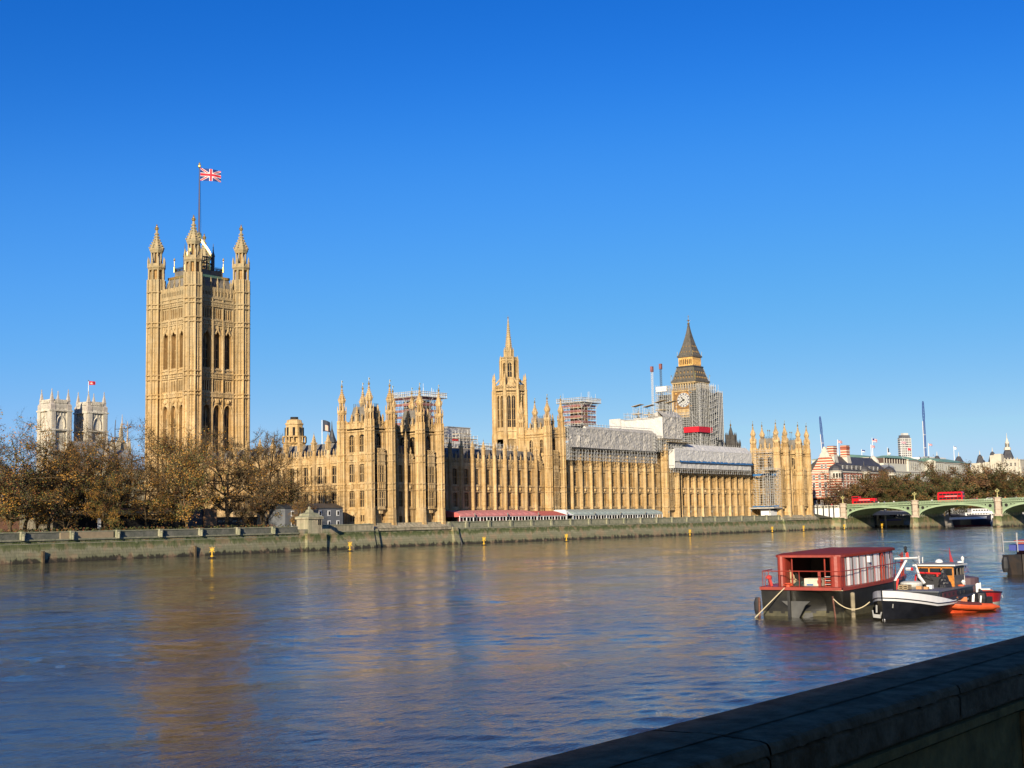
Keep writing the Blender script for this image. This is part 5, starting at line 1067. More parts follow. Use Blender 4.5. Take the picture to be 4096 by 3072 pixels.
# grey two storey cabin building
T = thing('grey_cabin_block', (-13, 6, 5), 'two storey blue grey cabin block with small white framed windows beside the palace', 'building')
GREYB = mat('blue_grey_cladding', (.13,.14,.155), .8, var=.12, vscale=.4)
mb = MB(); mb.box(-27, -7.0, 3, 9, 5, 10.5, 0); mb.build('wall', GREYB, T); mb = MB(); mb.wedge(-27.3, -6.8, 2.8, 6, 10.5, 10.55, 11.8); mb.wedge(-27.3, -6.8, 6, 9.2, 10.5, 11.8, 10.55); mb.build('roof', IRON, T)
for z in (6.6, 9.2):
    for k in range(6): x = -8.8-k*3.15; w_ = MB(); w_.box(x-.5, x+.5, 2.9, 3.02, z-.7, z+.7, 0); w_.box(x-.3, x+.3, 2.86, 2.9, z-.5, z+.5, 1); w_.build('window', [WHITE, VOID], T)
# yellow cross-topped markers standing in the water
where = ['in front of the mottled garden wall, farthest left', 'at the foot of the weedy steps', 'below the dark rope stripe near the red awnings', 'below the join of the red and green awnings', 'below the white sheeted wing, well clear of its neighbours', 'just left of the far pavilion corner', 'below the last turret of the far pavilion', 'beside the bridge abutment', 'under the first arch of the bridge']
for (x, y), wh in zip([(-79.1,-34), (-34.6,-27.9), (17.1,-25), (57.5,-22.4), (152.5,-18.9), (181.6+28,-22.4), (211.7+28,-20.4), (249.5+6,-21.2), (268.2,-27)], where):
    pass
MK = [(-79.1,-34.0), (-34.6,-27.9), (17.1,-25.1), (57.5,-22.4), (131.3,-19.5), (193.9,-17.5), (218.9,-18.0), (252.2,-19.7), (268.2,-29.0)]
for (x, y), wh in zip(MK, where):
    T = thing('water_marker', (x, y, 0), 'yellow cross-topped marker post '+wh, 'marker', 'yellow markers along the river wall')
    a = math.atan2(CAM.y-y, CAM.x-x)+PI/2 if False else math.radians(-35)
    mb = MB(x, y, a); mb.lathe(0, 0, [(.11, -1), (.11, 1.6)], 8); mb.lathe(0, 0, [(.34, .35), (.34, .5)], 8); mb.build('post', YELL, T)
    mb = MB(x, y, a)
    for s_ in (-1, 1): mb.prism([(-.5*s_-.07, 1.2), (-.5*s_+.07, 1.2), (.5*s_+.07, 2.2), (.5*s_-.07, 2.2)], -.10, .10)
    mb.box(-.06, .06, -.08, .08, 1.4, 2.3); mb.box(-.45, .45, -.09, .09, 1.64, 1.78); mb.build('cross', YELL, T)
    mb = MB(x, y, a); mb.lathe(0, 0, [(.75, -.1), (.85, .08), (.5, .2)], 10); mb.build('float_collar', BLACK, T)
# terrace awnings
def stripe_mat(name, a, b, sc):
    m = bpy.data.materials.new(name); m.use_nodes = True; t = m.node_tree; L = t.links.new; p = t.nodes['Principled BSDF']; p.inputs['Roughness'].default_value = .75
    g = nd(t, 'ShaderNodeNewGeometry'); s = nd(t, 'ShaderNodeSeparateXYZ'); L(g.outputs['Position'], s.inputs[0]); q = nd(t, 'ShaderNodeMath', operation='MULTIPLY'); q.inputs[1].default_value = sc; L(s.outputs[0], q.inputs[0])
    f = nd(t, 'ShaderNodeMath', operation='FRACT'); L(q.outputs[0], f.inputs[0]); c = nd(t, 'ShaderNodeMath', operation='GREATER_THAN'); c.inputs[1].default_value = .5; L(f.outputs[0], c.inputs[0])
    mx = nd(t, 'ShaderNodeMix', data_type='RGBA'); mx.inputs[6].default_value = rgba(a); mx.inputs[7].default_value = rgba(b); L(c.outputs[0], mx.inputs[0]); L(mx.outputs[2], p.inputs['Base Color']); return m
PINK = stripe_mat('red_striped_canvas', (.46,.10,.09), (.50,.25,.23), 4.0); PINK2 = stripe_mat('red_flat_canvas', (.40,.07,.05), (.46,.12,.10), 3.0); GREENC = stripe_mat('green_striped_canvas', (.16,.22,.19), (.40,.44,.41), 2.2)
def awning(x0, x1, mt, label, n, barrel=True, post=WHITE, wallm=VOID, zf=7.7, zr=9.5):
    T = thing('terrace_awning', ((x0+x1)/2, 3, 5.25), label, 'awning'); mb = MB(); p = (x1-x0)/n
    for k in range(n):
        a, b = x0+p*k, x0+p*(k+1)
        prof = [(-.1, zf), (-.12, zf+.4), (.25, zf+.85), (.9, zf+1.15), (4.5, zr), (8.5, zr+.2)] if barrel else [(-.1, zf+.1), (-.1, zf+.35), (4.5, zr), (8.5, zr+.1)]
        def fn(u, v, a=a, b=b, prof=prof):
            i = min(int(v*(len(prof)-1)), len(prof)-2); f = v*(len(prof)-1)-i; y = prof[i][0]*(1-f)+prof[i+1][0]*f; z = prof[i][1]*(1-f)+prof[i+1][1]*f
            return (a+(b-a)*u, y, z-(.14 if barrel and .05 < v < .7 else .03)*(4*(u-.5)**2))
        mb.grid(fn, 6, 10)
    mb.add([(x0,-.1,zf),(x0,-.1,zf+.4),(x0,.9,zf+1.1),(x0,4.5,zr),(x0,8.5,zr+.1),(x0,8.5,zf)], [(0,1,2,3,4,5)]); mb.build('canopy', mt, T)
    mb = MB()
    for k in range(n+1): x = x0+p*k; mb.box(x-.12, x+.12, -.05, .15, 5.25, zf+.3); 
    for k in range(n): x = x0+p*(k+.5); mb.box(x-.06, x+.06, 0, .1, 5.25, zf+.2)
    mb.box(x0, x1, -.06, .12, zf-.15, zf+.02); mb.build('post_frame', post, T)
    mb = MB(); mb.box(x0+.1, x1-.1, 3.0, 3.1, 5.3, zf+.9, 0)
    for k in range(0, n, 3): mb.box(x0+p*k+.2, x0+p*(k+1)-.2, .8, .9, 5.3, 7.4, 1)
    mb.build('back_screen', [wallm, mat('awning_side_panel', (.25,.06,.05) if mt is not GREENC else (.30,.34,.34), .8)], T)
awning(36.5, 73.0, PINK, 'long red and white striped barrel awning on the terrace, nearest the pavilion', 12)
awning(73.2, 88.2, PINK2, 'plain red awning without barrel folds between the striped and green awnings', 5, False, zf=7.6, zr=9.2)
awning(92.0, 145.5, GREENC, 'long green and white barrel awning on the terrace beyond the red ones', 17)
T = thing('white_marquee', (90, 3, 5.25), 'small white peaked marquee end between the red and green awnings', 'marquee'); mb = MB(); mb.hip(88.3, 92, -.2, 8, 7.7, 9.5, 1.8, 2.0); mb.build('canopy', WHITE, T)
mb = MB(); [mb.box(x-.08, x+.08, y-.08, y+.08, 5.25, 7.8) for x in (88.5, 91.8) for y in (0, 7.5)]; mb.build('post_frame', WHITE, T)
# terrace lamp posts and shrubs
LAMPI = MB()
for k in range(13):
    x = 42.5+k*15.2
    if x > 228: break
    T = thing('terrace_lamp', (x, -.6, 5.25), 'slim dark terrace lamp post, '+['leftmost, by the striped red awning', 'by the middle of the striped red awning', 'by the right end of the striped red awning', 'before the plain red awning', 'before the left end of the green awning', 'before the middle of the green awning', 'before the right end of the green awning', 'first beyond the green awning', 'second beyond the green awning', 'third beyond the green awning', 'fourth beyond the green awning', 'fifth beyond the green awning', 'nearest the white site cabin'][k], 'street lamp', 'lamp posts along the palace terrace')
    mb = MB(x, -.6, 0, 5.25); mb.lathe(0, 0, [(.16, 0), (.1, .5), (.06, .6), (.05, 2.6)], 6); mb.build('post', IRON, T); mb = MB(x, -.6, 0, 5.25); mb.lathe(0, 0, [(.08, 2.6), (.24, 3.1), (.28, 3.15), (.05, 3.5)], 6); mb.build('lantern', mat('lamp_glass_%d' % k, (.25,.25,.22), .3) if k == 0 else bpy.data.materials['lamp_glass_0'], T)
SHR = mat('box_shrub_leaves', (.035,.06,.015), .9, var=.5, vscale=3)
for k, (x, wh) in enumerate([(150, 'right beside the end of the green awning'), (170, 'under the joint of the grey and white roof covers'), (182, 'second from the left of them'), (196, 'third from the left of them'), (216, 'left of the white site cabin'), (221, 'right up against the white site cabin')]):
    mb = MB(); rr = random.Random(k)
    for _ in range(220): 
        a, b, r = rr.random()*2*PI, rr.random()*1.4, .8+rr.random()*.3; px, py, pz = x+r*1.2*math.cos(a)*math.cos(b), 2+r*math.sin(a)*math.cos(b), 5.3+r*math.sin(b)*1.1
        mb.add([(px-.2,py,pz-.1),(px+.2,py-.1,pz),(px,py+.1,pz+.25)], [(0,1,2)])
    tag(mb.build('clipped_shrub', SHR, None, base=(x, 2, 5.25)), 'clipped green shrub on the terrace, '+wh, 'shrub', 'clipped shrubs on the terrace')
# long rope stain / drain pipe down the terrace wall
mb = MB(); mb.bar((31.0,-1.2,6.0),(32.3,-3.2,2.2),.55); mb.bar((32.3,-3.2,2.2),(32.8,-3.9,-.5),.5); tag(mb.build('drain_pipe', BLACK), 'black pipe running down the terrace wall beside the near pavilion', 'pipe')
# ================================================================ foreground parapet (our bank)
FGM = mat('dark_granite_parapet', (.12,.055,.018), .85, spec=.08, col2=(.26,.15,.07), vscale=9, bump=.006, bscale=60, detail=10)
FGP = mat('dark_parapet_panel', (.36,.20,.06), .95, spec=.05, col2=(.20,.11,.035), vscale=5, bump=.01, bscale=26, detail=10)
T = thing('near_parapet', (-243, -244.4, 4.6), 'dark weathered granite parapet with a rounded coping in the near foreground', 'wall')
zt = 5.755; y_o, y_i = -244.18, -244.62
def fgcoping(a, b, o=0):
    mb = MB(); prof = [(y_o+.03, zt-.16), (y_o+.025, zt-.03), (y_o+.01, zt-.004), (y_o-.02, zt+.004), ((y_o+y_i)/2-.06, zt+.010), ((y_o+y_i)/2+.04, zt+.010), (y_i+.03, zt+.003), (y_i+.008, zt-.002), (y_i, zt-.014), (y_i-.004, zt-.034), (y_i+.012, zt-.040), (y_i-.001, zt-.052), (y_i-.001, zt-.135)]
    n = max(2, int((b-a)/.03))
    def fn(u, v):
        i = min(int(round(v*(len(prof)-1))), len(prof)-1); y, z = prof[i]; x = a+(b-a)*u
        e_ = (0, 0, .3, .3, .3, .3, .4, .8, 1, 1, 1, .6, .2, .2, .2)[min(i, 14)]; w = (noise.noise(Vector((x*3.1, y*6, 0)))*.003+noise.noise(Vector((x*13, y*14, 0)))*.004)*e_-(.006 if 7 <= i <= 11 and noise.noise(Vector((x*17, 3, 0))) > .35 else 0)
        return (x, y, z+w)
    mb.grid(fn, n, len(prof)-1); return mb
for k in range(12):
    a = -252+k*1.62; mb = fgcoping(a+.004, a+1.612); mb.box(a+.004, a+1.612, y_i+.02, y_o+.01, zt-.5, zt-.08); mb.build('coping_stone', FGM, T, smooth=False)
mb = MB(); mb.box(-252, -232, y_i+.03, y_o+.02, 4.0, zt-.14); mb.box(-252, -232, y_i-.012, y_i+.03, zt-.185, zt-.15); mb.box(-252, -232, y_i+.012, y_i+.03, 4.0, zt-.2, 0)
mb.build('panel_wall', FGP, T)
mb = MB(); mb.box(-252, -232, y_o, y_o+1.6, -3, 4.55); mb.build('river_face', TERW, T)
for k in range(7): x = -250+k*2.9; p_ = MB(); p_.box(x-.22, x+.22, y_i-.02, y_i+.01, 4.6, zt-.2); p_.build('pilaster', FGP, T)
mb = MB(); mb.add([(-400,-262,4.604),(-100,-262,4.604),(-100,-244.2,4.604),(-400,-244.2,4.604)], [(0,1,2,3)]); struct(mb.build('pavement', PAVE))
# unseen block added behind the viewer to keep the parapet in shade
T = thing('shade_block', (-305, -285, 4.6), 'unseen brick block added behind the viewer to shade the near parapet', 'building')
mb = MB(-305, -283, math.radians(0)); mb.box(-45, 40, -12, 10.5, 0, 28)
mb.build('wall', mat('brown_brick', (.22,.11,.07), .85, var=.15, vscale=1), T)
for k in range(12):
    for z in (5, 11, 17, 23): w_ = MB(-305, -283); w_.box(-42+k*6.8, -40+k*6.8, 10.45, 10.6, z, z+2.6); w_.build('window', GLASS, T)
# ================================================================ the green arched bridge
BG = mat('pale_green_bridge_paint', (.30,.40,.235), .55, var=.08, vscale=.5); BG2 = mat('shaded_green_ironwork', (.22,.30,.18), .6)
GRAN = mat('pinkish_granite', (.50,.40,.30), .8, var=.15, vscale=1.2); PIERM = wall_mat('bridge_pier_stone', 5.2, 4.4, 2.0)
XB0, XB1 = 285.0, 311.0
T = thing('arch_bridge', (298, -70, 0), 'pale green iron bridge of low arches on granite piers crossing the river', 'bridge')
PY = [-4.8, -36.9, -71.2, -106.5, -142.5, -178.5, -213.8, -246.0]
def decktop(y): return 10.45+1.35*math.sin(min(1, max(0, -y/250))*PI)**.8
for i in range(7):
    ya, yb = PY[i]-1.7, PY[i+1]+1.7; yc = (ya+yb)/2; R = (ya-yb)/2; zs = 4.7; zc = decktop(yc)-2.15; h = zc-zs; N = 22
    E = [(yc+R*math.cos(PI*k/N), zs+h*math.sin(PI*k/N)**.92) for k in range(N+1)]
    sp = MB()
    for x0 in (XB0,):
        for (a, za), (b, zb) in zip(E[:-1], E[1:]):
            sp.add([(x0,a,za),(x0,b,zb),(x0,b,decktop(b)-1.35),(x0,a,decktop(a)-1.35),(x0+.3,a,za),(x0+.3,b,zb)], [(0,1,2,3),(0,1,5,4)], 0)
    # pierced quatrefoils in the spandrels (dark roundels framed by a ring)
    for s_ in (1, -1):
        for dy, dz, r in ((R-1.5, 1.5, .8), (R-3.4, 2.6, .42), (R-4.7, 3.0, .3)):
            y = yc+s_*dy; zz = min(zs+h*.30+dz+1.1, decktop(y)-2.0-r)
            if zz-r > zs+h*math.sqrt(max(0, 1-(dy/R)**2))+.3 or dy > R-2:
                ring = [(XB0-.06, y+r*math.cos(k*PI/6), zz+r*math.sin(k*PI/6)) for k in range(12)]
                sp.add(ring, [tuple(range(12))], 2)
                for k in range(12): sp.bar(ring[k], ring[(k+1) % 12], .16, 1)
    sp.build('spandrel', [BG2, BG, VOID], T); sp = MB()
    for (a, za), (b, zb) in zip(E[:-1], E[1:]): sp.add([(XB1,a,za),(XB1,b,zb),(XB1,b,decktop(b)-1.35),(XB1,a,decktop(a)-1.35)], [(0,1,2,3)], 0)
    sp.build('spandrel', [BG2], T)
    ar = MB()
    for (a, za), (b, zb) in zip(E[:-1], E[1:]):
        n1 = .75
        ar.add([(XB0-.3,a,za),(XB0-.3,b,zb),(XB0-.3,b,zb+n1),(XB0-.3,a,za+n1),(XB0+.1,a,za),(XB0+.1,b,zb),(XB0+.1,b,zb+n1),(XB0+.1,a,za+n1)], [(0,1,2,3),(0,1,5,4),(3,2,6,7)], 0)
        for x in [XB0+2.2+2.6*k for k in range(9)]: ar.add([(x,a,za),(x,b,zb),(x,b,zb+1.0),(x,a,za+1.0),(x+.35,a,za),(x+.35,b,zb)], [(0,1,2,3),(0,1,5,4)], 1)
        ar.add([(XB0,a,za+1.0),(XB0,b,zb+1.0),(XB1,b,zb+1.0),(XB1,a,za+1.0)], [(0,1,2,3)], 1)
    ar.build('arch_rib', [BG, BG2], T)
    K = 44
    for x0 in (XB0-.25, XB1-.1):
        pr = MB()
        for k in range(K):
            y1, y2 = ya+(yb-ya)*k/K, ya+(yb-ya)*(k+1)/K; z = decktop((y1+y2)/2)
            pr.add([(x0,y1,z-.18),(x0,y2,z-.18),(x0,y2,z),(x0,y1,z),(x0+.35,y1,z-.18),(x0+.35,y2,z-.18),(x0+.35,y2,z),(x0+.35,y1,z)], [(0,1,2,3),(3,2,6,7),(0,1,5,4)], 0)
            pr.add([(x0-.2,y1,z-1.5),(x0-.2,y2,z-1.5),(x0-.2,y2,z-1.15),(x0-.2,y1,z-1.15),(x0+.35,y1,z-1.15),(x0+.35,y2,z-1.15),(x0+.35,y1,z-1.5),(x0+.35,y2,z-1.5)], [(0,1,2,3),(3,2,5,4),(0,1,7,6)], 0)
            ym = y1+(y2-y1)*.5; pr.box(x0+.05, x0+.25, ym-.19, ym+.19, z-1.15, z-.18, 0)
            pr.box(x0+.05, x0+.25, y2-.35, y1+.35, z-1.16, z-.82, 0) if False else pr.box(x0+.05, x0+.25, y2, y1, z-1.16, z-.62, 0)
            pr.box(x0+.05, x0+.25, y2, y1, z-.32, z-.17, 0)
        pr.build('balustrade', [BG], T)
dk = MB()
for k in range(60):
    y1, y2 = -4.8-241.2*k/60, -4.8-241.2*(k+1)/60; a, b = decktop(y1)-1.2, decktop(y2)-1.2
    dk.add([(XB0,y1,a),(XB1,y1,a),(XB1,y2,b),(XB0,y2,b),(XB0,y1,a-.6),(XB1,y1,a-.6),(XB1,y2,b-.6),(XB0,y2,b-.6)], [(0,1,2,3),(4,5,6,7),(0,3,7,4),(1,2,6,5)])
dk.build('road_deck', mat('asphalt', (.05,.05,.05), .9), T)
for i, y in enumerate(PY[:-1]):
    p = MB(); w = 1.9
    for x0, x1, s_ in ((XB0-2.2, XB1+2.2, 1),):
        p.add([(x0-1.6,y,-3),(x0,y+w+.5,-3),(x1,y+w+.5,-3),(x1+1.6,y,-3),(x1,y-w-.5,-3),(x0,y-w-.5,-3),(x0-.9,y,4.5),(x0+.3,y+w*.8,4.5),(x1-.3,y+w*.8,4.5),(x1+.9,y,4.5),(x1-.3,y-w*.8,4.5),(x0+.3,y-w*.8,4.5)],
              [(0,1,7,6),(1,2,8,7),(2,3,9,8),(3,4,10,9),(4,5,11,10),(5,0,6,11),(6,7,8,9,10,11)], 0)
    p.lathe(XB0-.7, y, [(1.9, 4.3), (1.9, 4.9), (1.35, 5.4)], 8, None, 1); zt_ = decktop(y)
    p.lathe(XB0-.3, y, [(1.35, 4.9), (1.3, 7.0), (1.5, 7.1), (1.5, 7.4), (1.3, 7.5), (1.3, zt_-1.5), (1.6, zt_-1.3), (1.6, zt_-.9), (1.45, zt_-.8), (1.45, zt_+.0), (1.7, zt_+.1), (1.7, zt_+.35), (.6, zt_+.5)], 8, None, 1)
    p.box(XB0+.5, XB1-.5, y-1.5, y+1.5, 3, 8.2, 0); p.build('pier', [PIERM, GRAN], T)
LMPY = mat('cream_gilt_lamp_paint', (.52,.48,.20), .5)
def lamp(x, y, z, label, k=.85):
    T2 = thing('bridge_lamp', (x, y, z), label, 'street lamp', 'three-branched lamps on the bridge'); mb = MB(x, y, 0, z)
    mb.lathe(0, 0, [(.45*k, 0), (.4*k, .5*k), (.22*k, .8*k), (.15*k, 2.2*k), (.35*k, 2.5*k), (.12*k, 2.7*k), (.1*k, 3.3*k)], 8)
    for a in (PI/2, -PI/2, 0): mb.bar((0, 0, 2.5*k), (.75*k*math.cos(a), .75*k*math.sin(a), 2.75*k), .16*k)
    mb.build('post', LMPY, T2); mb = MB(x, y, 0, z)
    for a, r, zz in ((PI/2, .75, 2.75), (-PI/2, .75, 2.75), (0, 0, 3.3)): mb.lathe(r*k*math.cos(a), r*k*math.sin(a), [(.12*k, zz*k), (.32*k, (zz+.5)*k), (.34*k, (zz+.55)*k), (.05, (zz+.85)*k)], 6)
    mb.build('lantern', LMPY, T2)
lamp(XB0-.3, PY[0], decktop(PY[0])+.4, 'three-branched lamp over the stone abutment where the bridge meets the palace bank', .8)
lamp(XB0-.3, PY[1], decktop(PY[1])+.4, 'three-branched cream lamp over the first river pier of the bridge')
lamp(XB0-.3, PY[2], decktop(PY[2])+.4, 'three-branched cream lamp over the second river pier, near the right edge')
lamp(XB1+.2, -46.8, decktop(-46.8)+.1, 'cream lamp on the far parapet just left of the red bus in mid bridge', .9)
lamp(XB1+.2, -84.0, decktop(-82)+.1, 'cream lamp on the far parapet at the right edge beyond the second pier', .9)
lamp(XB0-.3, PY[3], decktop(PY[3])+.4, 'three-branched cream lamp over the third river pier, beyond the right edge')
# bridge approach on the palace side, with the stone balustrade wall beside it
T = thing('bridge_approach_wall', (285, 20, 0), 'pale stone approach wall with dark vertical pilasters between the far pavilion and the bridge', 'wall')
mb = MB(); mb.box(284.4, 285.0, -3.2, 60, 5, 9.3, 0); mb.box(284.2, 285.2, -3.2, 60, 9.9, 10.3, 1)
for k in range(40): y = -2.6+k*1.6; mb.box(284.5, 284.9, y-.3, y+.3, 9.3, 9.9, 1)
mb.box(284.25, 285.1, -3.2, 60, 9.1, 9.35, 1); mb.build('wall_face', [WHITE, STONE_W], T)
mb = MB(); 
for y in (-.6, 1.5, 4.2, 7.0, 9.8, 12): mb.box(284.0, 284.4, y-.22, y+.22, 5, 10.2)
mb.build('pilaster', BLACK, T)
mb = MB(); mb.box(285, 311, -4, 90, 4, 9.2); struct(mb.build('road', bpy.data.materials['asphalt']))
T = thing('abutment_river_wall', (275, -5, 0), 'mossy river wall stepping back between the far pavilion and the bridge abutment', 'wall')
mb = MB(); mb.add([(264,-3.4,-3),(266.4,-3.4,-3),(265.6,-2.2,4.4),(264,-2.2,4.4),(266.4,4,-3),(265.6,4,4.4)], [(0,1,2,3),(1,4,5,2)], 0)
mb.add([(265,4,-3),(279,-3,-3),(279,-2,4.4),(265,4.4,4.4)], [(0,1,2,3)], 0); mb.box(265, 285, -2, 12, -3, 5.0, 0); mb.add([(279,-4,-3),(285,-6.2,-3),(285,-6.2,4.6),(279,-4,4.6)], [(0,1,2,3)], 0); mb.box(279, 286, -6, 2, -3, 4.8, 0)
mb.wedge(266, 279, -2.6, 6, 4.9, 5.0, 6.8, 1); mb.build('wall_face', [PIERM, GRASS], T)
# ---------------------------------------------------------------- traffic
BWIN = mat('bus_window_glass', (.02,.022,.025), .1)
def bus(x, y, z, label, L=10.6, opentop=False):
    T2 = thing('double_decker_bus', (x, y, z), label, 'bus'); W, H = 2.5, 4.4; mb = MB(x, y, 0, z); h = L/2
    mb.hip(-W/2, W/2, -h, h, .35, 1.0, -.0, 0); mb.box(-W/2, W/2, -h, h, 1.0, 2.35)
    if opentop: mb.box(-W/2, W/2, -h, h, 2.35, 3.3); mb.box(-W/2, W/2, h-3.2, h, 3.3, 4.1); mb.box(-W/2, W/2, h-3.3, h, 4.1, 4.25)
    else:
        mb.hip(-W/2, W/2, -h, h, 2.35, 4.15, .08, .12); mb.hip(-W/2+.08, W/2-.08, -h+.15, h-.15, 4.15, 4.45, .35, .5)
    mb.build('body', RED, T2)
    for k, (z0, z1) in enumerate(((1.35, 2.15), (3.0, 3.75))):
        if opentop and k: w_ = MB(x, y, 0, z); w_.box(-W/2-.01, W/2+.01, h-3.0, h-.2, 3.35, 4.0); w_.build('window', BWIN, T2); continue
        n = 6; p_ = (L-1.2)/n
        for i in range(n): w_ = MB(x, y, 0, z); w_.box(-W/2-.02, W/2+.02, -h+.5+p_*i+.08, -h+.5+p_*(i+1)-.08, z0, z1); w_.build('window', BWIN, T2)
        w_ = MB(x, y, 0, z); w_.box(-W/2+.2, W/2-.2, -h-.03, h+.03, z0-.1, z1); w_.build('end_window', BWIN, T2)
    for yy in (-h+2.2, h-2.4):
        for sx in (-1, 1):
            w_ = MB(x, y, 0, z); n = 14; pts = [(yy+.5*math.cos(2*PI*k/n), .5+.5*math.sin(2*PI*k/n)) for k in range(n)]
            w_.add([(sx*(W/2-.25), a, b) for a, b in pts]+[(sx*(W/2+.03), a, b) for a, b in pts], [tuple(range(n)), tuple(range(2*n-1, n-1, -1))]+[(k, (k+1) % n, n+(k+1) % n, n+k) for k in range(n)]); w_.build('wheel', BLACK, T2)
    a_ = MB(x, y, 0, z); a_.box(-W/2-.03, -W/2, -h+1.2, h-1.4, 2.42, 2.88, 0); a_.box(-W/2-.04, -W/2-.03, -h+2.2, h-3.2, 2.52, 2.74, 1); a_.build('advert_panel', [RED, mat('pale_advert_lettering', (.75,.5,.45), .6)], T2)
    for s_ in (-1, 1): l_ = MB(x, y, 0, z); l_.box(-W/2+.2, -W/2+.5, s_*h-.03, s_*h+.03, .8, 1.0); l_.build('headlight', WHITE, T2)
bus(291, -12.0, decktop(-12)-1.15+.1, 'open topped red double decker bus at the palace end of the bridge', 10.5, True)
bus(291, -50.0, decktop(-50)-1.15+.15, 'closed red double decker bus crossing over the second arch')
def car(x, y, z, label, mt, L=4.4, van=False):
    T2 = thing('car' if not van else 'van', (x, y, z), label, 'car' if not van else 'van'); h = L/2; mb = MB(x, y, 0, z)
    side = [(-h, .35), (-h, .85), (-h+.9, 1.0), (-h+1.6, 1.5), (h-1.3, 1.55), (h-.4, 1.0), (h, .9), (h, .35)] if not van else [(-h, .35), (-h, 1.2), (-h+.7, 1.4), (-h+1.2, 2.1), (h-.1, 2.15), (h, .35)]
    n = len(side); mb.add([(-.88, a, b) for a, b in side]+[(.88, a, b) for a, b in side], [tuple(range(n)), tuple(range(2*n-1, n-1, -1))]+[(k, n+k, n+(k+1) % n, (k+1) % n) for k in range(n)]); mb.build('body', mt, T2)
    w_ = MB(x, y, 0, z); w_.box(-.9, .9, -h+1.5, h-1.4, 1.02 if not van else 1.4, 1.4 if not van else 1.9); w_.build('window', BWIN, T2)
    for yy in (-h+.85, h-.85):
        for sx in (-1, 1): w_ = MB(x, y, 0, z); w_.add([(sx*(.9), yy+.33*math.cos(2*PI*k/10), .33+.33*math.sin(2*PI*k/10)) for k in range(10)]+[(sx*.65, yy+.33*math.cos(2*PI*k/10), .33+.33*math.sin(2*PI*k/10)) for k in range(10)], [tuple(range(10))]+[(k, (k+1) % 10, 10+(k+1) % 10, 10+k) for k in range(10)]); w_.build('wheel', BLACK, T2)
cm = {n: mat(n+'_car_paint', c, .3) for n, c in (('white', (.7,.7,.7)), ('black', (.02,.02,.02)), ('silver', (.35,.36,.38)), ('dark_red', (.2,.02,.02)))}
for y, n, wh in ((-66.0, 'white', 'just left of the second pier lamp'), (-29.8, 'black', 'over the right end of the first arch'), (-59.0, 'dark_red', 'just right of the closed red bus'), (-75.5, 'black', 'just right of the second pier lamp'), (-81, 'silver', 'near the right edge of the picture'), (8.5, 'silver', 'on the bridge approach left of the open bus'), (14.5, 'dark_red', 'on the bridge approach, the farther from the bus')):
    car(291.5 if y < 0 else 288.5, y, decktop(min(0, y))-1.15+(0 if y > -5 else 0), '%s car on the bridge, %s' % (n.replace('_', ' '), wh), cm[n])
# pedestrians along the parapet: one continuous small figure each
def person(x, y, z, label, coat, k=1.0, rz=0):
    P = thing('person', (x, y, z), label, 'person', 'people walking on the bridge'); mb = MB(x, y, rz, z)
    prof = [(.10, .02), (.13, .08), (.10, .12), (.12, .45), (.16, .8), (.22, .95), (.21, 1.15), (.27, 1.42), (.16, 1.5), (.06, 1.52), (.06, 1.56), (.10, 1.62), (.115, 1.70), (.07, 1.78), (.01, 1.8)]
    for s_ in (-1, 1): mb.lathe(0, s_*.1, [(.07, 0), (.08, .1), (.10, .5), (.13, .85)], 8, 0, 1)
    mb.lathe(0, 0, [(.2, .8), (.23, 1.0), (.22, 1.2), (.28, 1.42), (.15, 1.5)], 10, 0, 0); mb.lathe(0, 0, [(.06, 1.48), (.06, 1.55), (.11, 1.62), (.12, 1.7), (.08, 1.79), (.01, 1.82)], 10, 0, 2)
    for s_ in (-1, 1): mb.bar((0, s_*.26, 1.42), (.06, s_*.33, 1.1), .12, 0, .09); mb.bar((.06, s_*.33, 1.1), (.18, s_*.3, .85), .09, 0, .07)
    mb.build('body', [coat, NAVY, mat('skin', (.45,.28,.2), .6) if 'skin' not in bpy.data.materials else bpy.data.materials['skin']], P)
coats = [('black', (.02,.02,.02)), ('red', (.45,.03,.03)), ('white', (.7,.7,.68)), ('blue', (.04,.08,.25)), ('orange', (.6,.2,.04)), ('grey', (.2,.2,.2))]
cmats = [mat(n+'_coat', c, .9) for n, c in coats]
spots = [(-18.2, 0, 'right beside the open red bus'), (-20.0, 2, 'second right of the open bus'), (-22.5, 3, 'above the crown of the first arch'), (-27, 2, 'above the right haunch of the first arch'), (-33.5, 0, 'one step left of the first river pier'), (-43.2, 2, 'left of the closed red bus'), (-62.3, 1, 'between the closed bus and the white car'), (-69, 4, 'closest to the second pier lamp'), (-73.4, 4, 'right of the second pier lamp'), (-78, 5, 'near the right edge of the picture'), (1.5, 1, 'by the lamp at the palace abutment'), (4.5, 0, 'by the stone balustrade of the approach')]
for i, (y, c, wh) in enumerate(spots): person(286.6+(i % 3)*.4, y, decktop(min(0, y))-1.1, 'person in a %s coat on the bridge, %s' % (coats[c][0], wh), cmats[c])
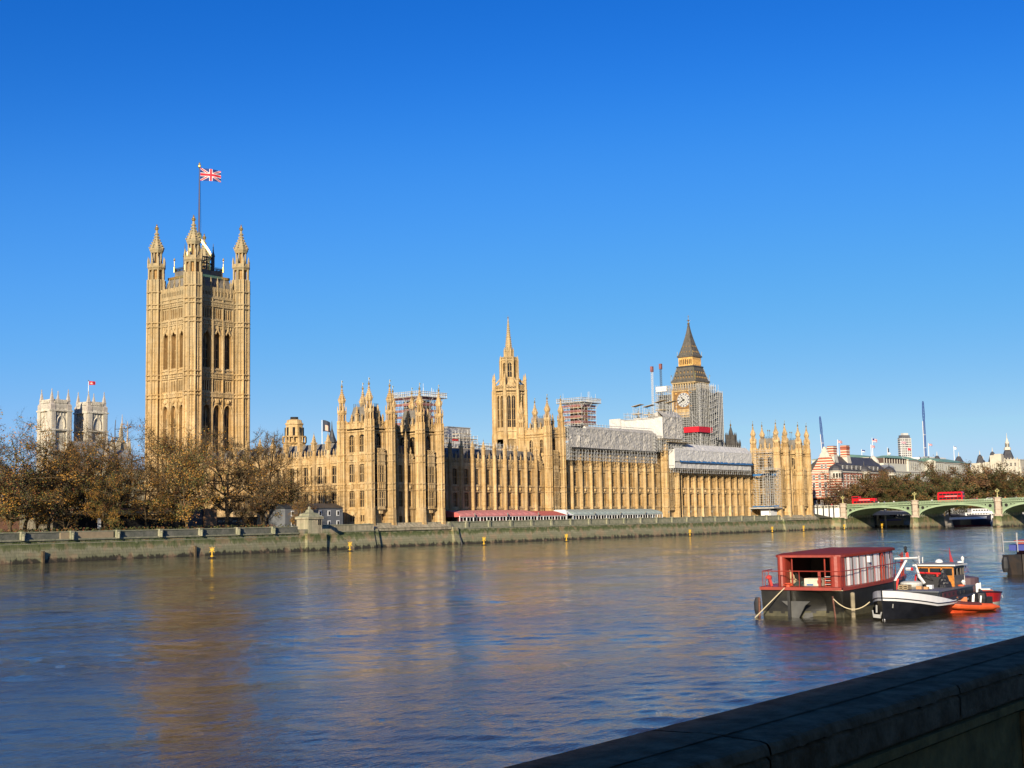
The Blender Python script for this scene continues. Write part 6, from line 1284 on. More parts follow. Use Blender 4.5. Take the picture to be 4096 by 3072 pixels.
# ================================================================ beyond the bridge: pier, boats
T = thing('floating_pier', (345, 0, 0), 'floating passenger pier with a slanting white canopy seen through the first arch', 'pier')
mb = MB(); mb.box(322, 342, -19, 2, .0, 1.0, 0); mb.box(326, 336, -15, -2, 1, 3.6, 1); mb.wedge(318, 345, -22, 6, 5.6, 6.6, 8.2, 2); mb.box(325.8, 326, -14, -4, 3.0, 3.5, 3)
mb.build('pontoon', [PIERM, mat('grey_pier_cladding', (.22,.23,.24), .6), mat('white_canopy', (.42,.44,.44), .6), mat('blue_sign_band', (.03,.05,.45), .5)], T)
for x, y in ((320, -9), (323, -4), (330, -17)): mb = MB(); mb.lathe(x, y, [(.55, -1), (.55, 8.2)], 10); mb.build('pile', mat('grey_steel_pile', (.24,.25,.24), .6) if 'grey_steel_pile' not in bpy.data.materials else bpy.data.materials['grey_steel_pile'], T)
mb = MB()
for z in (3.2, 5.3): [mb.bar((322, y, z), (330, y, z), .18) for y in (-26, -17)]; mb.bar((322, -26, z), (322, -17, z), .2)
for k in range(7): y = -26+k*1.5; mb.bar((322, y, 3.2), (322, y, 5.3), .14); mb.bar((322, y, 3.2), (322, y+1.5, 5.3), .1) if k < 6 else None
mb.build('gangway', mat('teal_gangway', (.12,.2,.2), .6), T)
HULLB = mat('navy_black_hull', (.008,.010,.03), .35); DKRED = mat('dark_red_boot_paint', (.16,.015,.02), .5)
def ship(x, y, L, B, H, ang, hull, boot, label, name='moored_boat', decks=((.1,.8,1.8),), cabw=.7, prow=.2, cab=WHITE, rake=1.2, cat='boat', glass=True):
    T2 = thing(name, (x, y, 0), label, cat); mb = MB(x, y, ang); n = 16
    def half(t): return B/2*min(1, (t/prow)**.6 if t < prow else 1)*(1 if t < .85 else 1-(t-.85)*1.6)
    st = [k/n for k in range(n+1)]
    rows = [(-.4, .78, boot), (.5, .86, 0), (H*.6, .96, 0), (H, 1.0, 0)]
    def P(t, r, s_): z, f, _ = rows[r]; sh = H*.18*((1-t)**3+.4*t**3)*(z/H if z > 0 else 0); return (L*t-(rake*(z/H) if t == 0 else 0), s_*max(.04, half(t))*f, z+sh)
    for s_ in (-1, 1):
        for r in range(3):
            for a, b in zip(st[:-1], st[1:]): mb.add([P(a,r,s_), P(b,r,s_), P(b,r+1,s_), P(a,r+1,s_)], [(0,1,2,3)], 1 if r == 0 else 0)
    mb.add([P(1,r,s_) for r, s_ in ((0,-1),(1,-1),(2,-1),(3,-1),(3,1),(2,1),(1,1),(0,1))], [tuple(range(8))], 0)
    mb.add([P(t,3,-1) for t in st]+[P(t,3,1) for t in reversed(st)], [tuple(range(2*n+2))], 2)
    mb.build('hull', [hull, DKRED if boot else hull, mat('grey_deck', (.2,.2,.19), .8) if 'grey_deck' not in bpy.data.materials else bpy.data.materials['grey_deck']], T2)
    z = H
    for a, b, h in decks:
        c = MB(x, y, ang); w = B*cabw/2; c.box(L*a, L*b, -w, w, z, z+h, 0); c.box(L*a-.3, L*b+.3, -w-.2, w+.2, z+h, z+h+.12, 0)
        k = L*a+.6
        while glass and k < L*b-.8: c.box(k, k+.8, -w-.03, w+.03, z+h*.4, z+h*.8, 1); k += 1.2
        c.build('deckhouse', [cab, BWIN], T2); z += h+.12
    return T2
S_ = ship(330, -36.5, 36, 7, 4.6, math.radians(-52), HULLB, 1, 'large dark hulled boat with a white upper deck seen through the second arch', decks=((.12,.75,1.2),(.2,.6,1.6)), cabw=.8, rake=1.5, cat='boat')
mb = MB(); mb.add([(319,-38.5,3.0),(333,-50,3.2),(333.3,-50,4.2),(319.3,-38.5,4.0)], [(0,1,2,3)]); mb.build('bulwark_panel', WHITE, S_)
ship(338, -60, 22, 6, 1.8, math.radians(80), WHITE, 0, 'white passenger boat with two rows of windows beside the second pier', decks=((.05,.85,2.0),(.1,.6,1.5)), cabw=.92, rake=.8)
ship(382, -50, 26, 6, 2.0, math.radians(250), WHITE, 0, 'white river cruiser just showing beyond the second pier at the right edge', decks=((.05,.9,2.2),(.1,.8,1.8)), cabw=.92)
mb = MB(); mb.vprism([(352,2),(470,-26),(470,-23),(352,5)], -1, 3.8, 0); struct(mb.build('embankment_wall', PIERM)); 
# ================================================================ moored barge, tug and small boats
B_A = math.radians(5.5)
BX, BY = -171.15, -208.73
T = thing('house_barge', (BX, BY, 0), 'broad black barge with a red roofed striped shelter open at its end', 'barge')
HB = mat('black_barge_hull', (.014,.014,.014), .45, col2=(.030,.028,.022), vscale=.9, bump=.02, bscale=2); HMUD = mat('muddy_waterline', (.10,.09,.05), .8, col2=(.05,.05,.03), vscale=2)
BRED = mat('oxide_red_paint', (.36,.045,.025), .5, col2=(.24,.035,.02), vscale=1.2, bump=.01, bscale=6); ROOFR = mat('dark_red_roof_paint', (.25,.035,.022), .75, col2=(.19,.028,.018), vscale=1.5, spec=.12)
def bl(): return MB(BX, BY, B_A)
def bsheer(x): return 1.85+.010*x
BL, BW = 16.0, 2.85
def bw(x): return BW*(.94+.06*min(1, x/2)) if x < 11 else BW*(1-((x-11)/5.5)**2*.40)
mb = bl(); xs = [0, .6, 1.5, 3, 5, 7, 9, 11, 12.5, 14, 15, 16]
for s_ in (-1, 1):
    for a, b in zip(xs[:-1], xs[1:]):
        R_ = lambda x, k: [(x+.35, s_*(bw(x)-.25), -.5), (x+.30, s_*(bw(x)-.18), .42), (x+.0, s_*bw(x), bsheer(x)-.16)][k]
        mb.add([R_(a,0), R_(b,0), R_(b,1), R_(a,1)], [(0,1,2,3)], 1); mb.add([R_(a,1), R_(b,1), R_(b,2), R_(a,2)], [(0,1,2,3)], 0)
# swim-shaped end: hollowed beneath the deck on both sides of a central skeg
def endfn(u, v):
    y = -BW*.94+2*BW*.94*u; c = abs(u-.42)/.58; hol = 1.9*max(0, 1-((abs(u-.35))/.30)**2)*(1-v)**.8*v**.15 if v < 1 else 0
    hol = max(0, 1-abs(u-.30)/.28)**.7*1.4*math.sin(PI*min(1, v*1.02))**.8
    return (.02+.35*(1-v)+hol, y, -.5+(bsheer(0)+.34)*v)
mb.grid(endfn, 40, 16, 0, lambda u, v: 1 if v < .36+.03*math.sin(u*40) else 0)
mb.build('hull', [HB, HMUD], T)
mb = bl(); yk = .72
mb.box(-.25, .1, yk-.09, yk+.09, -.6, bsheer(0)-.2); mb.build('stem_post', HB, T)
mb = bl(); mb.add([(-.1,yk,-.4),(-.1,yk,1.0),(-.1,yk-1.35,1.0),(-.1,yk-1.0,.72),(-.1,yk-.55,-.1),(.02,yk,-.4),(.02,yk,1.0),(.02,yk-1.35,1.0),(.02,yk-1.0,.72),(.02,yk-.55,-.1)], [(0,1,2,3,4),(9,8,7,6,5),(1,2,7,6),(2,3,8,7),(3,4,9,8)])
mb.add([(-.08,yk,1.0),(-.08,yk+.55,1.0),(-.08,yk+.2,.72),(-.08,yk,.66)], [(0,1,2,3)]); mb.add([(.0,yk-.75,-.1),(.1,yk-1.45,.02),(.1,yk-1.4,.3),(.0,yk-.95,.28)], [(0,1,2,3)]); mb.build('rudder_plate', mat('grey_steel_plate', (.07,.07,.065), .6, var=.3), T)
mb = bl()
mb.add([(x, s_*(bw(x)+.06), bsheer(x)) for s_, L_ in ((-1, xs), (1, xs[::-1])) for x in L_], [tuple(range(2*len(xs)))], 0)
for s_ in (-1, 1):
    for a, b in zip(xs[:-1], xs[1:]): mb.add([(a, s_*(bw(a)+.07), bsheer(a)-.18), (b, s_*(bw(b)+.07), bsheer(b)-.18), (b, s_*(bw(b)+.07), bsheer(b)+.03), (a, s_*(bw(a)+.07), bsheer(a)+.03)], [(0,1,2,3)], 0)
mb.box(-.14, 0, -BW*.95, BW*.95, bsheer(0)-.16, bsheer(0)+.03, 0); mb.build('deck', BRED, T)
# shelter: plan outline
WR = 2.42
def edge(x): return -(2.5+.10*math.sin((x-2)/15*PI))      # right hand side bulges a little
mb = bl()
pan = [(1.75, -2.2), (2.6, -2.34), (3.6, -2.46), (4.8, -2.55), (6.2, -2.6), (7.8, -2.6), (9.2, -2.54), (10.7, -2.44), (12.1, -2.26)]
zb, ztp = 1.86, 3.75
def rz(x): return 3.74+.014*x
COLS = [0, 1, 0, 1, 0, 0, 1, 0, 1, 0, 1, 0, 0, 1, 0, 0, 1, 0]
def pt(s):
    s *= len(pan)-1; i = min(int(s), len(pan)-2); f = s-i; return (pan[i][0]*(1-f)+pan[i+1][0]*f, pan[i][1]*(1-f)+pan[i+1][1]*f)
NP = 17; seq = [0,1,0,0,1,0,1,0,0,1,1,2,0,0,1,0,0]
for k in range(NP):
    a, b = pt(k/NP), pt((k+1)/NP); mi = seq[k]; d = .05*(k % 2)
    if mi == 2: continue
    mb.add([(a[0],a[1]-d,bsheer(a[0])+.02),(b[0],b[1]-d,bsheer(b[0])+.02),(b[0],b[1]-d,rz(b[0])),(a[0],a[1]-d,rz(a[0]))], [(0,1,2,3)], mi)
    mb.bar((a[0], a[1]-.08, bsheer(a[0])), (a[0], a[1]-.08, rz(a[0])), .015, 3)
mb.add([(2.0,1.98,zb),(12,2.1,zb),(12,2.1,rz(12)),(2.0,1.98,rz(2))], [(0,1,2,3)], 4); mb.add([(12.1,-2.24,zb),(12.1,2.1,zb),(12.1,2.1,rz(12)),(12.1,-2.24,rz(12))], [(0,1,2,3)], 0)
mb.add([(7.5,-2.5,zb),(7.5,2.05,zb),(7.5,2.05,rz(7)),(7.5,-2.5,rz(7))], [(0,1,2,3)], 4)
mb.build('striped_side_wall', [mat('grey_side_panel', (.52,.54,.55), .6), mat('white_side_panel', (1.0,1.0,.96), .55), VOID, BRED, mat('shelter_lining', (.03,.028,.025), .9)], T)
d_ = bl(); q0, q1 = pt(11/NP), pt(12/NP)
for q in (q0, q1): d_.bar((q[0], q[1]-.1, bsheer(q[0])), (q[0], q[1]-.1, rz(q[0])-.3), .08)
for k in range(6):
    t1, t2 = k/6, (k+1)/6; f = lambda t: (q0[0]+(q1[0]-q0[0])*t, q0[1]-.1+(q1[1]-q0[1])*t, rz(q0[0])-.35+.28*math.sin(PI*t)); d_.bar(f(t1), f(t2), .07)
d_.build('doorway_frame', BRED, T)
# roof: gently humped slab with a rounded fascia
r_ = bl(); out = [(x+.1, y-.16) for x, y in pan]
left = [(12.3, 2.25), (7, 2.3), (1.9, 2.25), (1.3, 2.1)]
rim = [(1.15, -1.95)]+[(1.3, -2.25)]+out+left+[(1.12, 1.85)]
cxr = sum(p[0] for p in rim)/len(rim)
def Z(x, y): return rz(x)+.05+.07*(1-(y/2.9)**2)+.16*math.sin(min(1, max(0, (x-1.2)/3))*PI/2)
n = len(rim)
inner = [((x-6.5)*.92+6.5, y*.92) for x, y in rim]; inner2 = [((x-6.5)*.5+6.5, y*.5) for x, y in rim]
vs = [(x, y, rz(x)-.05) for x, y in rim]+[(x, y, rz(x)+.09) for x, y in rim]+[(x, y, rz(x)+.17) for x, y in inner]+[(x, y, rz(x)+.24) for x, y in inner2]+[(6.5, 0, rz(6.5)+.26)]
fs = [tuple(range(n-1, -1, -1))]
for j in range(3): fs += [(j*n+k, j*n+(k+1) % n, (j+1)*n+(k+1) % n, (j+1)*n+k) for k in range(n)]
fs += [(3*n+k, 3*n+(k+1) % n, 4*n) for k in range(n)]
r_.add(vs, fs, 0)
for k, f in enumerate(fs):
    pass
r_.mi = [1 if 1 <= i <= n and (rim[i-1][0] < 1.6) else 0 for i in range(len(r_.f))]; r_.build('roof', [ROOFR, BRED], T)
for y0, y1 in ((-2.25, -1.5), (1.45, 2.02)):
    p_ = bl(); ym = (y0+y1)/2; hw = abs(y1-y0)/2; p_.vprism([(1.55+.25*math.cos(t*PI/6+PI/2)*1.5-.1, ym+hw*math.cos(t*PI/6)) for t in range(12)], zb, 3.77)
    p_.vprism([(1.45, y0), (1.35, y0+.15), (1.32, y1-.15), (1.4, y1), (2.2, y1), (2.2, y0)], zb, 3.78); p_.build('corner_pillar', BRED, T)
for y in (-1.1, 1.1): p_ = bl(); p_.bar((1.5, y, zb), (1.5, y, 3.76), .07); p_.build('roof_post', BRED, T)
# rails
r_ = bl(); RH = 1.02
path = [(x, -(bw(x)-.1)) for x in (15, 13.8, 12.5, 11, 9.5, 8, 6.5, 5, 3.6, 2.2, .1)]+[(.1, -1.3), (.1, 0.1), (.1, 1.4), (.1, BW*.9)]+[(x, bw(x)-.1) for x in (.7, 1.4, 2.2)]
for (xa, ya), (xb, yb) in zip(path[:-1], path[1:]):
    r_.bar((xa, ya, bsheer(xa)+RH), (xb, yb, bsheer(xb)+RH), .045)
    m_ = 1
    if abs(ya-yb) > 1: m_ = 1
    for k in range(m_): t = k/m_; x, y = xa+(xb-xa)*t, ya+(yb-ya)*t; r_.bar((x, y, bsheer(x)), (x, y, bsheer(x)+RH), .035)
r_.build('railing', BRED, T)
r_ = bl()
for a, b in zip((12.3, 13.2, 14.2, 15.0), (13.2, 14.2, 15.0, 15.8)):
    for h in (.5, 1.0, 1.5): r_.bar((a, -bw(a)+.15, bsheer(a)+h), (b, -bw(b)+.15, bsheer(b)+h), .05)
    r_.bar((b, -bw(b)+.15, bsheer(b)), (b, -bw(b)+.15, bsheer(b)+1.6), .06)
r_.build('stern_railing', BRED, T)
# deck clutter standing on the barge
def item(fn, name, mt, label, cat, base=(0, 0, 0)):
    mb = bl(); fn(mb); return tag(mb.build(name, mt), label, cat)
item(lambda m_: (m_.box(1.5, 2.4, -.85, .30, 1.88, 2.36, 0), m_.box(1.49, 1.5, -.3, .15, 1.9, 2.0, 1)), 'wrapped_crate', [mat('cream_wrapping', (.62,.52,.40), .7, var=.15, vscale=4, bump=.02, bscale=8), BLUE], 'cream plastic wrapped crate standing in the open end of the barge shelter', 'crate')
item(lambda m_: [m_.box(1.45, 1.75, -1.45, -1.1, 1.88+.12*k, 1.86+.12*k, k % 2) for k in range(6)], 'stacked_lifejackets', [mat('orange_fabric', (.65,.08,.03), .8), WHITE], 'stack of orange and white life jackets beside the right barge pillar', 'lifejackets')
item(lambda m_: (m_.box(1.3, 1.42, -.84, -.7, 1.88, 2.85), m_.box(1.25, 1.5, -.88, -.66, 2.1, 2.25)), 'red_bollard_post', BRED, 'rusty red mooring post leaning over the cream crate on the barge', 'post')
item(lambda m_: (m_.lathe(.5, 1.02, [(.24, 1.74), (.14, 1.85), (.12, 2.0), (.26, 2.05), (.2, 2.12)], 10), m_.bar((.5, .72, 1.98), (.5, 1.32, 1.98), .09)), 'mooring_bollard', mat('orange_red_bollard', (.55,.08,.03), .5), 'orange red mooring bollard on the front deck edge of the barge', 'bollard')
item(lambda m_: (m_.add([(1.9,1.4,1.88),(1.9,1.42,2.9),(1.85,1.1,2.55),(1.9,1.0,1.88)], [(0,1,2,3)]), m_.add([(2.1,1.2,1.88),(2.2,1.3,2.4),(2.1,.5,1.88)], [(0,1,2)])), 'plywood_sheets', mat('plywood', (.42,.31,.18), .8, var=.2, vscale=3), 'plywood offcuts leaning inside the left pillar of the barge shelter', 'boards')
item(lambda m_: [m_.lathe(2.0+.2*math.sin(k*2), .9-.28*k, [(.3, 1.75), (.35, 1.95), (.12, 2.15)], 7, k) for k in range(4)], 'tarpaulin_heap', mat('dark_green_tarpaulin', (.03,.05,.04), .8, var=.5, vscale=5), 'dark heap of tarpaulin and rope beside the plywood on the barge', 'heap')
item(lambda m_: (m_.bar((.9, 2.3, 1.88), (.75, 2.4, 2.45), .17), m_.lathe(.75, 2.4, [(.18, 2.35), (.2, 2.5), (.1, 2.58)], 8)), 'vent_cowl', mat('orange_red_cowl', (.5,.05,.04), .5), 'small red vent cowl at the left corner of the barge deck', 'vent')
item(lambda m_: (m_.box(5.4, 5.75, -2.8, -2.6, 3.25, 3.65)), 'white_cowl_box', WHITE, 'white vent box high on the striped side of the barge shelter', 'vent')
# ropes, chain, fender
def rope(p, q, sag, w, mt, label, n=14, name='mooring_rope', cat='rope'):
    mb = MB(); pr_ = None
    for k in range(n+1):
        t = k/n; r = (p[0]+(q[0]-p[0])*t, p[1]+(q[1]-p[1])*t, p[2]+(q[2]-p[2])*t-sag*4*t*(1-t))
        if pr_: mb.bar(pr_, r, w, n=5)
        pr_ = r
    return tag(mb.build(name, mt), label, cat)
def bw_(x, y, z): c, s = math.cos(B_A), math.sin(B_A); return (BX+x*c-y*s, BY+x*s+y*c, z)
ROPE = mat('pale_rope', (.55,.47,.30), .9); CHAIN = mat('rusty_chain', (.13,.05,.03), .8, var=.4, vscale=8)
rope(bw_(-.1, 1.0, 1.85), bw_(-1.2, 2.75, -.1), 0, .07, ROPE, 'pale taut mooring rope running from the barge deck down to the water')
rope(bw_(-.1, 1.0, 1.82), bw_(-.12, -2.8, 1.70), .03, .05, ROPE, 'pale rope lying along the red front edge of the barge deck')
rope(bw_(-.2, -2.15, 1.35), bw_(-.2, -2.3, -.3), 0, .12, CHAIN, 'rusty chain hanging down the black barge hull near the white tug', name='anchor_chain', cat='chain')
rope(bw_(-.15, 2.75, 1.2), bw_(-.15, 2.78, -.3), 0, .16, CHAIN, 'thick rusty chain hanging at the far left corner of the barge', name='anchor_chain', cat='chain')
rope(bw_(-.25, -2.2, 1.2), (-170.2, -212.9, 1.0), .55, .07, ROPE, 'pale slack rope hanging between the barge and the white tug bow')
mb = bl(); mb.lathe(.9, -3.05, [(.13, -.3), (.14, 1.5), (.05, 1.55)], 8); tag(mb.build('fender_post', mat('weathered_timber', (.27,.23,.15), .9, var=.25, vscale=3)), 'weathered upright timber fender between the barge and the tug', 'fender')
mb = bl(); mb.lathe(.0, 2.95, [(.15, .1), (.22, .4), (.22, .9), (.12, 1.2)], 10); tag(mb.build('tyre_fender', BLACK), 'black rubber fender hanging at the left corner of the barge', 'fender')
# ---------------------------------------------------------------- tug
TX, TY, T_A = -171.35, -214.25, math.radians(4.0)
def tl(): return MB(TX, TY, T_A)
T = thing('tug_boat', (TX, TY, 0), 'old black hulled tug with a white bow band and varnished wheelhouse', 'tug')
TL = 16.5; n = 28
def th_(t): return 2.35*(math.sin(min(1, t/.42)*PI/2)**.72 if t < .42 else (1 if t < .72 else max(.05, math.cos((t-.72)/.28*PI/2))**.6))
def tz(t): return 1.78-1.0*min(1, t/.42)**1.15 if t < .42 else .80+.35*((t-.42)/.58)**2
HT = mat('black_tug_hull', (.012,.013,.016), .3, var=.3, vscale=1.5); WB = mat('white_gloss_band', (.78,.78,.78), .3)
ROW = [(-.5, .62, 0), (.0, .78, 0), (.55, .93, 0), ('b1', 1.0, 1), ('b2', 1.02, 1), ('top', 1.0, 1)]
def tp(t, r, s_):
    top = tz(t); zr = {'b1': max(.62, top-.60) if t < .4 else .66+.3*max(0,(t-.5)), 'b2': max(.78, top-.44) if t < .4 else .80+.32*max(0,(t-.5)), 'top': top+(.06 if t > .42 else 0)}
    z, f, _ = ROW[r]; z = zr.get(z, z) if isinstance(z, str) else z
    y = th_(t)*f if t > 0 else .0
    x = TL*t-.12*(z if z > 0 else 0)*(1 if t < .03 else 0); return (x, s_*y, z)
mb = tl()
for s_ in (-1, 1):
    for r in range(5):
        mi = 0 if r < 3 else (1 if r in (3,) or (r == 4) else 0)
        for k in range(n):
            a, b = k/n, (k+1)/n; m2 = mi
            if r == 4 and a > .40: m2 = 0
            mb.add([tp(a,r,s_), tp(b,r,s_), tp(b,r+1,s_), tp(a,r+1,s_)], [(0,1,2,3)], m2)
    for k in range(n):                                   # thin black line between the two white strakes
        a, b = k/n, (k+1)/n
        if a < .42:
            p, q = tp(a,4,s_), tp(b,4,s_); mb.bar((p[0], p[1]+s_*.01, p[2]), (q[0], q[1]+s_*.01, q[2]), .05, 0)
mb.bar((-.03, 0, -.4), (-.22, 0, 1.86), .06, 0); mb.lathe(.0, 0, [(.08, -.2), (.09, .03), (.02, .1)], 6, 0, 1)
mb.build('hull', [HT, WB], T)
mb = tl(); st = [k/n for k in range(n+1)]
mb.add([(tp(t,4,-1)[0], tp(t,4,-1)[1], min(tp(t,4,-1)[2], 1.15)) for t in st]+[(tp(t,4,1)[0], tp(t,4,1)[1], min(tp(t,4,1)[2], 1.15)) for t in reversed(st)], [tuple(range(2*n+2))]); mb.build('deck', mat('dark_tug_deck', (.03,.03,.032), .6, var=.3), T)
mb = tl(); mb.box(5.2, 13.2, -1.75, 1.75, .85, 1.42, 0); mb.box(5.1, 13.3, -1.85, 1.85, 1.40, 1.47, 1)
for k in range(7): mb.box(5.6+k*.9, 6.0+k*.9, -1.78, -1.74, 1.05, 1.25, 2)
mb.box(6.2, 9.4, -1.775, -1.745, .88, 1.38, 3); mb.build('coaming', [mat('grey_black_coaming', (.03,.032,.035), .35), mat('grey_hatch_cover', (.13,.14,.15), .5), BLACK, mat('faded_maroon_panel', (.10,.02,.02), .5)], T)
VARN = mat('varnished_teak', (.52,.20,.035), .35, var=.25, vscale=3); CABW = mat('white_cabin_roof', (.7,.7,.66), .4)
w_ = tl(); x0, x1, y0, y1 = 10.8, 13.2, -1.2, 1.25
w_.box(x0, x1, y0, y1, 1.4, 2.15, 0)
for k, (a, b) in enumerate(((y0, y0+.1), (y0+.76, y0+.86), (y0+1.6, y0+1.7), (y1-.1, y1))): w_.box(x0-.02, x0+.08, a, b, 2.1, 2.78, 0)
w_.box(x0-.02, x0+.06, y0, y1, 2.68, 2.82, 0); w_.box(x0-.03, x0+.06, y0, y1, 2.1, 2.2, 0)
for a in (x0, x0+.85, x0+1.7, x1-.1): w_.box(a, a+.1, y0-.02, y0+.08, 2.1, 2.8, 2); w_.box(a, a+.1, y1-.08, y1+.02, 2.1, 2.8, 2)
w_.box(x0+.1, x1, y0-.01, y0+.03, 2.66, 2.8, 2); w_.box(x0+.1, x1-.02, y0-.01, y0+.02, 1.42, 2.2, 2); w_.box(x1-.06, x1, y0, y1, 1.4, 2.8, 1); w_.build('wheelhouse', [VARN, VOID, mat('grey_brown_cabin_side', (.10,.09,.08), .5)], T)
for k in range(3): g_ = tl(); a = y0+.12+k*.83; g_.box(x0+.03, x0+.045, a, a+.64, 2.2, 2.68); g_.build('window', BWIN, T)
r_ = tl(); r_.box(x0-.3, x1+.2, y0-.2, y1+.2, 2.84, 2.93, 0); r_.hip(x0-.2, x1+.1, y0-.1, y1+.1, 2.93, 3.02, .4, .4, 1); r_.build('wheelhouse_roof', [CABW, mat('grey_roof_felt', (.18,.18,.19), .7)], T)
d_ = tl(); d_.lathe(12.0, .1, [(.26, 3.0), (.26, 3.1), (.18, 3.2), (.03, 3.26)], 14); d_.lathe(12.4, -1.2, [(.2, 3.0), (.18, 3.08), (.03, 3.12)], 12); d_.build('radar_dome', WHITE, T)
d_ = tl(); d_.bar((11.2, 1.2, 2.95), (11.3, 1.25, 3.5), .04); d_.bar((11.6, 1.1, 2.95), (11.7, 1.12, 3.4), .04); d_.build('aerial', WHITE, T)
# red tubular frame and covered gear before the wheelhouse
REDF = mat('red_tube_frame', (.62,.03,.03), .4)
f_r = tl()
for (a, b) in (((10.1,-.55,1.45),(10.1,-.55,2.35)), ((10.1,-.55,2.35),(10.1,.95,2.4)), ((10.1,.95,2.4),(10.1,1.15,2.2)), ((10.1,-.3,1.45),(10.1,-.3,2.35)), ((10.1,-.55,1.95),(10.1,0.1,1.95)), ((10.1,1.15,2.2),(10.1,1.2,1.8)), ((10.1,-.55,2.15),(10.6,-.55,2.2))): f_r.bar(a, b, .085)
f_r.build('engine_guard', REDF, T)
f_r = tl(); f_r.box(9.9, 10.7, -.6, 1.0, 1.45, 2.15); f_r.lathe(10.3, .3, [(.4, 2.1), (.3, 2.3)], 8); f_r.build('deck_engine', BLACK, T)
f_r = tl()
for k in range(5): f_r.lathe(9.9+.08*k, -.85+.05*k, [(.5-.05*k, 1.45+.15*k), (.42-.05*k, 1.65+.17*k), (.1, 1.85+.19*k)], 7, k*.5)
f_r.build('covered_winch', mat('black_cover_fabric', (.015,.015,.018), .5, bump=.06, bscale=5), T)
f_r = tl(); f_r.lathe(8.35, .9, [(.5, 1.47), (.68, 1.6), (.72, 1.75), (.68, 1.86), (.45, 1.93), (.1, 1.95)], 20); tag(f_r.build('life_raft_canister', mat('off_white_canister', (.55,.55,.50), .5)), 'round off white covered tub amidships on the tug deck', 'tub')
f_r = tl()
for k in range(3): f_r.box(6.4, 7.1, .5, 1.2, 1.48+.12*k, 1.53+.12*k); 
for yy in (.5, .82, 1.12): f_r.box(6.4, 7.1, yy, yy+.07, 1.48, 1.76)
tag(f_r.build('timber_pallet', BOARD), 'small stack of timber pallets beside the white tub on the tug', 'pallet')
f_r = tl(); f_r.box(7.2, 7.5, -.1, .25, 1.47, 1.66); f_r.box(7.3, 7.6, -.5, -.22, 1.47, 1.62); tag(f_r.build('cardboard_boxes', mat('cardboard', (.5,.27,.12), .9)), 'pair of brown boxes on the tug deck by the pallets', 'boxes')
f_r = tl(); f_r.box(8.0, 8.4, -.55, -.2, 1.47, 1.70); tag(f_r.build('white_locker', WHITE), 'small white locker on the tug deck in front of the red frame', 'locker')
# derrick mast with white boom and crosstree
m_ = tl(); m_.bar((5.4, 1.05, .9), (5.4, 1.05, 2.1), .15, 0); m_.build('mast_foot', BLACK, T)
m_ = tl(); m_.bar((5.4, 1.05, 2.05), (6.9, .68, 3.42), .12); m_.bar((6.2, 1.25, 3.48), (6.9, -.05, 3.52), .075); m_.bar((6.7, .62, 3.4), (6.6, .62, 4.0), .05); m_.build('derrick_mast', WHITE, T)
m_ = tl(); m_.lathe(6.6, .62, [(.08, 3.85), (.12, 3.95), (.06, 4.0), (.1, 4.1), (.11, 4.2), (.02, 4.28)], 8); m_.build('mast_lamp', BLACK, T)
m_ = tl(); m_.add([(6.6,.62,3.55),(6.55,.40,3.55),(6.5,.42,3.88),(6.6,.62,3.88)], [(0,1,2,3)]); m_.add([(5.5,.95,1.5),(5.5,.78,2.2),(5.45,.9,2.25),(5.4,1.0,1.5)], [(0,1,2,3)]); m_.build('red_pennant', mat('orange_red_cloth', (.7,.05,.04), .8), T)
m_ = tl(); m_.bar((9.2, .85, 3.0), (9.5, .7, 2.1), .08, 0, .17); m_.bar((9.5, .7, 2.15), (9.4, .35, 1.72), .13); tag(m_.build('white_davit', WHITE, T), None, None)
m_ = tl(); m_.bar((6.85, .3, 3.4), (9.8, -.1, 1.9), .03); m_.bar((5.4, 1.05, 2.2), (6.3, 1.2, 3.5), .03); m_.build('rigging', BLACK, T)
m_ = tl(); m_.bar((6.9, .75, 2.78), (6.9, .42, 2.78), .14, 0); m_.bar((6.9, .42, 2.78), (6.9, .28, 2.78), .14, 1); m_.build('stencilled_tube', [WHITE, REDF], T)
m_ = tl(); m_.bar((13.9, -1.0, .9), (13.9, -.95, 3.15), .08); m_.bar((13.9, -.6, 2.7), (13.9, -1.1, 2.7), .06); m_.lathe(13.9, -.95, [(.08, 3.1), (.12, 3.25), (.02, 3.4)], 8); m_.bar((12.2, -1.4, .95), (12.2, -1.4, 1.6), .08); m_.lathe(12.2, -1.4, [(.05, 1.55), (.16, 1.7), (.05, 1.85)], 8); m_.build('stern_post', WHITE, T)
m_ = tl(); m_.add([(13.9,-1.05,2.85),(13.9,-1.15,2.4),(13.9,-1.3,2.25),(13.9,-1.4,2.3),(13.95,-1.2,2.6)], [(0,1,2,3,4)]); m_.build('folded_ensign', NAVY, T)
m_ = tl(); m_.bar((13.0, -.35, 2.95), (13.0, -.35, 4.0), .03); m_.add([(13,-.35,3.05),(13,-.6,3.0),(13,-.45,3.5),(13,-.37,3.9)], [(0,1,2,3)]); m_.build('red_ensign', mat('dull_red_cloth', (.35,.02,.03), .8), T)
m_ = tl(); m_.lathe(11.6, -1.42, [(.0, 1.35), (.22, 1.4), (.22, 1.55), (.0, 1.6)], 12); m_.build('lifebuoy', mat('orange_lifebuoy', (.65,.12,.04), .6), T)
m_ = tl(); m_.bar((.05,-.55,.75), (.0,-.6,.98), .05, 0); m_.bar((-.02,.42,.9), (-.05,.42,.45), .08, 0); m_.prism([(-.1, 0), (0, 0)], 0, 0) if False else None
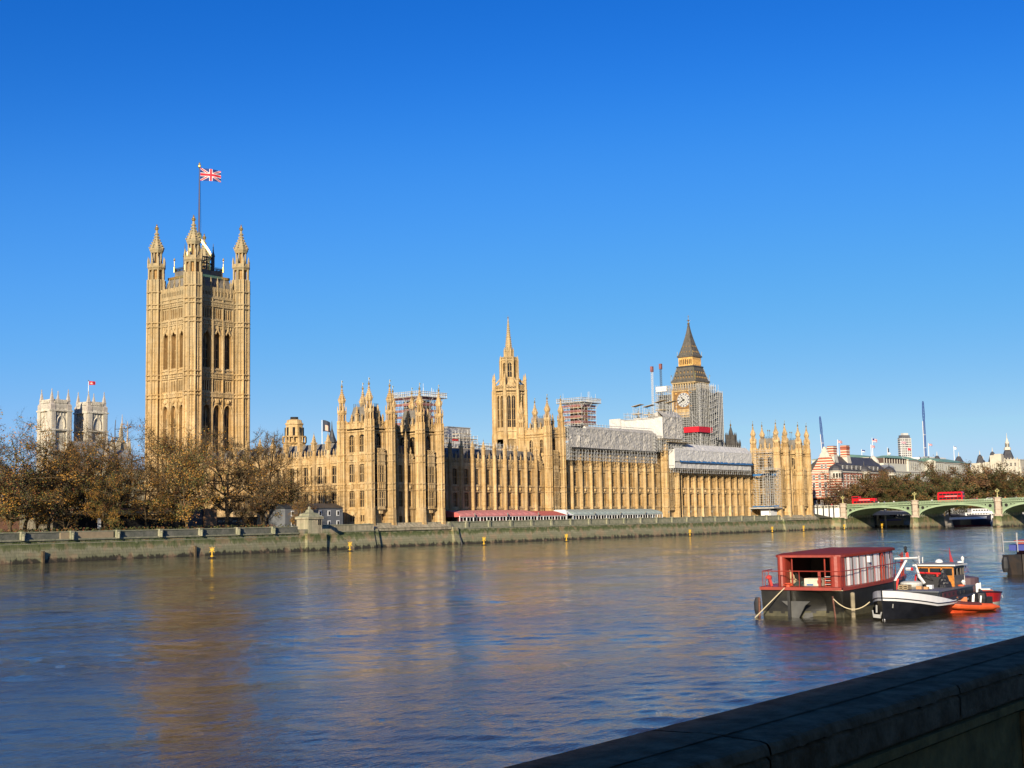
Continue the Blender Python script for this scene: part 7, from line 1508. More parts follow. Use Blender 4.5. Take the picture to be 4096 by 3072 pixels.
m_.add([(-.12,.18,.12),(-.12,.62,.16),(-.12,.58,.36),(-.12,.15,.34),(-.02,.18,.12),(-.02,.62,.16),(-.02,.58,.36),(-.02,.15,.34)], [(0,1,2,3),(7,6,5,4),(0,1,5,4),(2,3,7,6)], 0); m_.bar((-.1,.6,.2), (-.1,.65,.6), .06, 0); m_.bar((-.1,.2,.2), (-.1,.1,.5), .06, 0); m_.build('bow_anchor', mat('grey_anchor_paint', (.35,.35,.33), .5), T)
# black rubbing strake along the after side
m_ = tl()
for k in range(12, 27): 
    a, b = tp(k/28,4,-1), tp((k+1)/28,4,-1); m_.bar((a[0], a[1]-.05, a[2]+.12), (b[0], b[1]-.05, b[2]+.12), .12)
m_.build('rubbing_strake', BLACK, T)
m_ = tl(); m_.lathe(15.0, -.7, [(.95, .9), (.95, 1.85), (.9, 1.9), (.2, 2.0)], 18, 0, 0); m_.build('round_stern_deckhouse', [mat('purple_grey_deckhouse', (.10,.06,.07), .6)], T)
for k in range(5): m_ = tl(); m_.bar((14.0+k*.4, -1.75+.04*k, .9), (14.0+k*.4, -1.75+.04*k, 1.5), .07); m_.build('fender', WHITE, T)
# ---------------------------------------------------------------- open red launch and orange inflatable
def launch(x, y, ang, L, B, H, label, name, hullm, low, sheer=.35, rng_n=20):
    T2 = thing(name, (x, y, 0), label, 'boat'); mb = MB(x, y, ang)
    hf = lambda t: B/2*(math.sin(min(1, t/.4)*PI/2)**.7 if t < .4 else 1-.35*((t-.4)/.6)**2); sz = lambda t: H+sheer*((1-t)**2)
    for s_ in (-1, 1):
        for k in range(rng_n):
            a, b = k/rng_n, (k+1)/rng_n
            mb.add([(L*a, s_*hf(a)*.75, -.2), (L*b, s_*hf(b)*.75, -.2), (L*b, s_*hf(b)*.88, H*.35), (L*a, s_*hf(a)*.88, H*.35)], [(0,1,2,3)], 1)
            mb.add([(L*a, s_*hf(a)*.88, H*.35), (L*b, s_*hf(b)*.88, H*.35), (L*b, s_*hf(b), sz(b)), (L*a, s_*hf(a), sz(a))], [(0,1,2,3)], 0)
            mb.bar((L*a, s_*hf(a), sz(a)), (L*b, s_*hf(b), sz(b)), .09, 2)
    mb.add([(L, -hf(1)*.75, -.2), (L, hf(1)*.75, -.2), (L, hf(1), sz(1)), (L, -hf(1), sz(1))], [(0,1,2,3)], 0)
    mb.add([(L*k/rng_n, -hf(k/rng_n)*.93, H*.72) for k in range(rng_n+1)]+[(L*k/rng_n, hf(k/rng_n)*.93, H*.72) for k in range(rng_n, -1, -1)], [tuple(range(2*rng_n+2))], 3)
    mb.build('hull', [hullm, low, mat('dark_gunwale', (.05,.015,.02), .5) if 'dark_gunwale' not in bpy.data.materials else bpy.data.materials['dark_gunwale'], mat('inner_deck', (.16,.12,.09), .8) if 'inner_deck' not in bpy.data.materials else bpy.data.materials['inner_deck']], T2); return T2
RB = launch(-157.4, -215.95, math.radians(27), 4.6, 2.1, .78, 'open red launch with a pale waterline moored beyond the orange inflatable', 'red_launch', mat('deep_red_hull', (.33,.015,.015), .35, var=.15, vscale=2), mat('pale_boot_stripe', (.36,.37,.33), .6), .2)
def txt(body, size, loc, rot, mt, name, parent=None, ext=.004):
    cu = bpy.data.curves.new(name, 'FONT'); cu.body = body; cu.size = size; cu.extrude = ext; cu.align_x = 'CENTER'; cu.align_y = 'CENTER'
    cu.materials.append(mt); tmp = bpy.data.objects.new(name, cu); C.objects.link(tmp); bpy.context.view_layer.update(); me = bpy.data.meshes.new_from_object(tmp); bpy.data.objects.remove(tmp)
    o = bpy.data.objects.new(name, me); C.objects.link(o); o.location = loc; o.rotation_euler = rot
    if parent: o.parent = parent; o.matrix_parent_inverse = parent_inv(parent)
    return o
ra = math.radians(27); c_, s_c = math.cos(ra), math.sin(ra); px, py = 1.5, -.97
txt('L.R.', .34, (-157.4+px*c_-(py-.06)*s_c, -215.95+px*s_c+(py-.06)*c_, .56), (math.radians(84), 0, ra-.05), WHITE, 'bow_lettering', RB)
q = MB(-157.4, -215.95, ra); q.box(2.2, 3.0, -.5, .5, .6, 1.0, 0); q.box(2.3, 2.9, -.4, .4, 1.0, 1.06, 1); q.build('engine_box', [mat('red_engine_box', (.3,.03,.02), .5), WHITE], RB)
q = MB(-157.4, -215.95, ra); q.lathe(3.7, -.3, [(.5, .62), (.55, .8), (.4, .95), (.1, 1.0)], 10); q.build('orange_cushion', mat('orange_cushion', (.6,.28,.12), .7), RB)
# inflatable
RX, RY, RA = -164.25, -215.25, math.radians(-30)
T = thing('inflatable_boat', (RX, RY, 0), 'orange rigid inflatable boat tied alongside the black tug', 'boat')
ORG = mat('orange_hypalon', (.62,.10,.025), .5, var=.12, vscale=3)
def tube(pts, r, mb, mi=0, n=10):
    R_ = []
    for i, p in enumerate(pts):
        p = Vector(p); d = (Vector(pts[min(i+1, len(pts)-1)])-Vector(pts[max(i-1, 0)])).normalized(); a = d.cross(Vector((0, 0, 1))).normalized(); b = a.cross(d); rr = r[i] if isinstance(r, list) else r
        R_.append([tuple(p+a*math.cos(2*PI*k/n)*rr+b*math.sin(2*PI*k/n)*rr) for k in range(n)])
    vs = [v for q in R_ for v in q]; fs = [(i*n+k, i*n+(k+1) % n, (i+1)*n+(k+1) % n, (i+1)*n+k) for i in range(len(pts)-1) for k in range(n)]+[tuple(range(n-1, -1, -1)), tuple((len(pts)-1)*n+k for k in range(n))]
    mb.add(vs, fs, mi)
mb = MB(RX, RY, RA)
path = [(4.0,-.62,.26),(3.4,-.64,.30),(2.4,-.66,.34),(1.4,-.64,.40),(.8,-.56,.46),(.4,-.38,.52),(.2,-.15,.56),(.2,.15,.56),(.4,.38,.52),(.8,.56,.46),(1.4,.64,.40),(2.4,.66,.34),(3.4,.64,.30),(4.0,.62,.26)]
tube(path, [.05,.2]+[.23]*10+[.2,.05], mb); mb.build('inflatable_tube', ORG, T)
mb = MB(RX, RY, RA); tube([(x*.999, y*1.0+(-.015 if y < 0 else .015), z+.10) for x, y, z in path[2:-2]], .19, mb, 0, 8); mb.build('dark_rubbing_band', mat('dark_red_band', (.10,.02,.015), .6), T)
mb = MB(RX, RY, RA)
for s_ in (-1, 1): mb.add([(.25,0,.35),(1.2,s_*.55,.3),(3.8,s_*.6,.2),(3.8,s_*.3,-.2),(1.2,s_*.15,-.25),(.45,0,-.15)], [(0,1,4,5),(1,2,3,4)])
mb.add([(.6,-.35,.42),(3.8,-.5,.25),(3.8,.5,.25),(.6,.35,.42)], [(0,1,2,3)]); mb.add([(3.8,-.6,.2),(3.8,.6,.2),(3.8,.3,-.2),(3.8,-.3,-.2)], [(0,1,2,3)]); mb.build('hull', mat('orange_grp_hull', (.60,.07,.02), .4), T)
mb = MB(RX, RY, RA); mb.box(1.3, 1.75, -.25, .2, .4, .95, 0); mb.build('orange_console', mat('pale_orange_console', (.68,.24,.10), .6), T)
mb = MB(RX, RY, RA); mb.lathe(3.1, 0, [(.3, .4), (.38, .8), (.32, 1.15), (.1, 1.25)], 10); mb.box(3.3, 3.9, -.15, .15, .1, .9); mb.lathe(2.7, .3, [(.25, .4), (.3, .8), (.15, 1.0)], 8); mb.build('outboard_motor', BLACK, T)
mb = MB(RX, RY, RA); [mb.bar((x, y, .4), (x+.1, y, z), .09) for x, y, z in ((2.1,-.3,1.05),(2.35,-.1,1.1),(2.7,-.35,1.0),(3.2,.5,1.75))]; mb.build('white_rail_post', WHITE, T)
# steel workboat just entering at the right edge
T = ship(-112.6, -204.2, 14, 4.4, 1.75, math.radians(8), mat('dark_workboat_hull', (.035,.035,.035), .6, col2=(.07,.05,.035), vscale=1.2), 0, 'dark work boat with tyre fender and rails entering at the right edge', name='work_boat', decks=((.35,.7,1.5),), cabw=.6, prow=.12, cab=BRED, rake=.3)
q = MB(-112.9, -203.6, math.radians(8)); q.lathe(-.35, .9, [(.25, .3), (.36, .7), (.36, 1.4), (.25, 1.8)], 12); q.build('tyre_fender', BLACK, T)
q = MB(-112.9, -203.6, math.radians(8))
for x, y in ((.6, 1.2), (.6, -.2), (1.4, 1.4), (.8, -1.1), (2.6, .2)): q.bar((x, y, 2.3), (x, y, 4.2), .06)
q.bar((.6, 1.2, 3.3), (.6, -1.1, 3.3), .05); q.bar((.8, -1.1, 3.3), (2.6, .2, 3.3), .05); q.bar((1.4, 1.4, 3.3), (2.6, .2, 3.3), .05); q.bar((.6, -1.1, 3.3), (.8, -1.1, 3.3), .05); q.bar((.6, 1.2, 3.3), (1.4, 1.4, 3.3), .05); q.build('railing', STEEL, T)
q = MB(-112.9, -203.6, math.radians(8)); q.box(1.5, 4, -1.2, .8, 2.4, 3.0); q.build('blue_tank', mat('blue_tank', (.02,.04,.25), .6), T)
# ================================================================ abbey with two west towers
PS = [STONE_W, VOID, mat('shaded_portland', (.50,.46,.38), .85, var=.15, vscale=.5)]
T = thing('abbey_church', (100, 290, 5), 'white stone abbey with two square pinnacled towers and a lead roof above the trees', 'church')
for i, (x0, y0) in enumerate(((89.8, 297.5), (109.3, 297.5))):
    s = 10.6; mb = MB(); mb.box(x0+.6, x0+s-.6, y0+.6, y0+s-.6, 5, 67, 0)
    for th, ox, oy in ((EAST, x0, y0), (SOUTH, x0, y0+s), (NORTH, x0+s, y0), (WEST, x0+s, y0+s)):
        mb.frame(ox, oy, th)
        wall(mb, 2.2, s-2.2, 5, 62.2, .3, [(s/2-1.85, s/2+1.85, 43.6, 54.0, 58.2)], 1.5, 0, 0, 1)
        for k in (-1, 0, 1): mb.box(s/2+k*.95-.09, s/2+k*.95+.09, 1.3, 1.6, 43.6, 57 if k == 0 else 54.6)
        mb.box(s/2-1.8, s/2+1.8, 1.3, 1.6, 49.8, 50.1)
        A2 = arch(s/2-2.2, s/2+2.2, 54.0, 59.2)
        for (a, za), (b, zb) in zip(A2[:-1], A2[1:]): mb.bar((a, .15, za), (b, .15, zb), .45)
        for q in (1.15, s-1.15):
            mb.box(q-1.15, q+1.15, -.5, 1.4, 5, 62.2, 0)
            for z0, z1 in ((44, 52), (53.2, 61)): mb.box(q-.5, q+.5, -.55, -.45, z0, z1, 2)
        for z in (42.8, 52.6, 61.6): mb.box(-.6, s+.6, -.75, .5, z-.3, z+.35, 0)
        mb.box(2, s-2, 0, .6, 62, 65.2, 0); mb.box(2.6, s-2.6, -.1, .05, 63, 64.4, 2)
        for k in range(7): q = 2.4+k*(s-4.8)/6; mb.box(q-.4, q+.4, 0, .5, 65, 66.2, 0)
        for k in (-1.6, 0, 1.6): mb.box(s/2+k-.15, s/2+k+.15, 0, .3, 59.6, 61.3)
    mb.frame(); mb.build('west_tower', PS, T)
    for cx_ in (x0+1, x0+s-1):
        for cy_ in (y0+1, y0+s-1):
            p_ = MB(); p_.lathe(cx_, cy_, [(1.75, 61.8), (1.75, 64.4), (1.0, 65.2), (.95, 66.2), (1.2, 66.4), (1.05, 66.6), (.16, 71.0), (.28, 71.3), (.06, 72.2)], 4, PI/4); p_.build('pinnacle', [mat('lichened_pinnacle_stone', (.46,.41,.35), .85, var=.2, vscale=1) if i == 0 and cx_ == x0+1 and cy_ == y0+1 else bpy.data.materials['lichened_pinnacle_stone']], T)
mb = MB(); mb.wedge(66, 92, 236, 243, 30, 36, 43.5); mb.wedge(66, 92, 243, 250, 30, 43.5, 36); mb.add([(66,236,30),(66,236,36),(66,243,43.5),(66,250,36),(66,250,30)], [(0,1,2,3,4)])
mb.box(66, 92, 237, 249, 5, 36); mb.build('nave_roof', mat('lead_roof', (.30,.31,.30), .5, var=.15, vscale=.4), T)
mb = MB(); mb.frame(84, 240, EAST); mb.box(-1, 10, 0, 10, 5, 38.5); mb.prism([(-1.2, 38), (10.2, 38), (4.5, 47)], 0, .8)
for k in range(8): mb.box(k*1.15-.2, k*1.15+.2, -.3, 0, 28, 39)
for x, z in ((0, 46), (9, 45.5), (4.5, 52)): mb.lathe(x, .3, [(.8, 38), (.8, z-6 if z < 50 else z-5), (1, z-5.8 if z < 50 else z-4.8), (.1, z)], 4, PI/4)
mb.frame(); mb.build('transept_gable', [mat('buff_transept_stone', (.42,.36,.25), .9, var=.2, vscale=1)], T)
mb = MB(); mb.lathe(78, 235, [(1.2, 30), (1.0, 39), (.1, 47)], 6); mb.build('slender_spire', bpy.data.materials['lichened_pinnacle_stone'], T); mb = MB(); mb.lathe(104, 262, [(1.0, 30), (.8, 44), (.1, 58)], 6); mb.build('slender_spire', bpy.data.materials['lichened_pinnacle_stone'], T); mb = MB(); mb.lathe(107, 262, [(.9, 30), (.7, 42), (.1, 55)], 6); mb.build('slender_spire', bpy.data.materials['lichened_pinnacle_stone'], T)
FP2 = thing('abbey_flagpole', (113.5, 303.5, 66), 'thin white flagpole on the right hand abbey tower', 'flagpole'); p = MB(); p.lathe(113.5, 303.5, [(.22, 64), (.12, 77.5)], 8); p.build('pole', WHITE, FP2); p = MB(); p.lathe(113.5, 303.5, [(.1, 77.3), (.3, 77.6), (.05, 77.9)], 6); p.build('finial', GOLD, FP2)
REDC = mat('red_flag_cloth', (.50,.02,.04), .8); PALEC = mat('pale_flag_badge', (.7,.45,.35), .8)
o = flag(113.7, 303.3, 77.4, 3.0, 1.9, lambda u, v: 1 if ((u-.35)**2*2+(v-.5)**2) < .03 or (abs(v-.3) < .08 and .15 < u < .55) else 0, [REDC, PALEC], -35, .4, .05, (16, 12), 'red_flag'); tag(o, 'small red flag flying from the pole on the abbey tower', 'flag')
# dark flag on a white pole over the south front
FP3 = thing('white_flagpole', (33, 75, 26), 'short white flagpole behind the slate roof left of the near pavilion', 'flagpole'); p = MB(); p.lathe(53, 75, [(.16, 24), (.12, 41.2)], 8); p.build('pole', WHITE, FP3)
o = flag(53.2, 74.8, 41.2, 2.6, 3.9, lambda u, v: 1 if .3 < u < .7 and v < .55 and v > .08 else 0, [mat('dark_flag_cloth', (.03,.04,.07), .8), PALEC], -40, .25, .35, (10, 12), 'dark_flag'); tag(o, 'small dark flag with a pale badge on the white pole behind the slate roof', 'flag')
# ================================================================ generic facade helpers for far buildings
def far_windows(T, ox, oy, th, us, zs, w, h, fr=WHITE, gl=None, name='window', lim=[100]):
    gl = gl or VOID; me = None
    for z in zs:
        for u in us:
            if me is None:
                q = MB(); q.box(-w/2-.12, w/2+.12, -.12, .05, -.12, h+.15, 0); q.box(-w/2, w/2, -.16, -.12, 0, h, 1); q.box(-.06, .06, -.2, -.15, 0, h, 0); q.box(-w/2, w/2, -.2, -.15, h*.5-.05, h*.5+.05, 0)
                o = q.build(name, [fr, gl]); me = o.data
            else: o = bpy.data.objects.new(name, me); C.objects.link(o)
            c, s = math.cos(th), math.sin(th); o.location = (ox+u*c, oy+u*s, z); o.rotation_euler = (0, 0, th); o.parent = T; o.matrix_parent_inverse = Matrix.Translation(T.location).inverted()
# striped red brick block by the bridge
def band_mat():
    m = bpy.data.materials.new('banded_brick_and_stone'); m.use_nodes = True; t = m.node_tree; L = t.links.new; p = t.nodes['Principled BSDF']; p.inputs['Roughness'].default_value = .85
    g = nd(t, 'ShaderNodeNewGeometry'); s = nd(t, 'ShaderNodeSeparateXYZ'); L(g.outputs['Position'], s.inputs[0]); q = nd(t, 'ShaderNodeMath', operation='DIVIDE'); q.inputs[1].default_value = 1.25; L(s.outputs[2], q.inputs[0])
    f = nd(t, 'ShaderNodeMath', operation='FRACT'); L(q.outputs[0], f.inputs[0]); c = nd(t, 'ShaderNodeMath', operation='GREATER_THAN'); c.inputs[1].default_value = .66; L(f.outputs[0], c.inputs[0])
    n = nd(t, 'ShaderNodeTexNoise', Scale=1.5, Detail=4); L(g.outputs['Position'], n.inputs['Vector']); r = nd(t, 'ShaderNodeValToRGB'); r.color_ramp.elements[0].color = (.27,.065,.035,1); r.color_ramp.elements[1].color = (.38,.11,.055,1); L(n.outputs['Fac'], r.inputs[0])
    mx = nd(t, 'ShaderNodeMix', data_type='RGBA'); L(r.outputs[0], mx.inputs[6]); mx.inputs[7].default_value = (.62,.53,.40,1); L(c.outputs[0], mx.inputs[0]); L(mx.outputs[2], p.inputs['Base Color']); return m
BAND = band_mat(); FST = mat('portland_trim', (.60,.56,.47), .85, var=.1); DSL = mat('dark_welsh_slate', (.055,.055,.06), .6, var=.3, vscale=.5)
T = thing('banded_brick_building', (350, 30, 5), 'red brick block banded in white stone with tall chimneys and domed turrets', 'building')
mb = MB(); mb.box(330, 392, 18, 36, 5, 26.5, 0); mb.box(330, 392, 17.8, 36.2, 5, 14.0, 1); mb.box(329.5, 392.5, 17.5, 36.5, 26.2, 26.8, 1)
mb.prism([(329, 0), (329, 1)], 0, 0) if False else None
mb.frame(329.6, 32, SOUTH); mb.prism([(1.0, 26.5), (15.5, 26.5), (12.2, 31.5), (10.4, 35.2), (6.0, 35.2), (4.2, 31.5)], 0, 1.2, 0)
mb.prism([(6.0+2.2-2.3*math.cos(k*PI/8), 34.2+2.2*math.sin(k*PI/8)) for k in range(9)], -.2, 1.2, 1); mb.box(5.6, 10.8, -.25, 1.2, 33.4, 34.2, 1); mb.prism([(6.6, 36.2), (9.8, 36.2), (8.6, 38.5), (7.8, 38.5)], -.1, .9, 1)
mb.frame(); mb.build('wall', [BAND, FST], T)
mb = MB(); mb.wedge(331, 391, 18.4, 26, 26.5, 27.4, 34.6); mb.wedge(331, 391, 26, 35.6, 26.5, 34.6, 27.4)
for k in range(9): x = 338+k*5.2; mb.wedge(x-.8, x+.8, 18.6, 21.5, 27.5, 30.0, 30.2); 
mb.build('roof', DSL, T)
far_windows(T, 330, 36, SOUTH, (3.2, 6.0, 9.0, 12.0, 14.6), (15.2, 19.2, 22.8), 1.1, 2.4); far_windows(T, 330, 36, SOUTH, (3.2, 6.5, 9.7, 13.0), (6.8, 10.6), 1.1, 2.4); far_windows(T, 329.6, 36, SOUTH, (10.6, 12.6), (28.2,), .9, 2)
far_windows(T, 330, 18, EAST, [2.5+3.9*k for k in range(15)], (15.2, 19.2, 22.8), 1.3, 2.4); far_windows(T, 338, 18.6, EAST, [k*5.2 for k in range(9)], (28.0,), 1.2, 1.5)
for x, y, r, zt_ in ((329.6, 18.5, 2.9, 26.6), (392, 18, 2.9, 26.6), (361.5, 18.2, 2.8, 26.6), (329.6, 35.5, 2.6, 27.5)):
    p_ = MB(); p_.lathe(x, y, [(r, 5), (r, zt_-3.6)], 14, 0, 0); p_.lathe(x, y, [(r+.06, zt_-3.6), (r+.06, zt_-.2), (r+.4, zt_), (r+.4, zt_+.3)], 14, 0, 1); p_.lathe(x, y, [(r+.5, zt_+.3), (r+.25, zt_+1.4), (r-.6, zt_+2.5), (r-1.8, zt_+3.2), (.3, zt_+3.6), (.1, zt_+5.4)], 14, 0, 2)
    for k in range(7): a = k*PI/7-PI*.95; p_.box(x+(r+.02)*math.cos(a)-.35, x+(r+.02)*math.cos(a)+.35, y+(r+.02)*math.sin(a)-.35, y+(r+.02)*math.sin(a)+.35, zt_-3, zt_-1.0, 3)
    p_.build('corner_turret', [BAND, FST, DSL, VOID], T)
for x, y, zt_, z0 in ((339.6, 24.5, 39.2, 29), (354.4, 24.5, 40.0, 29)):
    p_ = MB(); p_.hip(x-2.6, x+2.6, y-2.4, y+2.4, z0, 35.0, .9, .7, 1); p_.box(x-1.9, x+1.9, y-1.6, y+1.6, 34.2, zt_, 0); p_.box(x-2.05, x+2.05, y-1.75, y+1.75, zt_-1.6, zt_-.9, 2); p_.box(x-2.0, x+2.0, y-1.7, y+1.7, zt_-.2, zt_, 2); p_.build('chimney', [BAND, FST, mat('plain_red_brick', (.30,.08,.045), .9) if 'plain_red_brick' not in bpy.data.materials else bpy.data.materials['plain_red_brick']], T)
p_ = MB(); p_.box(391, 392.4, 22, 30, 26, 31); p_.prism([(0,0),(0,0)], 0, 0) if False else None; p_.lathe(391.7, 26, [(3.2, 31), (2.6, 33.5), (1.2, 35.4), (.1, 36)], 12, 0); p_.build('gable', FST, T)
# a second wing of it, seen left of the first between pavilion turret and gable
T = thing('banded_wing', (322, 50, 5), 'banded brick wing with a pale domed turret partly hidden by the far pavilion', 'building')
mb = MB(); mb.box(312, 326, 38, 62, 5, 25.8, 0); mb.box(311.8, 326.2, 37.8, 62, 5, 13, 1); mb.box(311.7, 326.3, 37.6, 62, 25.6, 26.2, 1); mb.build('wall', [BAND, FST], T)
mb = MB(); mb.wedge(312, 326, 38, 48, 26, 26.4, 32); mb.wedge(312, 326, 48, 60, 26, 32, 26); mb.build('roof', DSL, T)
far_windows(T, 312, 38, EAST, (2, 5, 8, 11), (14.4, 18.4, 22.2), 1.1, 2.3); far_windows(T, 312, 62, SOUTH, (12, 15, 18, 21), (14.4, 18.4, 22.2), 1.1, 2.3); far_windows(T, 312, 62, SOUTH, (12, 15, 18, 21), (6.6, 10.2), 1.1, 2.3)
for x, y in ((314, 39.5), (322.5, 37.8)): p_ = MB(); p_.lathe(x, y, [(2.2, 24), (2.2, 29.4), (2.6, 29.6), (2.4, 30.6), (1.8, 31.8), (.8, 32.9), (.5, 33.3), (.4, 34.6), (.1, 36.2)], 12, 0, 0); p_.build('dome_turret', FST, T)
# ================================================================ pale government block with green roofs
COPPER = mat('green_copper_roof', (.20,.36,.24), .6, var=.12, vscale=.2); PORT = mat('pale_portland_facade', (.60,.59,.50), .85, var=.06, vscale=.2); PORTG = mat('grey_leadwork', (.33,.35,.36), .6)
T = thing('green_roofed_block', (560, 90, 5), 'long pale stone office block with shallow green copper roofs behind the embankment trees', 'building')
mb = MB()
mb.box(471, 645, 60, 64.5, 5, 31.0, 0); mb.box(471, 645, 64.5, 150, 5, 30.8, 0); mb.box(470.6, 645.4, 59.5, 64, 31.0, 31.5, 1); mb.box(470.8, 645.2, 59.7, 64, 27.6, 28.0, 1); mb.box(471, 476, 60.1, 65.1, 31.5, 34.2, 0)
mb.wedge(476, 503, 60.6, 62.2, 31.5, 33.8, 34.8, 2); mb.box(476, 503, 62.2, 66, 31.5, 34.8, 2)
for x0, x1, y0, y1, zt_ in ((500, 536, 75.2, 112, 39.9), (536.1, 550.3, 64.9, 71.4, 38.7), (536, 581, 71.4, 95, 38.8), (581.1, 597, 64.8, 70.8, 38.7), (581, 645, 70.8, 95, 38.9), (597, 645, 65, 70.8, 38.3)): mb.box(x0, x1, y0, y1, 30, zt_, 0); mb.box(x0-.5, x1+.5, y0-.5, y1+.5, zt_, zt_+.45, 1)
mb.box(500.2, 535.8, 66, 75.2, 31, 36.4, 0); mb.box(500.1, 535.9, 66.1, 75.2, 36.4, 39.5, 3)
for k in range(9): x = 501+k*4; mb.box(x, x+.5, 65.8, 66.1, 36.4, 39.5, 1)
for y in (77, 82, 87, 92, 97): mb.box(499.8, 500, y, y+.8, 32, 39.4, 2)
mb.build('wall', [PORT, FST, PORTG, mat('brown_louvred_plant', (.09,.05,.035), .8)], T)
mb = MB()
for x0, x1, y0, y1, zt_, h in ((500, 536, 75.2, 112, 40.3, 2.6), (536, 550.3, 64.9, 71.4, 39.1, 1.7), (536, 581, 71.4, 95, 39.2, 3.6), (581, 597, 64.8, 70.8, 39.1, 1.7), (597, 645, 65, 95, 39.1, 3.4), (503, 536, 66, 75.5, 39.6, 1.4)): mb.hip(x0-.8, x1+.8, y0-.8, y1+.8, zt_, zt_+h, min(8, (x1-x0)/2.2), (y1-y0)/2.2)
mb.build('roof', COPPER, T)
for x, y0, y1, zt_ in ((535.4, 64.6, 71.7, 39.1), (580.4, 64.5, 71.1, 39.1), (470.6, 60, 65.2, 34.2)):
    mb = MB(); mb.frame(x, y1, SOUTH); mb.prism([(-.6, zt_), (y1-y0+.6, zt_), ((y1-y0)/2, zt_+(y1-y0)*.22)], -.3, .6); mb.build('pediment', PORT, T)
far_windows(T, 471, 65.1, SOUTH, (2.5,), (26.0, 29.0, 32.2), 1.3, 1.4, PORT); far_windows(T, 477, 60.8, EAST, [1.5+2.1*k for k in range(12)], (31.9,), .9, 1.4, PORTG); far_windows(T, 472, 60, EAST, [1.5+3.0*k for k in range(56)], (28.6,), 1.3, 1.7, PORT)
far_windows(T, 472, 60, EAST, [1.5+3.0*k for k in range(40)], (24.6,), 1.3, 1.9, PORT)
far_windows(T, 536.1, 64.9, EAST, (3.5, 7, 10.5), (33.0, 35.6), 1.0, 2.0, PORT); far_windows(T, 581.1, 64.8, EAST, (4, 8, 12), (33.0, 35.6), 1.0, 2.0, PORT); far_windows(T, 597, 65, EAST, [3+4.2*k for k in range(10)], (34.2,), 1.3, 2.2, PORT); far_windows(T, 581, 77, SOUTH, (1.6, 4.6), (32.6, 35.6), 1.1, 1.9, PORT)
for x, y, z in ((520, 105, 43), (512, 97, 43.2), (548, 82, 43)):
    q = MB(); q.bar((x, y, z-3), (x, y, z), .3); q.lathe(x, y, [(.2, z), (1.0, z+.5), (1.1, z+1.0), (.8, z+1.6), (.1, z+1.9)], 10); q.build('satellite_dish', WHITE, T)
# ================================================================ turreted pale residential block, far right
T = thing('turreted_mansion_block', (760, 90, 5), 'far pale stone mansion block bristling with dark pointed roofs and a tall spired lantern', 'building')
CREAM = mat('cream_mansion_stone', (.52,.48,.38), .85, var=.12, vscale=.3)
mb = MB(); mb.box(720, 900, 54, 130, 5, 37.4, 0); mb.box(719.6, 900, 53.6, 130, 37.4, 38.0, 1); mb.box(719.8, 900, 53.8, 130, 33.4, 33.8, 1); mb.box(719, 736, 55.6, 65.7, 5, 43.2, 0); mb.box(718.6, 736.4, 55.3, 66, 43.2, 43.7, 1)
mb.box(719.5, 727, 82.5, 90, 5, 42.0, 0); mb.box(719.5, 727, 76.6, 80, 37, 42.5, 0); mb.box(722, 728, 68.5, 76.8, 36, 47.4, 0); mb.box(726, 731, 70, 75, 44, 48.4, 0)
rr_ = random.Random(2)
for k in range(26):
    y = 55+k*2.9; h_ = rr_.uniform(39.2, 42.5); mb.box(720, 721.5, y-.6, y+.6, 37, h_, 0); mb.lathe(720.7, y, [(.9, h_), (.1, h_+1.3)], 4, PI/4, 0)
for k in range(6):
    y = 57+k*5.2; mb.lathe(719.2, y, [(1.6, 5), (1.6, 37.8)], 8, 0, 0)
for y in (56.2, 58.4, 60.6, 62.8, 65): mb.box(718.9, 719.4, y-.3, y+.3, 43.6, 44.8, 0)
mb.build('wall', [CREAM, FST], T)
far_windows(T, 720, 92, SOUTH, [1.5+2.35*k for k in range(15)], (30.2, 34.4), 1.0, 2.0, FST); far_windows(T, 719, 65.7, SOUTH, (2.0, 5.0, 8.0), (38.8,), 1.1, 2.4, FST); far_windows(T, 719.5, 90, SOUTH, (2.2, 5.2), (38.4,), .9, 2.0, FST)
for cx_, cy_, r, z0, z1 in ((728, 86.0, 3.9, 37.4, 49.2), (735, 79.0, 3.7, 40, 51.4), (734, 67.5, 6.2, 37.4, 53.0), (700, 108, 3.0, 43, 48.6), (712, 96.2, 3.4, 42, 48.0), (742, 55, 3.6, 43, 48.6), (752, 92, 3.0, 40, 46)):
    q = MB(); q.lathe(cx_, cy_, [(r, z0), (r*.92, z0+(z1-z0)*.25), (r*.38, z0+(z1-z0)*.85), (.3, z1-.6), (.3, z1)], 8)
    q.lathe(cx_, cy_, [(.4, z1-.8), (.12, z1+2.4)], 6, 0, 1); q.build('pointed_roof', [DSL, FST], T)
q = MB(); q.lathe(734, 67.5, [(2.6, 51.2), (2.3, 53.2), (1.3, 53.4), (1.3, 56.0), (1.7, 56.3), (1.2, 57.2), (.25, 60.4), (.08, 64.0)], 8)
for k in range(8): a = k*PI/4; q.box(734+1.35*math.cos(a)-.18, 734+1.35*math.cos(a)+.18, 67.5+1.35*math.sin(a)-.18, 67.5+1.35*math.sin(a)+.18, 53.6, 55.8, 1)
q.build('spired_lantern', [FST, VOID], T)
T = thing('glass_penthouse', (820, 58, 5), 'boxy block with a green glass penthouse at the far right edge', 'building')
mb = MB(); mb.box(800, 830, 52, 64, 5, 49, 0); mb.box(840, 870, 30, 50, 5, 47, 0); mb.build('wall', PORTG, T); mb = MB(); mb.box(799.5, 815, 55, 63, 48, 52.5, 0); [mb.box(799.3, 799.5, 55.6+k*1.4, 55.9+k*1.4, 48, 52.5, 1) for k in range(6)]; mb.build('glass_storey', [mat('green_glass', (.08,.30,.26), .2), WHITE], T)
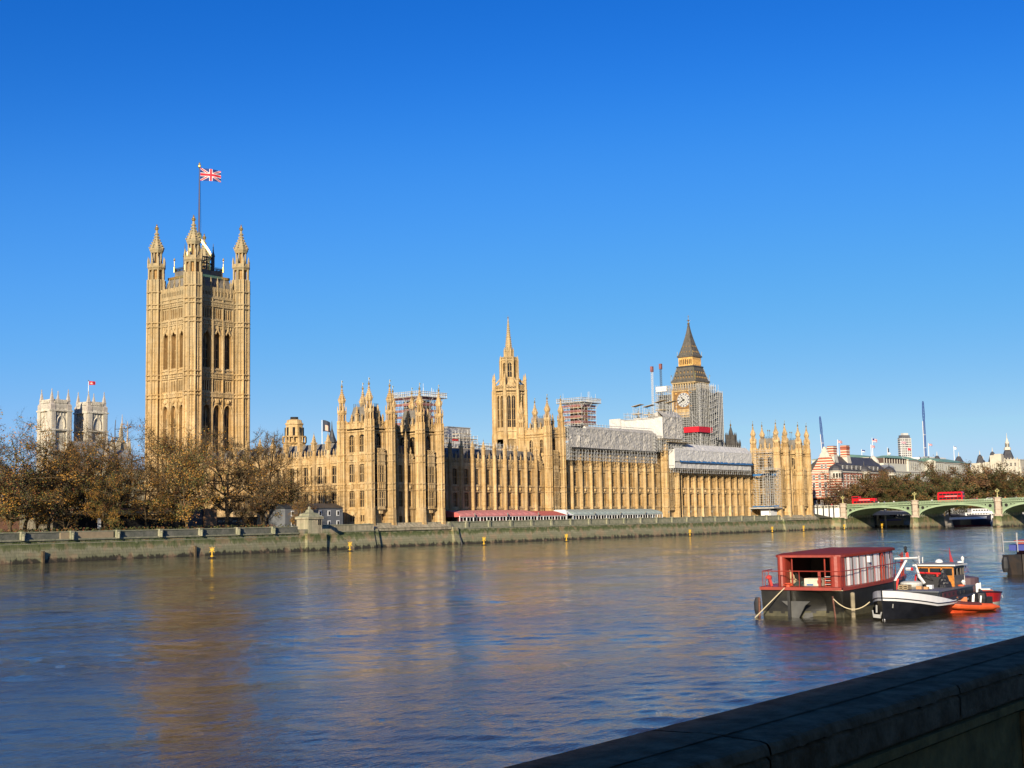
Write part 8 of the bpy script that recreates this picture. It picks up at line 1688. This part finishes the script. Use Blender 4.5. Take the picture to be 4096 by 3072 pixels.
# tower block
T = thing('tower_block', (1885, 600, 5), 'distant slim white concrete tower block with stacked window bands', 'building')
mb = MB(1885, 605, math.radians(-30)); mb.vprism([(-8.5,-4),(8.5,-4),(10.5,0),(8.5,8),(-8.5,8),(-10.5,0)], 5, 133, 1)
for k in range(34): z = 6+k*3.75; mb.vprism([(-8.9,-4.3),(8.9,-4.3),(10.9,0),(8.9,8.3),(-8.9,8.3),(-10.9,0)], z, z+1.7, 0)
for x in (-8.7, -4.4, 4.4, 8.7): mb.box(x-.5, x+.5, -4.9, -4, 5, 132, 0)
mb.vprism([(-8,-3),(8,-3),(8,6),(-8,6)], 133, 137, 1); mb.box(-5, 5, -3, 4, 137, 140.5, 0); mb.build('tower_wall', [mat('white_concrete', (.58,.58,.54), .85), mat('grey_window_band', (.13,.13,.14), .5)], T)
T = thing('white_flat_block', (1000, 300, 5), 'low white flat roofed block just above the green roofs beside the tall crane', 'building')
mb = MB(); mb.box(672, 740, 110, 128, 30, 44.8, 0); mb.box(688, 722, 109.6, 128, 44.8, 47.0, 0); mb.box(672, 740, 109.9, 110, 43.0, 43.4, 1); mb.build('wall', [WHITE, PORTG], T)
# ================================================================ cranes: luffing jibs seen edge on
CRB = mat('crane_blue_lattice', (.02,.05,.22), .5)
def crane(x, y, z0, zm, z1, label, lean=0.0, wmid=1.4):
    T2 = thing('tower_crane', (x, y, z0), label, 'crane'); mb = MB(); a = math.radians(-25); dx, dy = math.cos(a), math.sin(a)
    def P(t, o): z = z0+(z1-z0)*t; return (x+dx*o+lean*dx*t, y+dy*o+lean*dy*t, z)
    tm = (zm-z0)/(z1-z0)
    for o in (-.6, .6): mb.bar(P(0, o), P(tm, o), .5)
    mb.build('mast', CRB, T2)
    mb = MB(); mb.bar(P(0, -1.3), P(tm, -1.3), .35); mb.bar(P(tm*.33, -1.3), P(tm*.33, 1.0), .5); mb.bar(P(tm*.66, -1.3), P(tm*.66, 1.0), .5); mb.build('white_stay', WHITE, T2)
    mb = MB(); n = 14; W = lambda s: wmid*(.75+1.0*math.sin(min(1, s*2.2)*PI/2)*(1-s)**.9) if s < 1 else .2
    for k in range(n):
        s, e = k/n, (k+1)/n; t0, t1 = tm+(1-tm)*s, tm+(1-tm)*e
        for sg in (-1, 1): mb.bar(P(t0, sg*W(s)), P(t1, sg*W(e)), .38)
        mb.bar(P(t0, -W(s)), P(t1, W(e)), .22); mb.bar(P(t0, W(s)), P(t1, -W(e)), .22)
    mb.build('jib_lattice', CRB, T2)
crane(636, 92, 42, 69.5, 83.5, 'tall slim blue luffing crane standing over the green copper roofs', 0, .62)
q = MB(); q.box(634.5, 637.5, 90, 93.5, 40, 45); tag(q.build('crane_base_cage', mat('grey_cage', (.2,.22,.23), .6)), 'grey cage around the foot of the tall blue crane', 'cage')
crane(590.5, 146.3, 44, 61.5, 74, 'shorter blue crane leaning behind the banded brick gable', -2.2, .6)
# flags on distant roofs
for x, y, z, w_, h, rd, lab, pole in ((431, 35, 52.6, 0, 0, 0, '', None),):
    pass
def far_flag(x, y, zf, w_, h, pat, mats, lab, zp=None, name='flag'):
    if zp: P_ = thing('roof_flagpole', (x, y, zp), ' '.join(('thin white flagpole under the '+lab).split()[:16]), 'flagpole'); q = MB(); q.lathe(x, y, [(.28, zp), (.18, zf+.4)], 6); q.build('pole', WHITE, P_)
    o = flag(x, y, zf, w_, h, pat, mats, -35, .4, .15, (24, 12), name); tag(o, lab, 'flag')
UJ = [F_W, F_R, F_B]
def stars(u, v): return 2 if (u < .42 and v > .46) else (1 if int(v*9) % 2 == 0 else 0)
far_flag(408.6, 52.9, 46.0, 3.2, 1.7, union, UJ, 'small union flag above the right brick chimney', 36, 'union_flag')
far_flag(534.6, 87.1, 53.5, 4.0, 2.3, stars, UJ, 'starred and striped flag high over the pale office block', 40, 'striped_flag')
far_flag(515.3, 79.9, 48.3, 3.2, 1.8, union, UJ, 'union flag on the end of the pale office block', 36, 'union_flag')
far_flag(606.9, 125.9, 50.4, 3.0, 1.6, lambda u, v: 2 if v > .4 else 0, UJ, 'faint pale blue flag left of the roof dishes', 44, 'blue_flag')
far_flag(579.5, 96, 49.2, 1.6, 3.2, lambda u, v: 0, [bpy.data.materials['dark_flag_cloth']], 'limp dark flag on a white pole over the green roofs', 38, 'dark_flag')
far_flag(720.2, 143.2, 61.4, 5.2, 2.0, union, UJ, 'union flag higher up against the distant tower block', 44, 'union_flag')
far_flag(723.8, 139.7, 56.0, 3.4, 1.8, lambda u, v: 1, UJ, 'red flag against the lower right of the tower block', 44, 'red_flag')
far_flag(684.5, 108.2, 56.5, 3.8, 1.7, union, UJ, 'union flag just right of the tall blue crane mast', 42, 'union_flag')
far_flag(696.3, 93.9, 54.0, 2.8, 2.2, lambda u, v: 2 if v > .8 else 0, UJ, 'white flag flying over the green roofs midway to the turreted block', 42, 'white_flag')
# ================================================================ trees: branching limbs, thin twigs and sparse autumn leaves
BARK = mat('plane_tree_bark', (.055,.038,.022), .9, spec=.15, col2=(.15,.11,.06), vscale=1.6, bump=.03, bscale=5)
LM = [mat('leaf_'+n, c, .75, var=.3, vscale=.6) for n, c in (('brown', (.22,.092,.020)), ('ochre', (.40,.20,.026)), ('olive', (.11,.11,.02)), ('russet', (.17,.055,.015)), ('green', (.05,.065,.012)))]
def tree_mesh(seed, H, spread, leaves=9, clear=.12, mix=(4,3,3,2,1), leaf=.17, dens=1.0, nlimb=16, width=.30, twigs=5):
    """upright plane tree: forking stems carry rising limbs all the way up, limbs carry branches, branches carry twigs with sparse leaves"""
    rnd = random.Random(seed); wood = MB(); crown = MB(); tips = []
    pool = [i for i, k in enumerate(mix) for _ in range(k)]
    def curve(p, d, L, r, n, wob, up, r_end=.35, sides=5):
        q = Vector(p); d = Vector(d).normalized(); out = [(q.copy(), d.copy(), r)]
        for k in range(n):
            d = (d+Vector((rnd.gauss(0, wob), rnd.gauss(0, wob), rnd.gauss(up, wob*.7)))).normalized(); e = q+d*(L/n); a = r*(1-(1-r_end)*k/n); b = r*(1-(1-r_end)*(k+1)/n)
            wood.bar(tuple(q), tuple(e), a*2, 0, b*2, n=sides); q = e; out.append((q.copy(), d.copy(), b))
        return out
    base = curve((0, 0, -.3), (rnd.uniform(-.05, .05), rnd.uniform(-.05, .05), 1), H*clear, H*.019, 4, .03, .02, .8, 8)
    stems = []
    for k in range(rnd.choice((2, 3))):
        a = rnd.uniform(0, 2*PI)+k*2.2; stems.append(curve(base[-1][0], (math.cos(a)*.33, math.sin(a)*.33, 1), H*(.80-.08*k), H*.0135, 11, .10, .10, .18, 6))
    for st in stems:
        for i in range(nlimb):
            k = 1+int((len(st)-2)*(i/nlimb)**.9); p, d, r = st[min(k, len(st)-1)]; t = p.z/H; a = rnd.uniform(0, 2*PI)
            L = H*width*(1.25-.75*abs(t-.45)*1.3)*rnd.uniform(.6, 1.2)
            lim = curve(p, (math.cos(a), math.sin(a), rnd.uniform(-.1, .75)), L, max(.05, r*.5), 6, .20, .06, .3, 4)
            for b in lim[2:]:
                for _ in range(2):
                    a2 = rnd.uniform(0, 2*PI); br = curve(b[0], (b[1]*.7+Vector((math.cos(a2), math.sin(a2), rnd.uniform(-.4, .7)))), L*rnd.uniform(.22, .42), max(.035, b[2]*.55), 4, .24, .02, .4, 3)
                    for c in br[1:]:
                        tips.append((c[0], c[1]))
        tips += [(q[0], q[1]) for q in st[-3:]]
    zmax = max(t[0].z for t in tips); sc = H/zmax
    for p, d in tips:
        for _ in range(twigs):
            e = p+(d*.6+Vector((rnd.gauss(0, .6), rnd.gauss(0, .6), rnd.gauss(.15, .5)))).normalized()*rnd.uniform(.6, 1.7); wood.add([tuple(p-Vector((.022,.01,0))), tuple(p+Vector((.022,.01,0))), tuple(e)], [(0,1,2)])
        hgt = p.z/zmax; cl = pool[int((noise.noise(p*.22)*.5+.5)*len(pool)) % len(pool)]
        m_ = leaves*dens*(1.45-1.05*hgt)*max(0, .55+1.3*noise.noise(p*.33+Vector((seed, 0, 0))))
        for _ in range(int(m_+rnd.random())):
            c = p+Vector((rnd.gauss(0, .55), rnd.gauss(0, .55), rnd.gauss(-.15, .5))); s = leaf*rnd.uniform(.6, 1.4)
            u = Vector((rnd.gauss(0,1), rnd.gauss(0,1), rnd.gauss(0,1))).normalized(); v = u.orthogonal().normalized()
            crown.add([tuple(c-u*s-v*s*.4), tuple(c+v*s*.7-u*s*.2), tuple(c+u*s), tuple(c-v*s*.7+u*s*.1)], [(0,1,2,3)], cl if rnd.random() < .65 else rnd.choice(pool))
    for B in (wood, crown): B.v = [(x*sc, y*sc, z*sc) for x, y, z in B.v]
    return wood, crown
def proto(name, *a, **k):
    w_, c_ = tree_mesh(*a, **k)
    o1 = w_.build('trunk', BARK); o2 = c_.build('crown', LM); ms = (o1.data, o2.data)
    bpy.data.objects.remove(o1); bpy.data.objects.remove(o2); return ms
def plant(ms, x, y, z, h, rz, label, cat='tree', group=None, name='plane_tree', sx=1.0):
    T = thing(name, (x, y, z), label, cat, group, rz); T.scale = (h*sx, h*sx, h)
    for nm, me in zip(('trunk', 'crown'), ms): o = bpy.data.objects.new(nm, me); C.objects.link(o); o.parent = T
    return T
P1 = proto('a', 3, 26, 0, 4.0, mix=(4,4,2,3,0)); P2 = proto('b', 8, 26, 0, 5, mix=(4,5,2,2,1)); P3 = proto('c', 15, 26, 0, 2.0, mix=(4,3,2,2,0), width=.27); P4 = proto('d', 23, 26, 0, 9, clear=.09, mix=(3,4,4,2,2), width=.32)
GRP = 'bare autumn plane trees in the riverside garden'
G = [ # proto, x, y, height factor, rotation, label
 (P4, -100.0, 6, 1.02, .3, 'thick ochre leaved plane tree at the far left edge of the garden'),
 (P1, -93.0, 24, 1.12, 1.3, 'tall twiggy plane tree rising against the sky at the left edge'),
 (P2, -89.0, 9, .92, 2.1, 'plane tree with orange brown crown left of the abbey towers'),
 (P1, -80.0, 34, 1.08, 4.0, 'high bare crowned plane tree directly left of the abbey towers'),
 (P4, -82.0, 13, .86, 3.3, 'russet plane tree whose crown sits below the left abbey tower'),
 (P2, -73.5, 17, .84, 5.1, 'brown plane tree below the gap between the abbey towers'),
 (P4, -77.0, 6, .60, .9, 'low leafy plane tree near the wall below the right abbey tower'),
 (P3, -66.5, 25, .94, 1.9, 'dark twiggy plane tree between the abbey and the great square tower'),
 (P1, -65.0, 8, .78, 2.7, 'plane tree with a dark trunk left of the red and white canopy building'),
 (P3, -54.5, 31, 1.10, .4, 'tall half bare plane tree at the left edge of the great tower'),
 (P4, -56.5, 4, .92, 4.4, 'golden plane tree with a pale lit trunk before the great tower'),
 (P2, -50.0, 18, 1.10, 3.6, 'open branched plane tree covering the foot of the great tower'),
 (P3, -40.0, 10, 1.0, 5.6, 'thinly leaved forked plane tree right of the great tower centre'),
 (P1, -33.5, 26, 1.08, 1.0, 'half bare plane tree at the right edge of the great tower'),
 (P3, -29.5, 8, .95, 2.2, 'twiggy plane tree standing clear in front of the slate roofed south front'),
 (P4, -23.0, 9, .80, .2, 'dense brown plane tree nearest the blue grey cabin block'),
 (P2, -17.5, 13, .58, 3.0, 'small rust coloured tree behind the left end of the cabin block'),
 (P2, -60.5, 20, .80, 4.7, 'brown plane tree above the long canopy building'),
 (P1, -44.5, 30, 1.12, 2.9, 'slender plane tree standing before the shaded side of the great tower'),
 (P4, -87.5, 40, .90, 5.9, 'broad brown crown filling the back of the garden at the left'),
 (P4, -70.5, 44, .80, 1.1, 'brown crown deep in the garden below the lead abbey roof'),
 (P2, -25.5, 1.2, .34, 1.9, 'low twiggy tree close in front of the left end of the cabin block'),
 (P1, -112.0, 16, 1.1, 3.1, 'plane tree just outside the left edge of the view'),
]
for P_, x, y, h, rz_, lab in G: plant(P_, x, y, 5, h*.99, rz_, lab, group=GRP)
PD = proto('young', 41, 8, 0, 2.5, clear=.25, leaf=.14, nlimb=5, width=.5, twigs=4, mix=(3,2,2,2,1))
for k, (x, y, h, lab) in enumerate(((-88.2, 4, .75, 'small spreading bare tree behind the garden parapet near the left edge'), (-37, 6, .8, 'young bare tree before the low dark cabin'), (-31, 12, .8, 'young twiggy tree beside the cream plinth'), (-20, 5, 1.0, 'small twiggy tree in front of the blue grey cabins'))): plant(PD, x, y, 5, h, k*1.3, lab, name='young_tree', group='young trees behind the garden wall')
# hedging and undergrowth in the garden
mb = MB(); rr = random.Random(5)
for _ in range(5000):
    x = -150+rr.random()*125; y = 1+rr.random()**2*14+(-33-x)*-.0; z = 5+rr.random()**1.5*1.5; s = .2
    mb.add([(x-s, y, z), (x+s, y+rr.uniform(-s, s), z+rr.uniform(-s, s)), (x, y, z+s*1.5)], [(0,1,2)], rr.choice((0,2,4,4,2,3)))
tag(mb.build('garden_undergrowth', LM), 'tangled autumn bushes and hedging behind the garden river wall', 'bushes', kind='stuff')
T = thing('red_brick_mansions', (-60, 120, 5), 'row of plain brick buildings hidden behind the garden trees at the left', 'building')
mb = MB(); mb.box(-400, -45, 95, 110, 5, 20, 0); mb.box(-45, 60, 130, 150, 5, 24, 1); mb.box(60, 110, 210, 230, 5, 30, 1); mb.wedge(-400, -45, 95, 102, 20, 20.5, 25, 2); mb.build('wall', [mat('aged_brick', (.20,.10,.06), .9, var=.2), STONE_B, SLATE], T)
for k in range(40): w_ = MB(); w_.box(-200+k*3.8, -198.6+k*3.8, 94.85, 95, 9+5*(k % 2), 11.4+5*(k % 2)); w_.build('window', WHITE, T)
# low garden buildings
T = thing('canopy_building', (-60, 14, 5), 'long low dark building with a pale and pink fascia behind the garden trees', 'building')
mb = MB(); mb.box(-80, -45.5, 14, 22, 5, 9.4, 0); mb.box(-80.5, -62, 13, 22, 9.4, 10.4, 1); mb.box(-61.5, -45, 13, 22, 9.6, 10.6, 1); mb.box(-80.5, -45, 12.9, 22, 10.5, 10.9, 2); mb.build('wall', [VOID, STONE_B, mat('pink_roof_edge', (.35,.17,.11), .8)], T)
T = thing('brick_pavilion_box', (-44, 14, 5), 'plain brown brick block with tree shadows across it in the garden', 'building'); mb = MB(); mb.box(-45.2, -41.6, 11.5, 20, 5, 10.7, 0); mb.box(-50, -45.2, 12.2, 20, 5, 10.5, 1); mb.build('wall', [mat('tan_brick', (.30,.17,.09), .9, var=.15), mat('dark_slate_panel', (.035,.04,.05), .6)], T)
T = thing('dark_garden_cabin', (-35, 13, 5), 'low black cabin with strip windows before the cream palace plinth', 'cabin'); mb = MB(); mb.box(-41.5, -28.6, 11.8, 18, 5, 8.4, 0); mb.box(-41.7, -28.4, 11.6, 18.2, 8.4, 8.6, 0); mb.build('wall', mat('black_cabin_cladding', (.02,.025,.035), .6), T)
for x in (-41, -39.4, -36.4, -34.8): w_ = MB(); w_.box(x, x+1.3, 11.72, 11.8, 7.3, 7.8); w_.build('window', mat('dim_window_glass', (.12,.14,.16), .2) if 'dim_window_glass' not in bpy.data.materials else bpy.data.materials['dim_window_glass'], T)
T = thing('white_notice_board', (-78, 6, 5), 'white notice board standing among the garden trees near the left edge', 'sign'); mb = MB(); mb.box(-78.9, -78.1, 6, 6.1, 6.4, 8.6, 0); mb.box(-78.8, -78.2, 5.98, 6, 7.2, 7.5, 1); mb.build('board', [WHITE, BLACK], T); mb = MB(); mb.bar((-78.5, 6.05, 5), (-78.5, 6.05, 6.5), .1); mb.build('post', IRON, T)
T = thing('white_van', (-100, 3, 5), 'white van roof just showing over the garden parapet at the left edge', 'van'); mb = MB(); mb.hip(-112, -107.5, 2, 4, 5, 6.35, .2, .15); mb.build('body', WHITE, T)
# trees on the embankment beyond the bridge: denser crowns, one mesh per kind
LMK = LM; LM = [mat('embankment_leaf_'+n, c, .8, var=.3, vscale=.5) for n, c in (('brown', (.125,.060,.022)), ('ochre', (.17,.095,.022)), ('olive', (.062,.068,.016)), ('russet', (.12,.05,.02)), ('green', (.04,.055,.012)))]
Q1 = proto('e', 31, 20, 0, 26, clear=.07, leaf=.30, mix=(6,2,3,2,1), nlimb=12, width=.42, twigs=3); Q2 = proto('f', 37, 20, 0, 30, clear=.07, leaf=.30, mix=(4,2,5,1,2), nlimb=12, width=.42, twigs=3); Q3 = proto('g', 44, 20, 0, 6, clear=.1, leaf=.22, mix=(5,2,1,4,0), nlimb=14, width=.38)
GE = 'plane trees along the embankment beyond the bridge'
E_ = [(Q3, 316, 8, .92, 'grey brown half bare tree against the banded brick block'), (Q1, 322, 3, .86, 'brown crowned tree right behind the open red bus'), (Q2, 333, -1, .82, 'green tinged tree just right of the open red bus'), (Q1, 345, -3, .92, 'brown tree over the crown of the first arch'), (Q2, 352, -8, .92, 'green and brown tree left of the first pier lamp'), (Q1, 366, -11, .88, 'russet topped tree right above the first pier lamp'), (Q2, 372, -17, .84, 'low olive tree between the first pier lamp and the closed bus'), (Q3, 392, -12, 1.22, 'tallest half bare tree rising behind the closed red bus'), (Q1, 395, -22, 1.06, 'broad brown tree directly above the closed red bus'), (Q2, 404, -26, 1.0, 'olive green tree at the front end of the closed red bus'), (Q1, 415, -24, 1.04, 'brown tree above the white car on the bridge'), (Q3, 428, -20, 1.18, 'bare topped tree below the first dark pointed roof'), (Q2, 430, -30, 1.0, 'olive tree just left of the second pier lamp'), (Q1, 443, -30, 1.06, 'brown tree just right of the second pier lamp'), (Q2, 462, -34, 1.02, 'brown and green tree close to the right edge'), (Q1, 480, -38, 1.05, 'brown tree cut by the right edge of the picture'),
  (Q1, 500, -42, 1.05, 'plane tree beyond the right edge of the view'), (Q3, 354, 12, 1.0, 'bare tree in front of the end of the banded brick block'), (Q3, 378, 8, 1.05, 'bare twiggy tree against the windows of the pale office block'), (Q1, 408, 0, 1.12, 'rounded brown tree behind, under the first green pediment'), (Q1, 450, -12, 1.15, 'rounded brown tree behind, under the last green roof')]
for k, (P_, x, y, h, lab) in enumerate(E_): plant(P_, x, y, 4.8, h*1.2, k*1.7, lab, group=GE, sx=1.12)
mb = MB(); rr = random.Random(9)
for _ in range(5000):
    t = rr.random(); x = 312+t*190; y = 9-t*52+rr.random()*6; z = 5+rr.random()*2.4; s = .35
    mb.add([(x-s, y, z), (x+s, y+rr.uniform(-s, s), z+rr.uniform(-s, s)), (x, y, z+s*1.5)], [(0,1,2)], rr.choice((0,2,4)))
tag(mb.build('embankment_shrubs', LM), 'dark bushes at the foot of the embankment trees beyond the bridge', 'bushes', kind='stuff')
bpy.context.view_layer.update()
